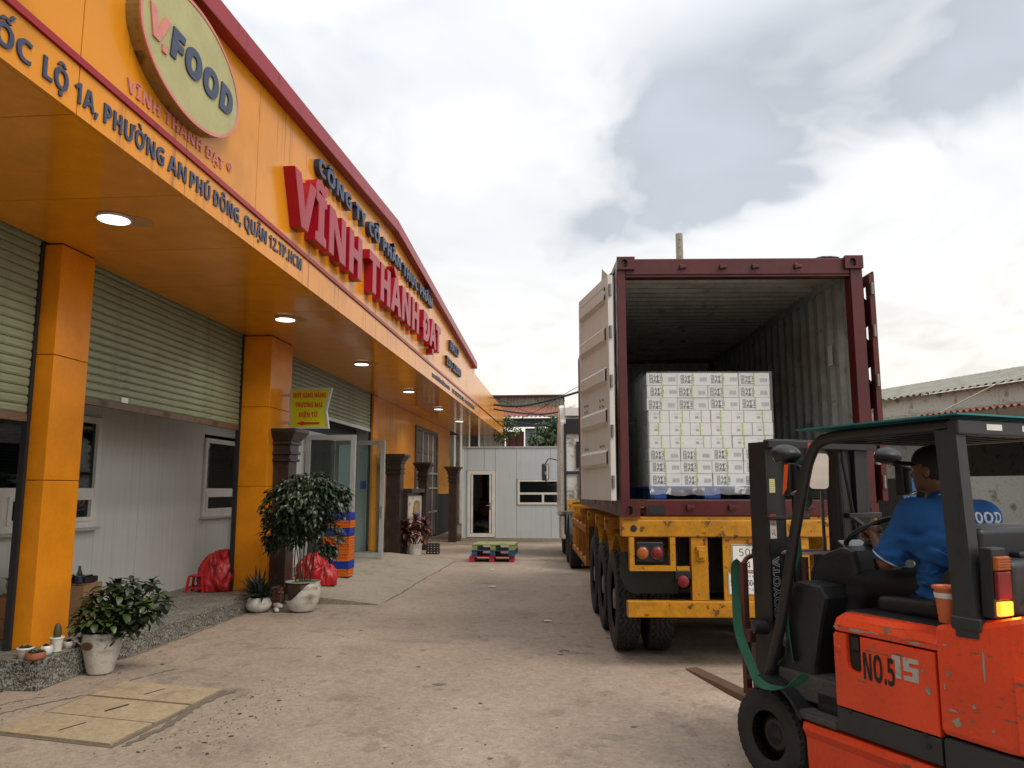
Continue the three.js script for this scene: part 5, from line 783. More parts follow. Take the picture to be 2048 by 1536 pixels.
  // side rack with rails and posts on the left
  for (const s of [0.0, CW - 0.06]) { mesh('side_guard', [bb(s, s + 0.06, 1.0, 1.1, -4.7, -8.3), bb(s, s + 0.06, 0.5, 0.58, -4.7, -8.3)], M.yellowOld, t); for (const u of [4.75, 5.6, 6.5, 7.4, 8.25]) mesh('guard_post', [bb(s + 0.005, s + 0.055, 0.581, 0.999, -u, -u - 0.07), bb(s + 0.005, s + 0.3, 1.101, 1.215, -u, -u - 0.06)], M.yellowOld, t); }
  mesh('landing_leg', [bb(0.35, 0.5, 0.4, 1.2, -8.6, -8.75), bb(1.94, 2.09, 0.4, 1.2, -8.6, -8.75), bb(0.3, 0.55, 0.36, 0.4, -8.55, -8.8)], M.blackSteel, t);
  mesh('underbody_box', bb(0.6, 1.84, 0.66, 1.2, -0.36, -0.66), M.blackSteel, t); mesh('air_tank', bb(0.87, 1.57, 0.56, 0.94, -1.62, -1.95, 0.05), M.blackSteel, t); mesh('side_tool_box', bb(0.9, 1.55, 0.6, 1.2, -4.6, -5.6), M.blackSteel, t);
  // number plates
  const pl = canvasTex(512, 360, (k, w, h) => { k.fillStyle = '#e9e8e2'; k.fillRect(0, 0, w, h); k.strokeStyle = '#26262a'; k.lineWidth = 10; k.strokeRect(10, 10, w - 20, h - 20); k.fillStyle = '#1c1c20'; k.font = '138px monospace'; k.textAlign = 'center'; k.fillText('50RM', w / 2, 155); k.font = '128px monospace'; k.fillText('004.37', w / 2, 320); });
  plate('number_plate', 0.36, 0.25, 0.006, pl, t, [1.225, 1.03, -0.0255], null, 0.5);
  const p2 = canvasTex(512, 230, (k, w, h) => { k.fillStyle = '#e8e8e6'; k.fillRect(0, 0, w, h); k.strokeStyle = '#333'; k.lineWidth = 5; k.strokeRect(6, 6, w - 12, h - 12); k.fillStyle = '#223'; k.font = 'bold 30px serif'; k.fillText('CÔNG TY MTV VT NHẬT TÍN', 24, 50); k.fillStyle = '#1d2f6e'; k.font = 'bold 88px sans-serif'; k.save(); k.scale(0.66, 1); k.fillText('50RM-004.37', 30, 138); k.restore(); k.fillStyle = '#223'; k.font = 'bold 34px serif'; k.fillText('DT: 0907.77.3395', 40, 190); k.font = '22px sans-serif'; ['6.200', '32.500', '38.700'].forEach((s, i) => k.fillText(s, 400, 100 + i * 40)); });
  plate('owner_plate', 0.46, 0.2, 0.005, p2, t, [1.235, 0.79 + 0.0, -0.0265], null, 0.5);
  const p3 = canvasTex(128, 96, (k, w, h) => { k.fillStyle = '#c9c8c2'; k.fillRect(0, 0, w, h); k.strokeStyle = '#444'; k.lineWidth = 4; k.strokeRect(5, 5, w - 10, h - 10); k.strokeStyle = '#8c8c8c'; k.beginPath(); k.arc(64, 50, 22, 0, 7); k.stroke(); k.fillStyle = '#e6e6e6'; k.fillRect(50, 30, 28, 40); });
  mesh('plate_lamp', bb(1.2, 1.3, 1.165, 1.2, -0.029, 0.0, 0.004), M.lampAmber, t);
}
// ---------- tractor unit ----------
{
  const U = 8.0, t = thing('tractor_unit', 'white tractor unit coupled to the front of the yellow trailer', 'truck', tw(0, 0, U), TA), z = (u) => -(u - U);
  const outline = [[11.75, 1.12], [11.75, 3.35], [11.95, 3.72], [12.6, 3.85], [13.2, 3.6], [13.75, 3.05], [14.15, 2.15], [14.25, 1.25], [14.2, 0.95], [13.9, 0.95], [13.6, 0.95], [12.6, 1.12]];
  mesh('cab', xf(ext(outline.map(([u, y]) => [u - U, y]), 2.44, 0.05), [-0.04 + 2.44, 0, 0], [0, Math.PI / 2, 0], [1, 1, -1]), M.cabWhite, t);
  mesh('cab_door', bb(-0.052, -0.043, 1.25, 2.95, z(12.35), z(13.55), 0.003), mat([0.30, 0.42, 0.46], 0.35, { map: T.dirt }), t);
  mesh('side_window', bb(-0.060, -0.053, 2.1, 2.88, z(12.45), z(13.45), 0.003), mat([0.02, 0.025, 0.03], 0.05), t);
  const num = new THREE.Group(); { const o = thing.length, list = []; let x = 0; for (const c of '50H-29.32') { const q = glyph(c, 1, 0); list.push(xf(q.g.clone(), [x, 0, 0], null, [0.17, 0.17, 0.004])); x += q.adv * 0.17; } mesh('cab_number', xf(mergeGeometries(list), [-0.054, 1.72, z(13.45)], [0, -Math.PI / 2, 0]), M.navy, t); }
  mesh('rear_window', [bb(0.3, 1.0, 2.2, 2.85, z(11.72), z(11.698))], M.dark, t);
  mesh('cab_rear_trim', [bb(0.0, 2.36, 2.05, 2.12, z(11.725), z(11.699), 0.01), bb(0.0, 0.06, 1.15, 3.3, z(11.725), z(11.69), 0.01), bb(0.35, 0.4, 1.15, 2.04, z(11.725), z(11.69), 0.008)], M.plasticGrey, t);
  mesh('roof_deflector', xf(ext([[0, 0], [0.5, 0], [0.7, 0.28], [0.3, 0.38], [0.0, 0.2]], 2.3, 0.02), [2.35, 3.5, z(11.7)], [0, Math.PI / 2, 0], [1, 1, -1]), M.cabWhite, t); mesh('deflector_opening', bb(0.05, 2.2, 3.05, 3.42, z(11.69), z(11.66), 0.04), M.dark, t);
  mesh('chassis', [bb(0.78, 0.86, 0.75, 1.02, z(8.2), z(13.8)), bb(1.58, 1.66, 0.75, 1.02, z(8.2), z(13.8)), bb(0.78, 1.66, 0.8, 0.98, z(8.2), z(8.35)), bb(0.6, 1.84, 1.03, 1.1, z(8.6), z(11.6))], M.blackSteel, t);
  mesh('fifth_wheel', xf(lathe([[0.001, 0], [0.45, 0], [0.45, 0.06], [0.001, 0.06]], 24), [1.22, 1.11, z(9.9)]), M.blackSteel, t);
  for (const u of [9.5, 10.8]) for (const sg of [-1, 1]) { dual(t, u - U, sg); mesh('mudguard', xf(ext((() => { const o = [], q = []; for (let i = 0; i <= 12; i++) { const a = (5 + 170 * i / 12) * D2R; o.push([0.62 * Math.cos(a), 0.62 * Math.sin(a)]); q.unshift([0.605 * Math.cos(a), 0.605 * Math.sin(a)]); } return [...o, ...q]; })(), 0.56), [sg < 0 ? -0.02 : CW - 0.55, 0.54, z(u)], [0, Math.PI / 2, 0]), M.plastic, t); }
  for (const sg of [-1, 1]) { const s = sg < 0 ? 0.13 : CW - 0.13, w = inst('wheel', bigRim, M.steel, t, [s, 0.52, z(13.3)], null, [-sg, 1, 1]); inst('tyre', bigTyre, M.rubber, w); mesh('step_fender', bb(sg < 0 ? -0.05 : CW - 0.35, sg < 0 ? 0.35 : CW + 0.03, 0.45, 1.0, z(11.9), z(12.65), 0.03), M.cabWhite, t); mesh('front_fender', bb(sg < 0 ? -0.055 : CW - 0.35, sg < 0 ? 0.35 : CW + 0.035, 1.02, 1.24, z(12.66), z(13.95), 0.04), M.cabWhite, t); }
  mesh('front_bumper', bb(-0.04, 2.4, 0.35, 0.94, z(13.92), z(14.3), 0.05), M.cabWhite, t); mesh('windscreen', xf(bb(0.1, 2.26, -0.45, 0.5, -0.004, 0.004), [0, 2.6, z(14.02)], [0.43, 0, 0]), M.dark, t);
  for (const sg of [-1, 1]) { const s = sg < 0 ? -0.42 : 2.78, mz = z(13.75), mr = mesh('wing_mirror', box(0.2, 0.46, 0.1, [s, 2.14, mz], null, 0.035), M.plastic, t); mesh('mirror_glass', box(0.165, 0.41, 0.004, [s, 2.14, mz + 0.051]), M.mirror, mr); mesh('mirror_arm', [tube([[sg < 0 ? -0.04 : 2.4, 2.45, mz - 0.05], [s + 0.1 * -sg, 2.5, mz], [s, 2.36, mz]], 0.014), tube([[sg < 0 ? -0.04 : 2.4, 1.8, mz - 0.05], [s + 0.1 * -sg, 1.8, mz], [s, 1.92, mz]], 0.014)], M.plasticGrey, mr); }
  mesh('exhaust_stack', tube([[0.35, 1.2, z(11.6)], [0.35, 1.6, z(11.55)], [0.35, 2.0, z(11.55)]], 0.03), M.steel, t);
  // yellow plate with a black bull on the cab's back
  const sg = mesh('yellow_plate', bb(0.06, 0.62, 1.18, 1.42, z(11.55), z(11.52), 0.008), mat([0.62, 0.34, 0.02], 0.5, { map: T.dirt }), t);
  mesh('bull_emblem', xf(ext([[0, 0.02], [0.03, 0.02], [0.04, 0.05], [0.16, 0.05], [0.17, 0.015], [0.2, 0.015], [0.21, 0.06], [0.26, 0.05], [0.27, 0.075], [0.24, 0.1], [0.2, 0.125], [0.1, 0.12], [0.02, 0.11], [-0.01, 0.07]], 0.002), [0.18, 1.24, z(11.517)]), M.dark, sg);
  for (let i = 0; i < 3; i++) mesh('air_hose', tube([[0.7 + 0.14 * i, 1.6, z(11.66)], [0.7 + 0.14 * i, 1.25, z(11.3)], [0.85 + 0.1 * i, 1.2, z(10.7)], [0.9 + 0.1 * i, 1.3, z(10.45)]], 0.016, 6), i === 1 ? M.redPlastic : M.cable, t);
}
// ---------- forklift ----------
const FA = 29.3 * D2R, FO = V(1.542, 0, -5.048), fw = (s, y, u) => { const c = Math.cos(FA), n = Math.sin(FA); return [FO.x + s * c - u * n, y, FO.z - s * n - u * c]; };
const fl = thing('forklift', 'orange and black counterbalance forklift facing the container', 'forklift', fw(0, 0, 0), FA);
const fp = (name, g, m, parent) => mesh(name, g, m, parent || fl);
const fb = (s0, s1, y0, y1, u0, u1, bevel) => bb(s0, s1, y0, y1, -u0, -u1, bevel); // right, up, forward limits
{
  // wheels
  const tg = tyreGeo(0.265, 0.19, 0.135, 0, [-0.22, 0, 0.22], 120), rim = merge(xf(lathe([[0.137, -0.07], [0.12, -0.065], [0.11, 0.02], [0.06, 0.03], [0.055, 0.0], [0.001, 0.0]], 28), null, [0, 0, Math.PI / 2]));
  for (const sg of [-1, 1]) { const w = inst('wheel', rim, M.blackSteel, fl, [sg * 0.43, 0.266, 0], null, [-sg, 1, 1]); inst('tyre', tg, M.rubber, w); const r = inst('wheel', rim, M.blackSteel, fl, [sg * 0.36, 0.221, 1.3], null, [-sg * 0.8, 0.83, 0.83]); inst('tyre', tg, M.rubber, r); }
  fp('axle', rod([-0.36, 0.266, 0], [0.36, 0.266, 0], 0.06), M.blackSteel);
  fp('chassis', [fb(-0.33, 0.33, 0.12, 0.5, 0.18, -0.3, 0.02), fb(-0.44, 0.44, 0.13, 0.6, -0.3, -1.05, 0.03)], M.plastic);
  // orange side skirts with a rolled top edge
  for (const sg of [-1, 1]) {
    const pr = [[0, 0.16], [0.03, 0.14], [0.04, 0.34], [0.065, 0.385], [0.055, 0.42], [0.02, 0.43], [0, 0.42]];
    fp('side_skirt', sg < 0 ? xf(ext(pr.map(([a, b]) => [-a - 0.46, b]), 0.82), [0, 0, 0.29]) : xf(ext(pr.map(([a, b]) => [a + 0.46, b]), 0.82), [0, 0, 0.29]), M.fork);
    const st = fp('step', fb(sg * 0.30, sg * 0.525, 0.432, 0.475, -0.235, -0.53, 0.012), M.rubberMat);
    fp('side_band', fb(sg * 0.47, sg * 0.523, 0.44, 0.558, -0.532, -1.125, 0.008), M.plasticGrey);
    for (const u of [-0.62, -1.05]) fp('bolt', rod([sg * 0.52, 0.555, -u], [sg * 0.528, 0.555, -u], 0.012), M.dark);
    fp('bolt', rod([sg * 0.52, 0.51, 1.06], [sg * 0.5265, 0.51, 1.06], 0.014), M.dark);
    // battery side panel with hand recess and button
    const outer = [[0.535, 0.565], [1.122, 0.565], [1.122, 0.935], [0.545, 0.935], [0.535, 0.925]], hole = [[0.615, 0.938 - 0.003], [0.615, 0.80], [0.625, 0.765], [0.65, 0.755], [0.69, 0.755], [0.705, 0.775], [0.705, 0.934]];
    const pts = [[0.535, 0.565], [1.122, 0.565], [1.122, 0.935], [0.705, 0.935], [0.705, 0.775], [0.69, 0.757], [0.65, 0.757], [0.625, 0.767], [0.615, 0.80], [0.615, 0.935], [0.545, 0.935], [0.535, 0.925]];
    const pn = fp('battery_panel', xf(ext(pts.map(([a, b]) => [-a, b]).reverse(), 0.03, 0.006), [sg < 0 ? -0.518 : 0.488, 0, 0], [0, Math.PI / 2, 0]), M.fork);
    fp('hand_recess', fb(sg * 0.47, sg * 0.497, 0.75, 0.936, -0.61, -0.71), M.dark, pn); fp('latch', [fb(sg * 0.498, sg * 0.508, 0.86, 0.925, -0.635, -0.685, 0.006)], M.plastic, pn);
    fp('button', [xf(lathe([[0.02, 0], [0.018, 0.01], [0.001, 0.012]], 18), [sg * 0.519, 0.855, 0.563], [0, 0, -sg * Math.PI / 2]), xf(new THREE.TorusGeometry(0.026, 0.004, 6, 22), [sg * 0.518, 0.855, 0.563], [0, Math.PI / 2, 0])], M.fork, pn);
  }
  // panel number: black digits and the silver capacity
  const word = (txt, u0, y0, h, wsc, m, name) => { const list = []; let x = 0; for (const c of txt) { const q = glyph(c, 1, 0); list.push(xf(q.g.clone(), [x, 0, 0], null, [h / 0.992 * wsc, h / 0.992, 0.002])); x += q.adv * h / 0.992 * wsc; } const o = mesh(name, xf(mergeGeometries(list), [-0.5246, y0, -u0], [0, -Math.PI / 2, 0]), m, fl); return o; };
  word('NO.5', -0.715, 0.735, 0.13, 0.44, M.dark, 'number_marking'); 
  mesh('capacity_marking', xf(mergeGeometries([ext([[0, 0], [0.03, 0], [0.03, 0.105], [-0.016, 0.105], [-0.016, 0.083], [0, 0.083]], 0.002), ext([[0.045, 0], [0.125, 0], [0.125, 0.065], [0.078, 0.065], [0.078, 0.083], [0.128, 0.083], [0.128, 0.105], [0.045, 0.105], [0.045, 0.043], [0.093, 0.043], [0.093, 0.022], [0.045, 0.022]], 0.002)]), [-0.5246, 0.78, 0.91], [0, -Math.PI / 2, 0]), mat([0.52, 0.52, 0.5], 0.4, { metal: 0.3, map: T.dirt }), fl);
  // scraped paint: bare patches with ragged outlines on the left side
  const bare = mat([0.36, 0.32, 0.28], 0.6, { map: T.dirt }), scrape = (u, y, w, h, seed, x = -0.5255) => { const pts = [], n = 26; for (let i = 0; i < n; i++) { const a = i / n * 6.2832, q = 0.35 + 1.1 * fbm(Math.cos(a) * 2.2 + seed * 9 + 40, Math.sin(a) * 2.2 + 40, 3, 641); pts.push([Math.cos(a) * w / 2 * q, Math.sin(a) * h / 2 * q]); } fp('paint_scrape', xf(ext(pts, 0.0008), [x, y, -u], [0, -Math.PI / 2, 0]), bare); };
  for (const [u, y, w, h] of [[-0.565, 0.966, 0.03, 0.016], [-0.70, 0.966, 0.11, 0.018], [-0.80, 0.972, 0.07, 0.008], [-1.04, 0.962, 0.11, 0.016], [-0.99, 0.975, 0.05, 0.007], [-1.08, 0.76, 0.03, 0.04], [-1.06, 0.84, 0.02, 0.015]]) scrape(u, y, w, h, u * 31 + y * 17, y > 0.945 ? -0.5335 : -0.5255);
  for (const [u, y, w, h] of [[-1.19, 0.86, 0.02, 0.03], [-1.165, 0.80, 0.012, 0.03], [-1.20, 0.70, 0.05, 0.014], [-1.215, 0.655, 0.045, 0.04], [-1.36, 0.92, 0.014, 0.15], [-1.30, 0.74, 0.02, 0.02], [-1.38, 0.66, 0.016, 0.014], [-1.18, 0.98, 0.03, 0.01]]) scrape(u, y, w, h, u * 23 + y * 41, -0.5263);
  // hood and seat deck
  fp('hood', [xf(ext([[-0.515, 0.945], [0.515, 0.945], [0.52, 0.975], [0.50, 1.01], [0.44, 1.03], [-0.44, 1.03], [-0.50, 1.01], [-0.52, 0.975]], 0.575, 0.012), [0, 0, 0.55])], M.fork);
  fp('seat_deck', fb(-0.40, 0.40, 0.6, 1.034, -0.50, -1.12, 0.02), M.plastic);
  // counterweight with rounded rear corners
  const outline = (e) => { const w = 0.525 + e, R = 0.26 + e, o = [[-w, 1.14]]; for (let i = 0; i <= 10; i++) { const a = (180 - 90 * i / 10) * D2R; o.push([-w + R + R * Math.cos(a), 1.66 + e - R + R * Math.sin(a)]); } for (let i = 0; i <= 10; i++) { const a = (90 - 90 * i / 10) * D2R; o.push([w - R + R * Math.cos(a), 1.66 + e - R + R * Math.sin(a)]); } o.push([w, 1.14]); return o; };
  const slab = (e, y0, y1, bev) => xf(ext(outline(e).map(([a, b]) => [a, -b]), y1 - y0 - 2 * bev, bev), [0, y0 + bev, 0], [-Math.PI / 2, 0, 0]);
  const cw = slab(0, 0.578, 1.07, 0.03); { const p = cw.attributes.position; for (let i = 0; i < p.count; i++) if (p.getY(i) > 0.9) { const z = p.getZ(i); p.setY(i, p.getY(i) + 0.09 * sstep(1.2, 1.6, z)); } cw.computeVertexNormals(); }
  fp('counterweight', [cw], M.fork);
  const part = (e, y0, y1, i0, i1) => { const a = outline(e).slice(i0, i1), b = outline(e - 0.02).slice(i0, i1).reverse(); return xf(ext([...a, ...b].map(([x, z]) => [x, -z]), y1 - y0, 0), [0, y0, 0], [-Math.PI / 2, 0, 0]); };
  fp('access_cover', part(0.010, 0.60, 0.90, 3, 21), M.fork); fp('cover_handle', [xf(lathe([[0.03, 0], [0.026, 0.006], [0.02, 0.0]], 18), [-0.405, 0.72, 1.655], [Math.PI / 2, 0, 0.3])], M.dark);
  fp('rear_band', [slab(-0.004, 0.30, 0.572, 0.015)], M.plasticGrey);
  // overhead guard
  for (const sg of [-1, 1]) {
    fp('guard_pillar', tube([[sg * 0.46, 0.52, -0.05], [sg * 0.47, 0.9, 0.1], [sg * 0.49, 1.39, 0.255], [sg * 0.495, 1.70, 0.355], [sg * 0.495, 1.84, 0.405], [sg * 0.495, 1.925, 0.47], [sg * 0.495, 1.955, 0.56], [sg * 0.495, 1.968, 0.9], [sg * 0.495, 1.972, 1.255]], 0.031, 14, 70), M.blackSteel);
    fp('pillar_cap', xf(new THREE.SphereGeometry(0.031, 14, 8), [sg * 0.495, 1.972, 1.255]), M.blackSteel);
    fp('rear_post', [bar([sg * 0.497, 1.03, 1.295], [sg * 0.497, 1.95, 1.262], 0.065, 0.105), fb(sg * 0.44, sg * 0.535, 1.06, 1.12, -1.22, -1.365, 0.012)], M.plasticGrey);
    for (const y of [1.12, 1.46]) fp('pillar_clip', xf(new THREE.TorusGeometry(0.034, 0.006, 6, 18), [sg * (0.47 + (y - 1) * 0.03), y + 0.2, 0.19 + (y - 1.12) * 0.32], [1.2, 0, 0]), M.steel);
  }
  fp('guard_crossbar', fb(-0.53, 0.53, 1.925, 1.995, -1.27, -1.33, 0.01), M.plasticGrey); fp('guard_crossbar', fb(-0.46, 0.46, 1.93, 1.975, -0.49, -0.53), M.blackSteel);
  for (let i = 0; i < 6; i++) fp('guard_bar', fb(-0.36 + i * 0.144 - 0.012, -0.36 + i * 0.144 + 0.012, 1.94, 1.985, -0.531, -1.269), M.blackSteel);
  fp('roof_sheet', [xf(bb(-0.56, 0.56, 2.0, 2.008, 0.40, 1.37), null, [-0.01, 0, 0])], M.teal);
  for (const s of [-0.28, -0.02, 0.2]) fp('reflective_sticker', fb(s - 0.055, s + 0.055, 1.95, 1.978, -1.3305, -1.332), M.white);
  // cowl, floor, dash
  fp('cowl', [xf(ext([[-0.30, 0.5], [0.02, 0.5], [0.06, 0.62], [-0.06, 0.72], [-0.115, 1.06], [-0.155, 1.14], [-0.20, 1.155], [-0.36, 1.14], [-0.40, 1.08], [-0.36, 0.95], [-0.30, 0.7]].map(([u, y]) => [u, y]), 0.80, 0.025), [-0.40, 0, 0], [0, Math.PI / 2, 0])], M.plastic);
  fp('cowl_ridge', xf(ext([[-0.14, 1.10], [-0.36, 1.10], [-0.35, 1.175], [-0.17, 1.185]], 0.26, 0.02), [-0.13, 0, 0], [0, Math.PI / 2, 0]), M.plasticGrey);
  fp('floor_plate', [fb(-0.44, 0.44, 0.50, 0.655, -0.02, -0.53, 0.02)], M.rubberMat); fp('kick_panel', fb(-0.40, 0.40, 0.656, 0.99, -0.46, -0.52, 0.01), M.plastic);
  for (const sg of [-1, 1]) fp('front_fender', xf(ext((() => { const o = [], q = []; for (let i = 0; i <= 12; i++) { const a = (66 + 84 * i / 12) * D2R; o.push([0.335 * Math.cos(a), 0.335 * Math.sin(a)]); q.unshift([0.315 * Math.cos(a), 0.315 * Math.sin(a)]); } return [...o, ...q]; })(), 0.2), [sg < 0 ? -0.53 : 0.33, 0.266, 0], [0, Math.PI / 2, 0]), M.plastic);
  fp('dash_console', [xf(ext([[-0.12, 1.12], [-0.42, 1.12], [-0.47, 1.22], [-0.44, 1.335], [-0.36, 1.355], [-0.20, 1.30], [-0.12, 1.22]], 0.42, 0.03), [-0.21, 0, 0], [0, Math.PI / 2, 0])], M.plastic);
  fp('dash_display', xf(bb(-0.09, 0.09, -0.004, 0.004, -0.05, 0.05), [-0.06, 1.352, 0.30], [0.55, 0, 0]), mat([0.32, 0.33, 0.34], 0.25));
  fp('console_support', [fb(-0.10, 0.10, 0.656, 1.121, -0.16, -0.40, 0.03)], M.plastic);
  fp('steering_column', rod([0, 1.28, 0.30], [0, 1.40, 0.385], 0.035), M.plastic);
  { const w = fp('steering_wheel', xf(new THREE.TorusGeometry(0.172, 0.0155, 12, 48), [0, 1.425, 0.395], [Math.PI / 2 - 0.55 + Math.PI, 0, 0]), M.vinyl); for (let i = 0; i < 3; i++) { const a = i * 2.094 + 0.5, c = Math.cos(0.55), s = Math.sin(0.55); fp('spoke', bar([0, 1.418, 0.39], [Math.cos(a) * 0.165, 1.422 - Math.sin(a) * 0.165 * s * -1 * -1, 0.393 + Math.sin(a) * 0.165 * c], 0.034, 0.014), M.vinyl, w); } fp('wheel_hub', xf(lathe([[0.001, 0.03], [0.04, 0.024], [0.05, 0]], 20), [0, 1.408, 0.388], [0.55, 0, 0]), M.vinyl, w); fp('wheel_knob', xf(new THREE.SphereGeometry(0.026, 14, 10), [-0.12, 1.45, 0.455]), M.vinyl, w); }
  for (let i = 0; i < 3; i++) fp('lever', [tube([[0.2 + 0.06 * i, 1.12, 0.3], [0.2 + 0.06 * i, 1.3, 0.36], [0.2 + 0.06 * i, 1.40, 0.42]], 0.007, 6), xf(new THREE.SphereGeometry(0.018, 10, 8), [0.2 + 0.06 * i, 1.41, 0.425])], M.plastic);
  fp('brake_lever', [tube([[-0.1, 1.1, 0.46], [-0.12, 1.2, 0.5], [-0.16, 1.29, 0.52]], 0.011, 8)], M.plastic);
  // seat
  fp('seat_cushion', xf(new RoundedBoxGeometry(0.48, 0.11, 0.48, 4, 0.045), [0, 1.07, 0.80], [-0.05, 0, 0]), M.vinyl);
  { const b = fp('seat_back', xf(new RoundedBoxGeometry(0.46, 0.50, 0.11, 4, 0.05), [0, 1.262, 1.085], [0.12, 0, 0]), M.vinyl); fp('seat_shell', xf(new RoundedBoxGeometry(0.50, 0.30, 0.06, 3, 0.028), [0, 1.345, 1.16], [0.12, 0, 0]), M.plasticGrey, b); fp('seat_side', [xf(ext([[0, 0], [0.2, 0], [0.13, 0.16], [0.05, 0.24], [0, 0.25]], 0.03, 0.008), [-0.262, 1.1, 1.13], [0, Math.PI / 2, 0])], M.plastic, b); }
  fp('rear_cover', [xf(new RoundedBoxGeometry(0.72, 0.25, 0.2, 3, 0.03), [0.02, 1.235, 1.30]), xf(new RoundedBoxGeometry(0.5, 0.12, 0.04, 2, 0.015), [0.1, 1.2, 1.405])], M.plasticGrey); fp('seat_belt_reel', xf(new RoundedBoxGeometry(0.12, 0.03, 0.06, 2, 0.012), [-0.06, 1.372, 1.27]), M.plastic);
  // tail lamps on the rear posts
  const glow = new THREE.MeshStandardMaterial({ color: new THREE.Color().setRGB(0.7, 0.3, 0.02), emissive: new THREE.Color(1, 0.5, 0.05), emissiveIntensity: 0.9, roughness: 0.3 });
  for (const sg of [-1, 1]) { const c = fp('tail_lamp', xf(bb(-0.05, 0.05, -0.15, 0.15, -0.03, 0.03, 0.008), [sg * 0.455, 1.275, 1.385], [0.03, 0, 0]), M.plastic); [[0.085, 0.06, M.lampAmber], [-0.01, 0.12, M.lampRed], [-0.107, 0.062, sg < 0 ? glow : M.lampAmber]].forEach(([y, h, m], i) => { const ribs = [bb(-0.046, 0.046, -h / 2, h / 2, 0, 0.02, 0.006)]; if (i === 0) for (let k = 0; k < 5; k++) ribs.push(bb(-0.044, 0.044, -h / 2 + 0.006 + k * 0.011, -h / 2 + 0.010 + k * 0.011, 0.02, 0.024)); fp('lens', xf(merge(ribs), [sg * 0.455, 1.275 + y, 1.416], [0.03, 0, 0]), m, c); }); }
  const pl = new THREE.PointLight(0xff9a20, 0.015); pl.position.set(-0.455, 1.168, 1.46); pl.castShadow = true; fl.add(pl);
  // work lights, indicators, mirror
  for (const sg of [-1, 1]) { const s = sg * 0.42, h = fp('work_light', xf(nets((X, Y, Z) => { const q = smin(ell([0, 0, 0.0], [0.085, 0.052, 0.07])(X, Y, Z), ell([0, -0.006, 0.03], [0.062, 0.042, 0.065])(X, Y, Z), 0.03); return Math.max(q, -0.045 - Z); }, [-0.1, -0.07, -0.08], [0.1, 0.07, 0.12], 0.01), [s - 0.02, 1.89, 0.17], [0.15, 0.25 * sg, 0]), M.plastic); fp('lamp_glass', xf(cyl(0.05, 0.05, 0.004, 24), [s - 0.02, 1.884, 0.12], [Math.PI / 2 + 0.15, 0, 0]), M.chrome, h); fp('lamp_bracket', rod([s, 1.84, 0.19], [sg * 0.485, 1.78, 0.37], 0.012), M.plastic, h); const ind = fp('turn_signal', fb(sg * 0.43, sg * 0.50, 1.64, 1.83, -0.20, -0.26, 0.01), M.plastic); fp('lens', xf(bb(-0.016, 0.016, -0.085, 0.085, -0.03, 0.03, 0.005), [sg * 0.462, 1.735, 0.172 + 0.085]), M.plastic, ind); fp('reflector', xf(ext([[-0.022, -0.09], [0.004, -0.055], [0.022, 0.085], [-0.004, 0.085]], 0.006), [sg * 0.502, 1.735, 0.23], [0, -sg * -1.2, 0]), M.reflex, ind); }
  { const m = fp('side_mirror', xf(ext(roundPts(0.135, 0.225, 0.03, 5), 0.03, 0.01), [-0.30, 1.785, 0.26], [0.06, -0.35, 0]), M.plastic); fp('mirror_glass', xf(ext(roundPts(0.115, 0.205, 0.024, 5), 0.003), [-0.30 - 0.014, 1.783, 0.26 + 0.0385], [0.06, -0.35, 0]), M.mirror, m); fp('mirror_arm', tube([[-0.32, 1.80, 0.235], [-0.38, 1.84, 0.28], [-0.465, 1.83, 0.365]], 0.008, 6), M.plastic, m); }
  // mast
  const rail = (s0, s1, u0, u1, h, nm) => fp(nm, [fb(s0, s0 + 0.03, 0.08, h, u0, u1), fb(s0 + 0.031, s1, 0.08, h, u0, u0 + 0.028), fb(s0 + 0.031, s1, 0.08, h, u1 - 0.028, u1)], M.blackSteel);
  rail(-0.345, -0.235, 0.10, 0.25, 1.975, 'mast_rail'); fp('mast_rail', [fb(0.52, 0.55, 0.08, 1.975, 0.10, 0.25), fb(0.43, 0.519, 0.08, 1.975, 0.10, 0.128), fb(0.43, 0.519, 0.08, 1.975, 0.222, 0.25)], M.blackSteel);
  fp('inner_rail', fb(-0.232, -0.165, 0.12, 1.95, 0.13, 0.26, 0.004), M.blackSteel); fp('inner_rail', fb(0.33, 0.428, 0.12, 1.95, 0.13, 0.26, 0.004), M.blackSteel);
  fp('mast_crossbar', fb(-0.35, 0.60, 1.935, 1.985, 0.06, 0.099, 0.006), M.blackSteel); fp('mast_crossbar', fb(-0.23, 0.43, 1.965, 2.0, 0.15, 0.24, 0.006), M.blackSteel); fp('mast_crossbar', fb(0.30, 0.60, 1.49, 1.525, 0.05, 0.099, 0.006), M.blackSteel); fp('mast_crossbar', fb(-0.36, -0.02, 1.49, 1.515, 0.07, 0.099, 0.006), M.blackSteel); fp('mast_crossbar', fb(-0.34, 0.55, 0.18, 0.36, 0.06, 0.099, 0.01), M.blackSteel); fp('mast_crossbar', fb(-0.16, 0.33, 1.255, 1.272, 0.20, 0.22), M.steel);
  fp('lift_cylinder', [rod([-0.12, 0.15, -0.1], [-0.12, 1.3, -0.1], 0.03, 14), rod([-0.12, 1.3, -0.1], [-0.12, 1.92, -0.1], 0.017, 12)], M.blackSteel); fp('lift_cylinder', [rod([0.28, 0.15, -0.1], [0.28, 1.3, -0.1], 0.03, 14), rod([0.28, 1.3, -0.1], [0.28, 1.92, -0.1], 0.017, 12)], M.blackSteel);
  fp('hydraulic_hose', tube([[0.3, 1.94, -0.09], [0.36, 1.2, -0.05], [0.3, 0.5, -0.09]], 0.012, 8), M.rubber); fp('tilt_cylinder', [rod([-0.29, 0.80, -0.1], [-0.33, 0.66, 0.18], 0.034, 14), rod([-0.40, 0.84, -0.2], [-0.24, 0.82, -0.12], 0.045, 14)], M.blackSteel);
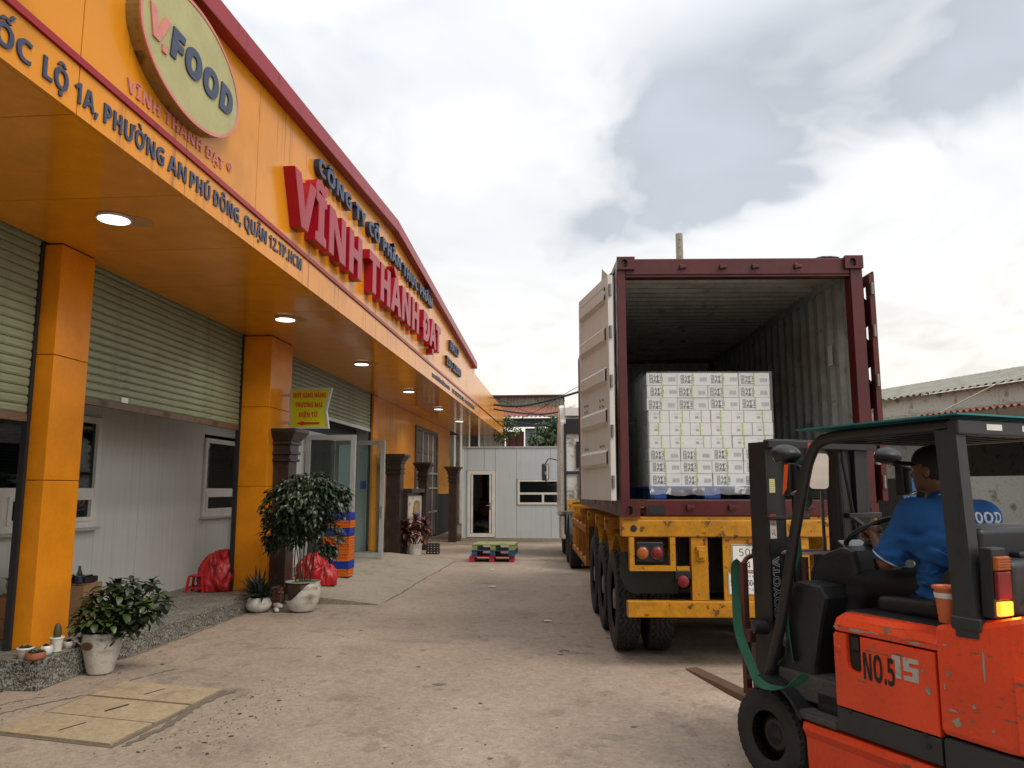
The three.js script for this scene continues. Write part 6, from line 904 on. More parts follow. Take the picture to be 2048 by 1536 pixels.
  for (const s of [-0.14, 0.30]) fp('lift_chain', fb(s - 0.012, s + 0.012, 0.5, 1.93, 0.27, 0.278), M.steel);
  const brand = canvasTex(128, 640, (k, w, h) => { k.fillStyle = '#131315'; k.fillRect(0, 0, w, h); k.translate(w * 0.80, h * 0.97); k.rotate(-Math.PI / 2); k.font = 'bold 104px sans-serif'; k.strokeStyle = '#b9bcc0'; k.lineWidth = 5; k.scale(1.25, 1); k.strokeText('TOYOTA', 0, 0); });
  plate('mast_lettering', 0.088, 0.46, 0.002, brand, fl, [-0.298, 1.12, -0.0985], null, 0.45);
  const warn = canvasTex(64, 192, (k, w, h) => { k.fillStyle = '#e6e2d8'; k.fillRect(0, 0, w, h); k.fillStyle = '#b3231d'; k.fillRect(0, 0, w, 20); k.strokeStyle = '#8d4a3c'; k.lineWidth = 4; for (const y of [65, 140]) { k.beginPath(); k.arc(28, y, 17, 0, 7); k.moveTo(12, y + 22); k.lineTo(52, y - 20); k.stroke(); k.beginPath(); k.arc(48, y + 22, 7, 0, 7); k.stroke(); } });
  plate('warning_sticker', 0.05, 0.15, 0.002, warn, fl, [-0.305, 1.45, -0.0985], null, 0.5); plate('data_sticker', 0.045, 0.085, 0.002, canvasTex(32, 64, (k) => { k.fillStyle = '#d3cf95'; k.fillRect(0, 0, 32, 64); k.fillStyle = '#8a875f'; for (let i = 0; i < 6; i++) k.fillRect(4, 8 + i * 9, 22, 2); }), fl, [-0.30, 1.70, -0.0985], null, 0.5);
  plate('data_sticker', 0.09, 0.03, 0.002, canvasTex(96, 32, (k) => { k.fillStyle = '#ddd8cc'; k.fillRect(0, 0, 96, 32); k.fillStyle = '#b5452e'; k.fillRect(0, 0, 52, 32); k.fillStyle = '#222'; k.fillRect(62, 8, 24, 16); }), fl, [0.02, 1.96, -0.0585], null, 0.5);
  // carriage, backrest and forks
  const cr = fp('fork_carriage', [fb(-0.36, 0.56, 0.72, 0.80, 0.285, 0.33, 0.006), fb(-0.36, 0.56, 0.36, 0.44, 0.285, 0.33, 0.006), fb(-0.15, -0.1, 0.36, 0.80, 0.27, 0.284), fb(0.3, 0.35, 0.36, 0.8, 0.27, 0.284)], M.rustRed);
  for (const s of [-0.355, 0.515]) fp('backrest_post', fb(s, s + 0.045, 0.40, 1.21, 0.335, 0.375, 0.006), M.rustRed); for (const s of [-0.20, -0.01, 0.18, 0.36]) fp('backrest_bar', fb(s, s + 0.03, 0.80, 1.225, 0.335, 0.36), M.rustRed);
  fp('backrest_top', tube([[-0.335, 1.19, -0.355], [-0.30, 1.235, -0.355], [-0.18, 1.255, -0.355], [0.35, 1.255, -0.355], [0.5, 1.235, -0.355], [0.535, 1.19, -0.355]], 0.016, 8), M.rustRed);
  const fork = (s) => fp('fork', [xf(ext([[0.0, 0.30], [0.045, 0.30], [0.045, 0.345], [0.78, 0.385], [0.775, 0.372], [0.3, 0.318], [0.06, 0.298]].map(([u, y]) => [u, y]).concat([]), 0.10, 0.002), [s - 0.05, 0.0, -0.36], [0, Math.PI / 2 - 0.06, 0]), fb(s - 0.05, s + 0.05, 0.30, 0.84, 0.335, 0.38, 0.004)], mat([0.20, 0.12, 0.08], 0.45, { map: T.dirt, metal: 0.3 }));
  fork(-0.22); fork(0.34);
}
// ---------- things on the forklift ----------
{
  const t = thing('orange_bucket', 'small orange plastic bucket with a white band behind the forklift seat', 'bucket', fw(-0.458, 1.071, -1.165), FA);
  mesh('pail', lathe([[0.001, 0.002], [0.045, 0.002], [0.058, 0.15], [0.066, 0.152], [0.066, 0.165], [0.058, 0.165], [0.054, 0.15], [0.04, 0.012], [0.001, 0.012]], 28), mat([0.66, 0.16, 0.05], 0.45, { map: T.fine }), t); mesh('band', lathe([[0.0555, 0.112], [0.0575, 0.112], [0.0595, 0.136], [0.0575, 0.136]], 28), M.white, t); mesh('handle', xf(new THREE.TorusGeometry(0.06, 0.004, 6, 24, Math.PI), [0, 0.15, 0.0], [2.0, 0.5, 0]), mat([0.5, 0.12, 0.05], 0.5), t);
}
{
  const strap = (name, label, pts, w, side, n = 60) => { const o = tag(mesh(name, ribbon(pts.map(([s, y, u]) => [s, y, -u]), w, 0.004, side, n), M.strap, null), label, 'strap', 'green webbing straps on the forklift'); o.position.set(FO.x, 0, FO.z); o.rotation.y = FA; return o; };
  strap('webbing_strap', 'green webbing strap looped from the fork backrest down over the front tyre', [[-0.33, 1.215, 0.39], [-0.345, 1.19, 0.41], [-0.36, 1.0, 0.40], [-0.42, 0.80, 0.32], [-0.50, 0.64, 0.13], [-0.555, 0.565, 0.0], [-0.56, 0.56, -0.12], [-0.555, 0.60, -0.25], [-0.535, 0.68, -0.35]], 0.055, (t) => V(0.75 - 0.3 * t, 0.25, 0.6));
  strap('webbing_strap', 'green webbing strap hanging twisted from the guard beside the mirror', [[-0.36, 1.86, -0.19], [-0.34, 1.73, -0.19], [-0.31, 1.60, -0.21], [-0.36, 1.52, -0.15], [-0.35, 1.49, -0.13], [-0.34, 1.33, -0.13], [-0.40, 1.2, -0.12], [-0.445, 1.04, -0.11], [-0.45, 0.88, -0.13], [-0.44, 0.70, -0.16]], 0.05, (t) => V(Math.cos(t * 5 + 0.6), 0, Math.sin(t * 5 + 0.6)));
  strap('webbing_strap', 'green webbing strap curled on the rear of the forklift by the tail lamp', [[-0.36, 1.18, -1.47], [-0.33, 1.20, -1.46], [-0.27, 1.175, -1.44], [-0.25, 1.19, -1.42], [-0.20, 1.27, -1.41], [-0.17, 1.275, -1.415], [-0.16, 1.22, -1.43]], 0.045, () => V(0.25, 0.2, 0.9), 40);
}
// ---------- driver ----------
{
  const person = thing('person', 'driver in a blue polo shirt and dark cap sitting on the forklift', 'person', fw(0, 1.0, -0.8), FA);
  const skin = mat([0.16, 0.075, 0.045], 0.5), P = (x, y, z) => [x, y - 1.0, z - 0.8]; // forklift metres (z backwards) to seat metres
  const J = { hipL: P(-0.095, 1.165, 0.79), hipR: P(0.095, 1.165, 0.79), kneeL: P(-0.17, 1.155, 0.42), kneeR: P(0.15, 1.155, 0.40), ankL: P(-0.22, 0.735, 0.33), ankR: P(0.18, 0.735, 0.30), neck: P(0, 1.60, 0.84), shL: P(-0.185, 1.545, 0.80), shR: P(0.185, 1.53, 0.92), elL: P(-0.235, 1.30, 0.655), elR: P(0.27, 1.27, 0.76), haL: P(-0.135, 1.445, 0.50), haR: P(0.15, 1.44, 0.50) };
  const caps = (a, b, r0, r1) => capsule(a, b, r0, r1);
  const torso = [ell(P(0, 1.42, 0.86), [0.205, 0.19, 0.125]), ell(P(0, 1.24, 0.855), [0.175, 0.2, 0.13]), ell(P(0, 1.12, 0.84), [0.185, 0.10, 0.155])];
  const shirtF = (x, y, z) => { let d = torso[0](x, y, z); d = smin(d, torso[1](x, y, z), 0.08); d = smin(d, torso[2](x, y, z), 0.06); d = smin(d, caps(J.shL, J.shR, 0.075, 0.075)(x, y, z), 0.07); d = smin(d, caps(P(0, 1.58, 0.85), P(0, 1.62, 0.84), 0.075, 0.062)(x, y, z), 0.05);
    const ua = (s, e) => { const q = s.map((v, i) => lerp(v, e[i], 0.80)); return caps(s, q, 0.074, 0.072)(x, y, z); }; d = smin(d, ua(J.shL, J.elL), 0.05); d = smin(d, ua(J.shR, J.elR), 0.05);
    const Y = y + 1; const w1 = fbm(x * 9 + 30 + Y * 5, Y * 13 + 20 + z * 4, 3, 911) - 0.5, w2 = Math.sin(Y * 46 + x * 26 + 5 * w1 * 4), w3 = Math.sin((x * 0.7 - z) * 52 + Y * 34 + 9 * w1); d += 0.022 * w1 * sstep(1.56, 1.4, Y) + 0.0065 * w2 * sstep(1.44, 1.22, Y) + 0.006 * w3 * sstep(1.54, 1.36, Y); const low = P(0, 1.07, 0)[1] + 0.03 * Math.sin(x * 12); return Math.max(d - 0.006, low - y); };
  const bodyF = (x, y, z) => { let d = torso[0](x, y, z) + 0.02; d = smin(d, torso[1](x, y, z) + 0.02, 0.06); d = smin(d, torso[2](x, y, z) + 0.02, 0.06); d = smin(d, caps(J.shL, J.shR, 0.05, 0.05)(x, y, z), 0.05); d = smin(d, caps(P(0, 1.55, 0.85), P(0, 1.70, 0.80), 0.058, 0.055)(x, y, z), 0.04);
    for (const [s, e, h] of [[J.shL, J.elL, J.haL], [J.shR, J.elR, J.haR]]) { d = smin(d, caps(s, e, 0.052, 0.045)(x, y, z), 0.03); d = smin(d, caps(e, h, 0.045, 0.03)(x, y, z), 0.02); }
    for (const [h, k, a] of [[J.hipL, J.kneeL, J.ankL], [J.hipR, J.kneeR, J.ankR]]) { d = smin(d, caps(h, k, 0.075, 0.052)(x, y, z), 0.04); d = smin(d, caps(k, a, 0.05, 0.036)(x, y, z), 0.02); } return d; };
  // head on its own finer grid: faces -z (forwards), turned a little left
  const HC = [0, 0, 0], headF = (x, y, z) => { let d = ell([0, 0.02, 0.012], [0.076, 0.100, 0.096])(x, y, z); d = smin(d, ell([0, -0.055, -0.03], [0.056, 0.062, 0.062])(x, y, z), 0.04); d = smin(d, capsule([0, 0.0, -0.088], [0, -0.028, -0.106], 0.008, 0.0135)(x, y, z), 0.02); d = smin(d, ell([0, 0.022, -0.075], [0.052, 0.012, 0.02])(x, y, z), 0.02); d = smin(d, ell([0, -0.062, -0.083], [0.024, 0.012, 0.012])(x, y, z), 0.012); d = smin(d, ell([0, -0.098, -0.07], [0.022, 0.018, 0.022])(x, y, z), 0.025); d = smin(d, capsule([0, -0.05, 0.02], [0, -0.15, 0.055], 0.054, 0.056)(x, y, z), 0.03); for (const s of [-1, 1]) { d = Math.max(d, -(Math.hypot(x - s * 0.031, y - 0.003, z + 0.096) - 0.012)); d = smin(d, ell([s * 0.078, -0.012, 0.018], [0.010, 0.032, 0.02])(x, y, z), 0.008); } return d; };
  const hm = new THREE.Matrix4().compose(V(...P(-0.005, 1.785, 0.785)), new THREE.Quaternion().setFromEuler(new THREE.Euler(-0.02, 0.12, 0)), V(1, 1, 1));
  const head = nets(headF, [-0.11, -0.19, -0.14], [0.11, 0.14, 0.13], 0.006).applyMatrix4(hm);
  // hands: palm and five curled fingers closing on the wheel rim
  const hand = (c, sg) => { const bones = [caps([0, 0, 0.04], [0, 0.005, -0.02], 0.026, 0.03)]; for (let i = 0; i < 4; i++) { const x = -0.03 + i * 0.02, L = [0.9, 1.05, 1, 0.8][i]; bones.push(caps([x, 0.01, -0.03], [x, 0.018, -0.03 - 0.03 * L], 0.0095, 0.009), caps([x, 0.018, -0.03 - 0.03 * L], [x, -0.01, -0.045 - 0.03 * L], 0.009, 0.0085), caps([x, -0.01, -0.045 - 0.03 * L], [x, -0.03, -0.035 - 0.022 * L], 0.0085, 0.008)); } bones.push(caps([sg * 0.028, 0, 0.015], [sg * 0.048, -0.005, -0.015], 0.012, 0.0105), caps([sg * 0.048, -0.005, -0.015], [sg * 0.04, -0.02, -0.045], 0.0105, 0.009)); return nets((x, y, z) => { let d = bones[0](x, y, z); for (let i = 1; i < bones.length; i++) d = smin(d, bones[i](x, y, z), 0.006); return d; }, [-0.08, -0.06, -0.1], [0.08, 0.06, 0.09], 0.0045).applyMatrix4(new THREE.Matrix4().compose(V(...c), new THREE.Quaternion().setFromEuler(new THREE.Euler(-0.25, sg * -0.35, 0)), V(1, 1, 1))); };
  const body = mesh('body', [nets(bodyF, [-0.4, -0.32, -0.6], [0.42, 0.78, 0.3], 0.014), head, hand(J.haL, 1), hand(J.haR, -1)], skin, person);
  const eyeM = mat([0.5, 0.48, 0.45], 0.2); mesh('eyes', [-1, 1].map((s) => new THREE.SphereGeometry(0.0115, 10, 8).translate(s * 0.031, 0.003, -0.079).applyMatrix4(hm)), eyeM, person);
  mesh('polo_shirt', nets(shirtF, [-0.4, 0.0, -0.35], [0.42, 0.72, 0.3], 0.0105), mat([0.006, 0.10, 0.34], 0.85, { map: T.fine, bump: T.cloth, bs: 0.0006, sheen: 0.3, sheenRoughness: 0.6 }), person);
  // light piping at collar and cuffs
  const pip = mat([0.40, 0.56, 0.70], 0.8), coll = []; for (let i = 0; i <= 24; i++) { const a = i / 24 * 6.2832; coll.push([Math.sin(a) * 0.068, 0.645 - 0.02 * Math.cos(a) * -1, 0.045 + Math.cos(a) * 0.066]); }
  mesh('collar', [tube(coll, 0.007, 6, 60), ribbon(coll.map(([x, y, z]) => [x * 1.05, y - 0.018, 0.045 + (z - 0.045) * 1.05]), 0.034, 0.004, () => V(0, 1, 0), 48)], mat([0.008, 0.11, 0.36], 0.85), person); mesh('collar_piping', tube(coll.map(([x, y, z]) => [x * 1.07, y - 0.001, 0.045 + (z - 0.045) * 1.07]), 0.0028, 5, 60), pip, person);
  for (const [s, e] of [[J.shL, J.elL], [J.shR, J.elR]]) { const d = V(...e).sub(V(...s)).normalize(), c = V(...s).lerp(V(...e), 0.94), o = mesh('cuff_piping', new THREE.TorusGeometry(0.077, 0.0055, 8, 36), pip, person); o.position.copy(c); o.quaternion.setFromUnitVectors(V(0, 0, 1), d); }
  mesh('trousers', nets((x, y, z) => { let d = 1; for (const [h, k, a] of [[J.hipL, J.kneeL, J.ankL], [J.hipR, J.kneeR, J.ankR]]) { let q = smin(caps(h, k, 0.088, 0.072)(x, y, z), caps(k, [a[0], a[1] + 0.04, a[2]], 0.07, 0.06)(x, y, z), 0.04); d = Math.min(d, q); } d = smin(d, ell(P(0, 1.13, 0.84), [0.16, 0.09, 0.125])(x, y, z), 0.05); d += 0.005 * Math.sin(y * 60 + x * 30); return Math.max(d, P(0, 0.775, 0)[1] - y); }, [-0.38, -0.32, -0.6], [0.38, 0.3, 0.25], 0.014), mat([0.008, 0.0085, 0.011], 0.85, { bump: T.cloth, bs: 0.0006 }), person);
  for (const [a, n] of [[J.ankL, 1], [J.ankR, -1]]) { const o = mesh('sandal', nets((x, y, z) => { let d = smin(ell([0, 0.032, -0.05], [0.044, 0.036, 0.075])(x, y, z), ell([0, 0.03, 0.03], [0.036, 0.03, 0.05])(x, y, z), 0.04); d = Math.min(d, Math.max(Math.abs(y - 0.008) - 0.009, Math.hypot(x / 0.05, (z + 0.02) / 0.135) * 0.05 - 0.05)); const hole = Math.max(Math.sin(x * 420), Math.sin(z * 420)) ; return Math.max(d, -y) ; }, [-0.07, -0.01, -0.18], [0.07, 0.1, 0.14], 0.008), mat([0.42, 0.31, 0.18], 0.6, { bump: T.cloth, bs: 0.006 }), person); o.position.set(a[0], 0.656 - 1.0, a[2] - 0.02); o.rotation.y = n * 0.15; }
  // cap and hair
  mesh('cap', [nets((x, y, z) => Math.max(ell([0, 0.042, 0.01], [0.088, 0.088, 0.107])(x, y, z), -(y - 0.028 + 0.12 * Math.max(0, z - 0.02) * -0.3)), [-0.12, 0.0, -0.13], [0.12, 0.16, 0.14], 0.008), xf(nets((x, y, z) => Math.max(Math.hypot(x / 0.078, z / 0.095) * 0.078 - 0.078, Math.abs(y + 2.2 * x * x) - 0.006), [-0.1, -0.05, -0.11], [0.1, 0.03, 0.11], 0.006), [0, 0.04, -0.10], [0.13, 0, 0])].map((g) => g.applyMatrix4(hm)), mat([0.007, 0.007, 0.009], 0.85), person);
  mesh('hair', nets((x, y, z) => Math.max(ell([0, 0.012, 0.02], [0.082, 0.105, 0.098])(x, y, z) + 0.004 * Math.sin(x * 200) * Math.sin(z * 180 + y * 120), y - 0.04, -(z + 0.005 + 0.35 * Math.max(0, -y - 0.01)), -(y + 0.085)), [-0.1, -0.12, -0.06], [0.1, 0.08, 0.14], 0.006).applyMatrix4(hm), mat([0.008, 0.007, 0.007], 0.7), person);
  // word on the back, laid on the cloth
  { const list = []; let x = 0, W = 0.27, txt = 'V.FOOD', tot = 0; for (const c of txt) tot += glyph(c, 1, 0).adv; const sc = W / tot; for (const c of txt) { const q = glyph(c, 1, 0); list.push(xf(q.g.clone(), [x - W / 2 + 0.0, 0, 0], null, [sc, 0.056 / 0.992, 1])); x += q.adv * sc; } const g = mergeGeometries(list), p = g.attributes.position; for (let i = 0; i < p.count; i++) { const X = p.getX(i) + 0.065, Y = p.getY(i) + 0.505, back = p.getZ(i) < 0.5; let z = 0.3; while (z > -0.1 && shirtF(X, Y, z) > 0) z -= 0.003; p.setXYZ(i, X, Y, z + (back ? 0.001 : 0.0045)); } g.computeVertexNormals(); mesh('shirt_lettering', g, mat([0.62, 0.66, 0.70], 0.8), person); }
}
// ---------- hut at the end of the yard ----------
{
  const t = thing('site_hut', 'grey-white panel hut with a glazed door at the end of the yard', 'building', [-1, 0, -26.8]);
  const z0 = -25.2, P = (x0, x1, y0, y1) => wp('wall_panel', bb(x0 + 0.004, x1 - 0.004, y0, y1, z0, z0 - 0.08), M.hutPanel, t);
  wp('base', bb(-3.7, 1.66, 0.001, 0.115, -25.14, -28.4), M.concreteSlab, t);
  P(-3.655, -3.515, 0.116, 3.02); P(-3.515, -2.96, 2.275, 3.02); P(-2.96, -2.585, 2.275, 3.02); P(-2.585, -1.89, 0.116, 3.02); P(-1.89, -0.78, 0.116, 1.17); P(-1.89, -0.78, 2.0, 3.02); P(-0.78, 0.33, 0.116, 1.17); P(-0.78, 0.33, 2.0, 3.02); P(0.33, 1.6, 0.116, 3.02);
  wp('side_wall', bb(-3.655, -3.575, 0.116, 3.02, z0 - 0.081, -28.3), M.hutPanel, t); wp('side_wall', bb(1.52, 1.6, 0.116, 3.02, z0 - 0.081, -28.3), M.hutPanel, t); wp('rear_wall', bb(-3.574, 1.519, 0.116, 3.02, -28.22, -28.3), M.hutPanel, t);
  wp('roof', bb(-3.69, 1.64, 3.021, 3.06, z0 + 0.03, -28.34), M.alu, t); wp('corner_trim', bb(-3.68, -3.63, 0.116, 3.02, z0 + 0.012, z0 - 0.04), M.upvc, t);
  const d = wp('door', [bb(-3.507, -3.40, 0.14, 2.265, z0 + 0.03, z0 - 0.05), bb(-2.70, -2.594, 0.14, 2.265, z0 + 0.03, z0 - 0.05), bb(-3.40, -2.70, 2.15, 2.265, z0 + 0.029, z0 - 0.05), bb(-3.40, -2.70, 0.14, 0.26, z0 + 0.029, z0 - 0.05), bb(-3.38, -3.32, 0.27, 2.14, z0 + 0.035, z0 - 0.02), bb(-2.78, -2.72, 0.27, 2.14, z0 + 0.035, z0 - 0.02)], M.upvc, t);
  wp('pane', bb(-3.32, -2.78, 0.262, 2.148, z0 - 0.005, z0 - 0.011), M.glassDark, t, d); wp('handle', [bb(-2.77, -2.735, 1.02, 1.24, z0 + 0.036, z0 + 0.05), rod([-2.752, 1.15, z0 + 0.07], [-2.88, 1.15, z0 + 0.07], 0.014)], M.chrome, t, d); wp('door_trim', [bb(-3.55, -2.55, 2.266, 2.30, z0 + 0.02, z0 + 0.001)], M.alu, t, d);
  const w = wp('window', [bb(-1.864, 0.3, 1.92, 1.99, z0 + 0.03, z0 - 0.05), bb(-1.864, 0.3, 1.18, 1.25, z0 + 0.03, z0 - 0.05), bb(-1.864, -1.79, 1.25, 1.92, z0 + 0.029, z0 - 0.05), bb(0.23, 0.3, 1.25, 1.92, z0 + 0.029, z0 - 0.05), bb(-1.79, 0.23, 1.50, 1.57, z0 + 0.028, z0 - 0.05), bb(-1.07, -1.0, 1.25, 1.50, z0 + 0.027, z0 - 0.05), bb(-0.5, -0.43, 1.25, 1.92, z0 + 0.027, z0 - 0.05)], M.upvc, t);
  for (const [a, b, y0, y1] of [[-1.79, -0.5, 1.57, 1.92], [-0.43, 0.23, 1.57, 1.92], [-1.79, -1.07, 1.25, 1.5], [-1.0, -0.5, 1.25, 1.5]]) wp('pane', bb(a, b, y0, y1, z0 - 0.005, z0 - 0.011), M.glassDark, t, w);
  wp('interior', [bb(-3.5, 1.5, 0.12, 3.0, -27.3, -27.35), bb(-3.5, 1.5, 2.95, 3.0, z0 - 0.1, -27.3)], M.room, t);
}
// ---------- buildings and trees beyond ----------
{
  const t = thing('back_building', 'rust-roofed corrugated building rising behind the grey hut', 'building', [-3, 0, -37]);
  const cg = (x0, x1, y0, y1, z, m, nm, pitch = 0.25) => wp(nm, xf(corrugated(x1 - x0, y1 - y0, 0.04, pitch, 0.006), [x0, y0, z], null), m, t);
  cg(-9, -3.25, 0.05, 4.5, -36, M.tin, 'wall_sheet'); cg(-3.2, -2.35, 0.05, 4.35, -35.96, M.maroon, 'brown_door'); cg(-2.3, 4, 0.05, 4.5, -36, mat([0.22, 0.27, 0.28], 0.6, { map: T.dirt }), 'wall_sheet');
  wp('eave_beam', bb(-9, -0.8, 4.55, 4.95, -35.7, -35.9), mat([0.055, 0.085, 0.095], 0.6, { map: T.dirt }), t);
  wp('lower_roof', xf(corrugated(10.3, 4.9, 0.05, 0.2, 0.006), [-11, 5.0, -35.3], [-Math.PI / 2 + 0.2, 0, 0]), M.roofRust, t);
  cg(-11, -0.55, 5.9, 6.48, -40.1, M.tin, 'clerestory', 0.18); wp('ridge_cap', bb(-11, -0.5, 6.48, 6.56, -39.9, -40.5), M.maroon, t);
  wp('upper_roof', xf(corrugated(10.5, 4, 0.05, 0.2, 0.006), [-11, 6.5, -40.1], [-Math.PI / 2 - 0.1, 0, 0]), M.roofRust, t);
  const a = wp('louvre_window', [bb(-4.95, -4.88, 3.0, 4.3, -35.94, -35.9), bb(-4.5, -4.43, 3.0, 4.3, -35.94, -35.9), bb(-4.88, -4.5, 4.23, 4.3, -35.94, -35.9)], M.upvc, t); for (let i = 0; i < 12; i++) wp('louvre', xf(bb(-4.88, -4.5, -0.04, 0.04, -0.006, 0.006), [0, 3.06 + i * 0.1, -35.92], [0.5, 0, 0]), M.plasticGrey, t, a);
  wp('drain_pipe', [rod([-5.3, 0.1, -35.85], [-5.3, 4.5, -35.85], 0.06), rod([-5.6, 0.1, -35.85], [-5.6, 4.5, -35.85], 0.045)], M.upvc, t);
}
tag(mesh('boundary_wall', [bb(-40, 45, 0.001, 2.6, -47, -47.2)], M.tin, null), 'long grey boundary wall far behind the hut', 'wall');
function tree(name, label, p, h, blobs, leaf, n, col) {
  const t = thing(name, label, 'tree', p, 0, 'trees behind the yard'), br = [rod([0, 0.001, 0], [0.1, h * 0.62, 0], 0.14, 9, 0.08)];
  for (const [x, y, z, r] of blobs) br.push(rod([0.08, h * 0.5, 0], [x, y, z], 0.05, 6, 0.02)); mesh('trunk', br, M.bark, t);
  const g = leafGeo(leaf, leaf * 0.55, 0.4, 0.2, 2), list = []; for (const [x, y, z, r] of blobs) for (let i = 0; i < n * r; i++) { const a = rr(0, 6.283), c = rr(-1, 1), q = Math.cbrt(rr(0.1, 1)), s = Math.sqrt(1 - c * c), v = rr(0.6, 1.5); list.push(tint(leafDir(g, [x + Math.sin(a) * s * r * q, y + c * r * q * 0.8, z + Math.cos(a) * s * r * q], a + rr(-1, 1), rr(-1, 0.5), rr(-0.6, 0.6), rr(0.7, 1.3)), col.map((k) => k * v))); }
  const m = leafMat([1, 1, 1], 0.5); m.vertexColors = true; mesh('crown', list, m, t); return t;
}
tree('background_tree', 'green tree between the rusty building and the tractor unit', [-1.2, 0, -32.5], 5, [[0, 4.15, 0, 0.5], [0.4, 3.8, 0.2, 0.5], [-0.35, 3.7, 0.3, 0.4], [0.5, 4.5, 0, 0.4], [0.1, 3.3, 0.4, 0.5], [0.9, 4.1, 0, 0.5]], 0.17, 520, [0.06, 0.115, 0.03]);
tree('background_tree', 'small tree showing green at the corner of the orange canopy', [-3.0, 0, -33.8], 5, [[0, 4.6, 0, 0.4], [0.3, 4.2, 0, 0.35], [-0.2, 4.0, 0.1, 0.35]], 0.14, 480, [0.10, 0.16, 0.03]);
const atD = (px, py, d) => { const q = camera.quaternion, v = V((px - 1024) / 1540, -(py - 768) / 1540, -1).multiplyScalar(d).applyQuaternion(q); return [v.x, v.y + 1.68, v.z]; };
{ const p = atD(1800, 900, 33); tree('background_tree', 'leafy tree top showing above the shed roof right of the container', [p[0], 0, p[2]], 6, [[-1.0, 5.2, 0, 0.8], [-0.2, 5.45, 0.2, 0.7], [0.5, 5.3, 0, 0.75], [1.1, 5.3, 0.2, 0.6], [-1.8, 5.3, 0, 0.8]], 0.2, 460, [0.05, 0.095, 0.028]); }
{ const p = atD(1359, 500, 30), t = thing('utility_pole', 'tall round pole standing up behind the container', 'pole', [p[0], 0, p[2]]); mesh('shaft', rod([0, 0.001, 0], [0, 11.55, 0], 0.2, 16, 0.135), M.concreteSlab, t); mesh('bolts', [6, 9.5, 10.6, 11, 11.3].map((y) => rod([0, y, 0.1], [0, y, 0.19], 0.025)), M.steel, t); }
// cables across the end of the yard
{
  const cable = (pts, r, label) => tag(mesh('overhead_cable', tube(pts.map(([x, y, d]) => atD(x, y, d)), r, 6, 50), M.cable, null), label, 'cable', 'cables across the end of the yard');
  cable([[955, 806, 30], [1040, 812, 30], [1100, 800, 30], [1160, 783, 30], [1300, 740, 30], [1362, 690, 30]], 0.045, 'thick black cable bundle sagging across the end of the yard');
  cable([[985, 818, 30], [1040, 826, 30], [1090, 828, 30], [1130, 820, 30], [1180, 800, 30], [1362, 705, 30]], 0.035, 'lower black cable sagging just over the rusty roof'); cable([[990, 842, 30], [1040, 846, 30], [1090, 850, 30], [1130, 835, 30], [1200, 800, 30], [1362, 720, 30]], 0.02, 'lowest thin black cable crossing before the tree'); cable([[1030, 843, 32], [1080, 818, 32], [1140, 782, 32], [1300, 700, 32]], 0.014, 'thin cable rising steeply from the rusty building'); cable([[880, 778, 27.5], [930, 785, 28], [1000, 800, 29], [1050, 822, 31], [1115, 838, 32]], 0.012, 'thin cable hanging from the far gable end');
}
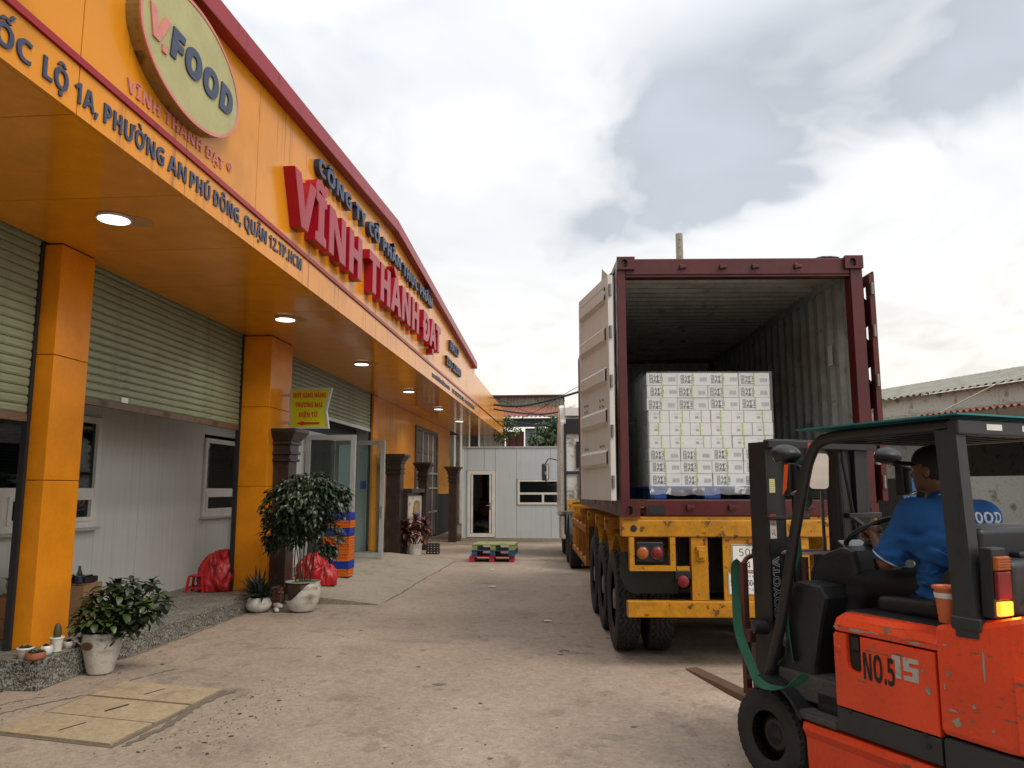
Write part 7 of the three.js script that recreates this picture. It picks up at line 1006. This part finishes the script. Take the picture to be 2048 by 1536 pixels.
// ---------- shed on the right ----------
{
  const t = thing('storage_shed', 'long open shed with pale sheet fascia on the right of the yard', 'building', [7.88, 0, -20.58], -68.6 * D2R), L0 = -9, L1 = 16;
  mesh('roof', xf(corrugated(L1 - L0, 5, 0.04, 0.2, 0.006), [L0, 3.94, 0.25], [-Math.PI / 2 + 0.22, 0, 0]), M.tin, t);
  for (let x = L0; x < L1; x += 2.5) { mesh('fascia_sheet', bb(x, x + 2.49, 3.5, 3.93, 0, -0.03), mat([0.58, 0.57, 0.50], 0.6, { map: T.dirt }), t); mesh('lower_sheet', xf(bb(x + 0.01, x + 2.48, -0.16, 0.16, -0.012, 0.012), [0, 3.33, 0.07], [0.4, 0, 0]), mat([0.5, 0.5, 0.45], 0.6, { map: T.dirt }), t); }
  mesh('awning', xf(corrugated(7.5, 0.9, 0.05, 0.16, 0.006), [2.2, 3.34, 1.0], [-Math.PI / 2 + 0.12, 0, 0]), M.roofRust, t);
  for (const x of [-6, -2.2, 4.05, 8, 12]) mesh('post', bb(x - 0.09, x + 0.09, 0.001, 3.49, -0.04, -0.2), mat([0.55, 0.56, 0.5], 0.6, { map: T.dirt }), t);
  mesh('rear_wall', bb(L0, L1, 0.001, 4.4, -4.6, -4.7), mat([0.10, 0.10, 0.095], 0.8, { map: T.dirt }), t); mesh('end_wall', bb(L0, L0 + 0.1, 0.001, 3.9, -0.2, -4.6), M.tin, t); mesh('end_wall', bb(L1 - 0.1, L1, 0.001, 3.9, -0.2, -4.6), M.tin, t);
  mesh('board_wall', bb(-2.1, 1.5, 1.95, 3.3, -0.5, -0.56), mat([0.20, 0.20, 0.18], 0.75, { map: T.dirt }), t);
  for (let i = 0; i < 5; i++) mesh('siding_board', xf(bb(2.1, 4.2, -0.125, 0.125, -0.015, 0.015), [0, 0.86 + i * 0.245, -0.45], [0.07, 0, 0]), mat([0.45, 0.47, 0.42], 0.6, { map: T.dirt }), t);
  for (let i = 0; i < 5; i++) mesh('siding_board', xf(bb(4.3, 9, -0.125, 0.125, -0.015, 0.015), [0, 0.86 + i * 0.245, -0.45], [0.07, 0, 0]), mat([0.45, 0.47, 0.42], 0.6, { map: T.dirt }), t);
  mesh('low_wall', bb(2.05, 9, 0.001, 0.735, -0.4, -0.55), M.concreteSlab, t);
  mesh('roof_wire', rod([4.0, 3.98, 0.3], [2.2, 3.3, 0.6], 0.012), M.upvc, t);
  // chain-link screen
  const wires = []; for (let i = 0; i < 34; i++) { const x = 0.0 + i * 0.06; wires.push(rod([x - 0.5, 0.3, -0.2], [x + 0.5, 1.9, -0.2], 0.004, 4), rod([x + 0.5, 0.3, -0.22], [x - 0.5, 1.9, -0.22], 0.004, 4)); } const cl = mesh('chain_link', wires, M.plasticGrey, t); cl.userData.kind = 'stuff';
  const W = (x, y, z) => { const o = V(x, y, z).applyAxisAngle(V(0, 1, 0), -68.6 * D2R); return [o.x + 7.88, o.y, o.z - 20.58]; };
  const dr = thing('drying_rack', 'pole and crossbar with a blue cloth drying beside the shed', 'drying rack', W(1.0, 0, 0.3), -68.6 * D2R); mesh('upright', rod([0, 0.001, 0], [0, 2.05, 0], 0.025), M.upvc, dr); mesh('crossbar', rod([-0.1, 1.7, 0.02], [1.0, 1.72, 0.02], 0.015), mat([0.4, 0.25, 0.18], 0.6), dr);
  const cloth = (x, w, h, y, m, lab) => { const g = new THREE.BoxGeometry(w, h, 0.01, 8, 10, 1), p = g.attributes.position; for (let i = 0; i < p.count; i++) p.setXYZ(i, p.getX(i) * (1 - 0.25 * (0.5 + p.getY(i) / h)), p.getY(i), p.getZ(i) + 0.04 * Math.sin(p.getX(i) * 24 + p.getY(i) * 5)); g.computeVertexNormals(); const o = tag(mesh('hanging_cloth', g, m, null), lab, 'cloth', 'cloths on the drying rack'); o.position.set(...W(1.0 + x, y, 0.36)); o.rotation.y = -68.6 * D2R; };
  cloth(0.22, 0.36, 0.75, 1.66, mat([0.05, 0.20, 0.45], 0.85), 'blue cloth hung on the drying rack by the shed'); cloth(0.18, 0.12, 0.2, 1.42, mat([0.6, 0.3, 0.36], 0.85), 'small pink cloth hung before the blue one'); cloth(0.12, 0.16, 0.14, 1.24, mat([0.02, 0.28, 0.2], 0.85), 'small green cloth below the pink one');
  // motorbikes parked before the low wall
  const bike = (x, z, turn, label) => { const m = thing('motorbike', label, 'motorbike', W(x, 0, z), -68.6 * D2R + turn, 'motorbikes parked by the shed'); const tg = tyreGeo(0.29, 0.09, 0.22, 0, [], 40), sp = merge([new THREE.TorusGeometry(0.22, 0.012, 6, 28), ...Array.from({ length: 8 }, (_, i) => rod([0, 0, 0], [0.22 * Math.cos(i * 0.785), 0.22 * Math.sin(i * 0.785), 0], 0.004, 4)), cyl(0.04, 0.04, 0.1, 12, null, [Math.PI / 2, 0, 0])]); for (const q of [-0.62, 0.62]) { const w = inst('wheel', sp, M.steel, m, [q, 0.291, 0]); inst('tyre', tg, M.rubber, w, null, [0, Math.PI / 2, 0]); }
    mesh('body', nets((X, Y, Z) => { let d = capsule([-0.5, 0.7, 0], [0.05, 0.62, 0], 0.1, 0.09)(X, Y, Z); d = smin(d, capsule([0.05, 0.6, 0], [0.42, 0.85, 0], 0.08, 0.09)(X, Y, Z), 0.08); d = smin(d, ell([0.02, 0.42, 0], [0.22, 0.15, 0.11])(X, Y, Z), 0.06); d = smin(d, ell([0.5, 0.95, 0], [0.12, 0.13, 0.11])(X, Y, Z), 0.05); d = smin(d, capsule([0.66, 0.60, 0], [0.48, 0.62, 0], 0.05, 0.03)(X, Y, Z), 0.02); return d; }, [-0.75, 0.2, -0.2], [0.8, 1.15, 0.2], 0.03), mat([0.03, 0.012, 0.014], 0.25, { map: T.fine }), m); mesh('seat', xf(new RoundedBoxGeometry(0.62, 0.1, 0.24, 3, 0.045), [-0.3, 0.79, 0]), M.vinyl, m); mesh('front_fork', [rod([0.62, 0.29, 0.06], [0.46, 0.95, 0.06], 0.02), rod([0.62, 0.29, -0.06], [0.46, 0.95, -0.06], 0.02)], M.steel, m); mesh('handlebar', tube([[0.34, 1.06, 0.34], [0.45, 1.05, 0.1], [0.45, 1.05, -0.1], [0.34, 1.06, -0.34]], 0.014), M.blackSteel, m); mesh('exhaust', rod([-0.72, 0.36, 0.15], [0.1, 0.25, 0.14], 0.035), M.chrome, m); mesh('headlamp', xf(new THREE.SphereGeometry(0.08, 14, 10), [0.58, 0.98, 0]), M.white, m); mesh('kick_stand', rod([-0.1, 0.3, 0.08], [-0.12, 0.0, 0.24], 0.012), M.blackSteel, m); };
  bike(2.5, 0.35, 0.3, 'dark motorbike nearest the drying rack'); bike(4.2, 0.4, 0.15, 'dark motorbike parked right of the others, before the low wall'); bike(3.4, 1.2, 0.5, 'dark red motorbike parked out in front of the other two');
}
// black rag and twigs on the container roof
{ const o = tag(mesh('black_rag', nets((X, Y, Z) => Math.max((Math.hypot(X / 0.16, Y / 0.035, Z / 0.1) - 0.7 - 0.5 * fbm(X * 20 + 9, Z * 20 + 9, 3, 811)) * 0.03, 0.001 - Y), [-0.25, -0.02, -0.16], [0.25, 0.08, 0.16], 0.015), M.plastic, null), 'crumpled black rag on the right rear corner of the container roof', 'rag'); o.position.set(...tw(2.12, CT + 0.001, 0.1)); o.rotation.y = TA; }

// the street-side warehouse behind the viewpoint, which keeps the sky off the near columns and canopy
{
  const t = thing('street_warehouse', 'plain grey warehouse with a rolling gate standing behind the viewpoint on the left', 'building', [-8, 0, 8.5]);
  const w = mat([0.34, 0.34, 0.32], 0.7, { map: T.dirt });
  mesh('wall', bb(-6, 6.5, 0.001, 7.6, -4, -3.8), w, t); mesh('wall', bb(6.3, 6.5, 0.001, 7.6, -3.79, 4), w, t); mesh('wall', bb(-6, -5.8, 0.001, 7.6, -3.79, 4), w, t); mesh('wall', bb(-5.79, 6.29, 0.001, 7.6, 3.8, 4), w, t);
  mesh('roof', bb(-6.3, 6.8, 7.601, 7.75, -4.3, 4.3), M.tin, t); for (const x of [-3.5, 1.5]) mesh('gate', xf(corrugated(3.6, 4, 0.04, 0.12, 0.01), [x - 1.8, 0.01, -4.01]), M.slat, t);
}
renderer.render(scene, camera);
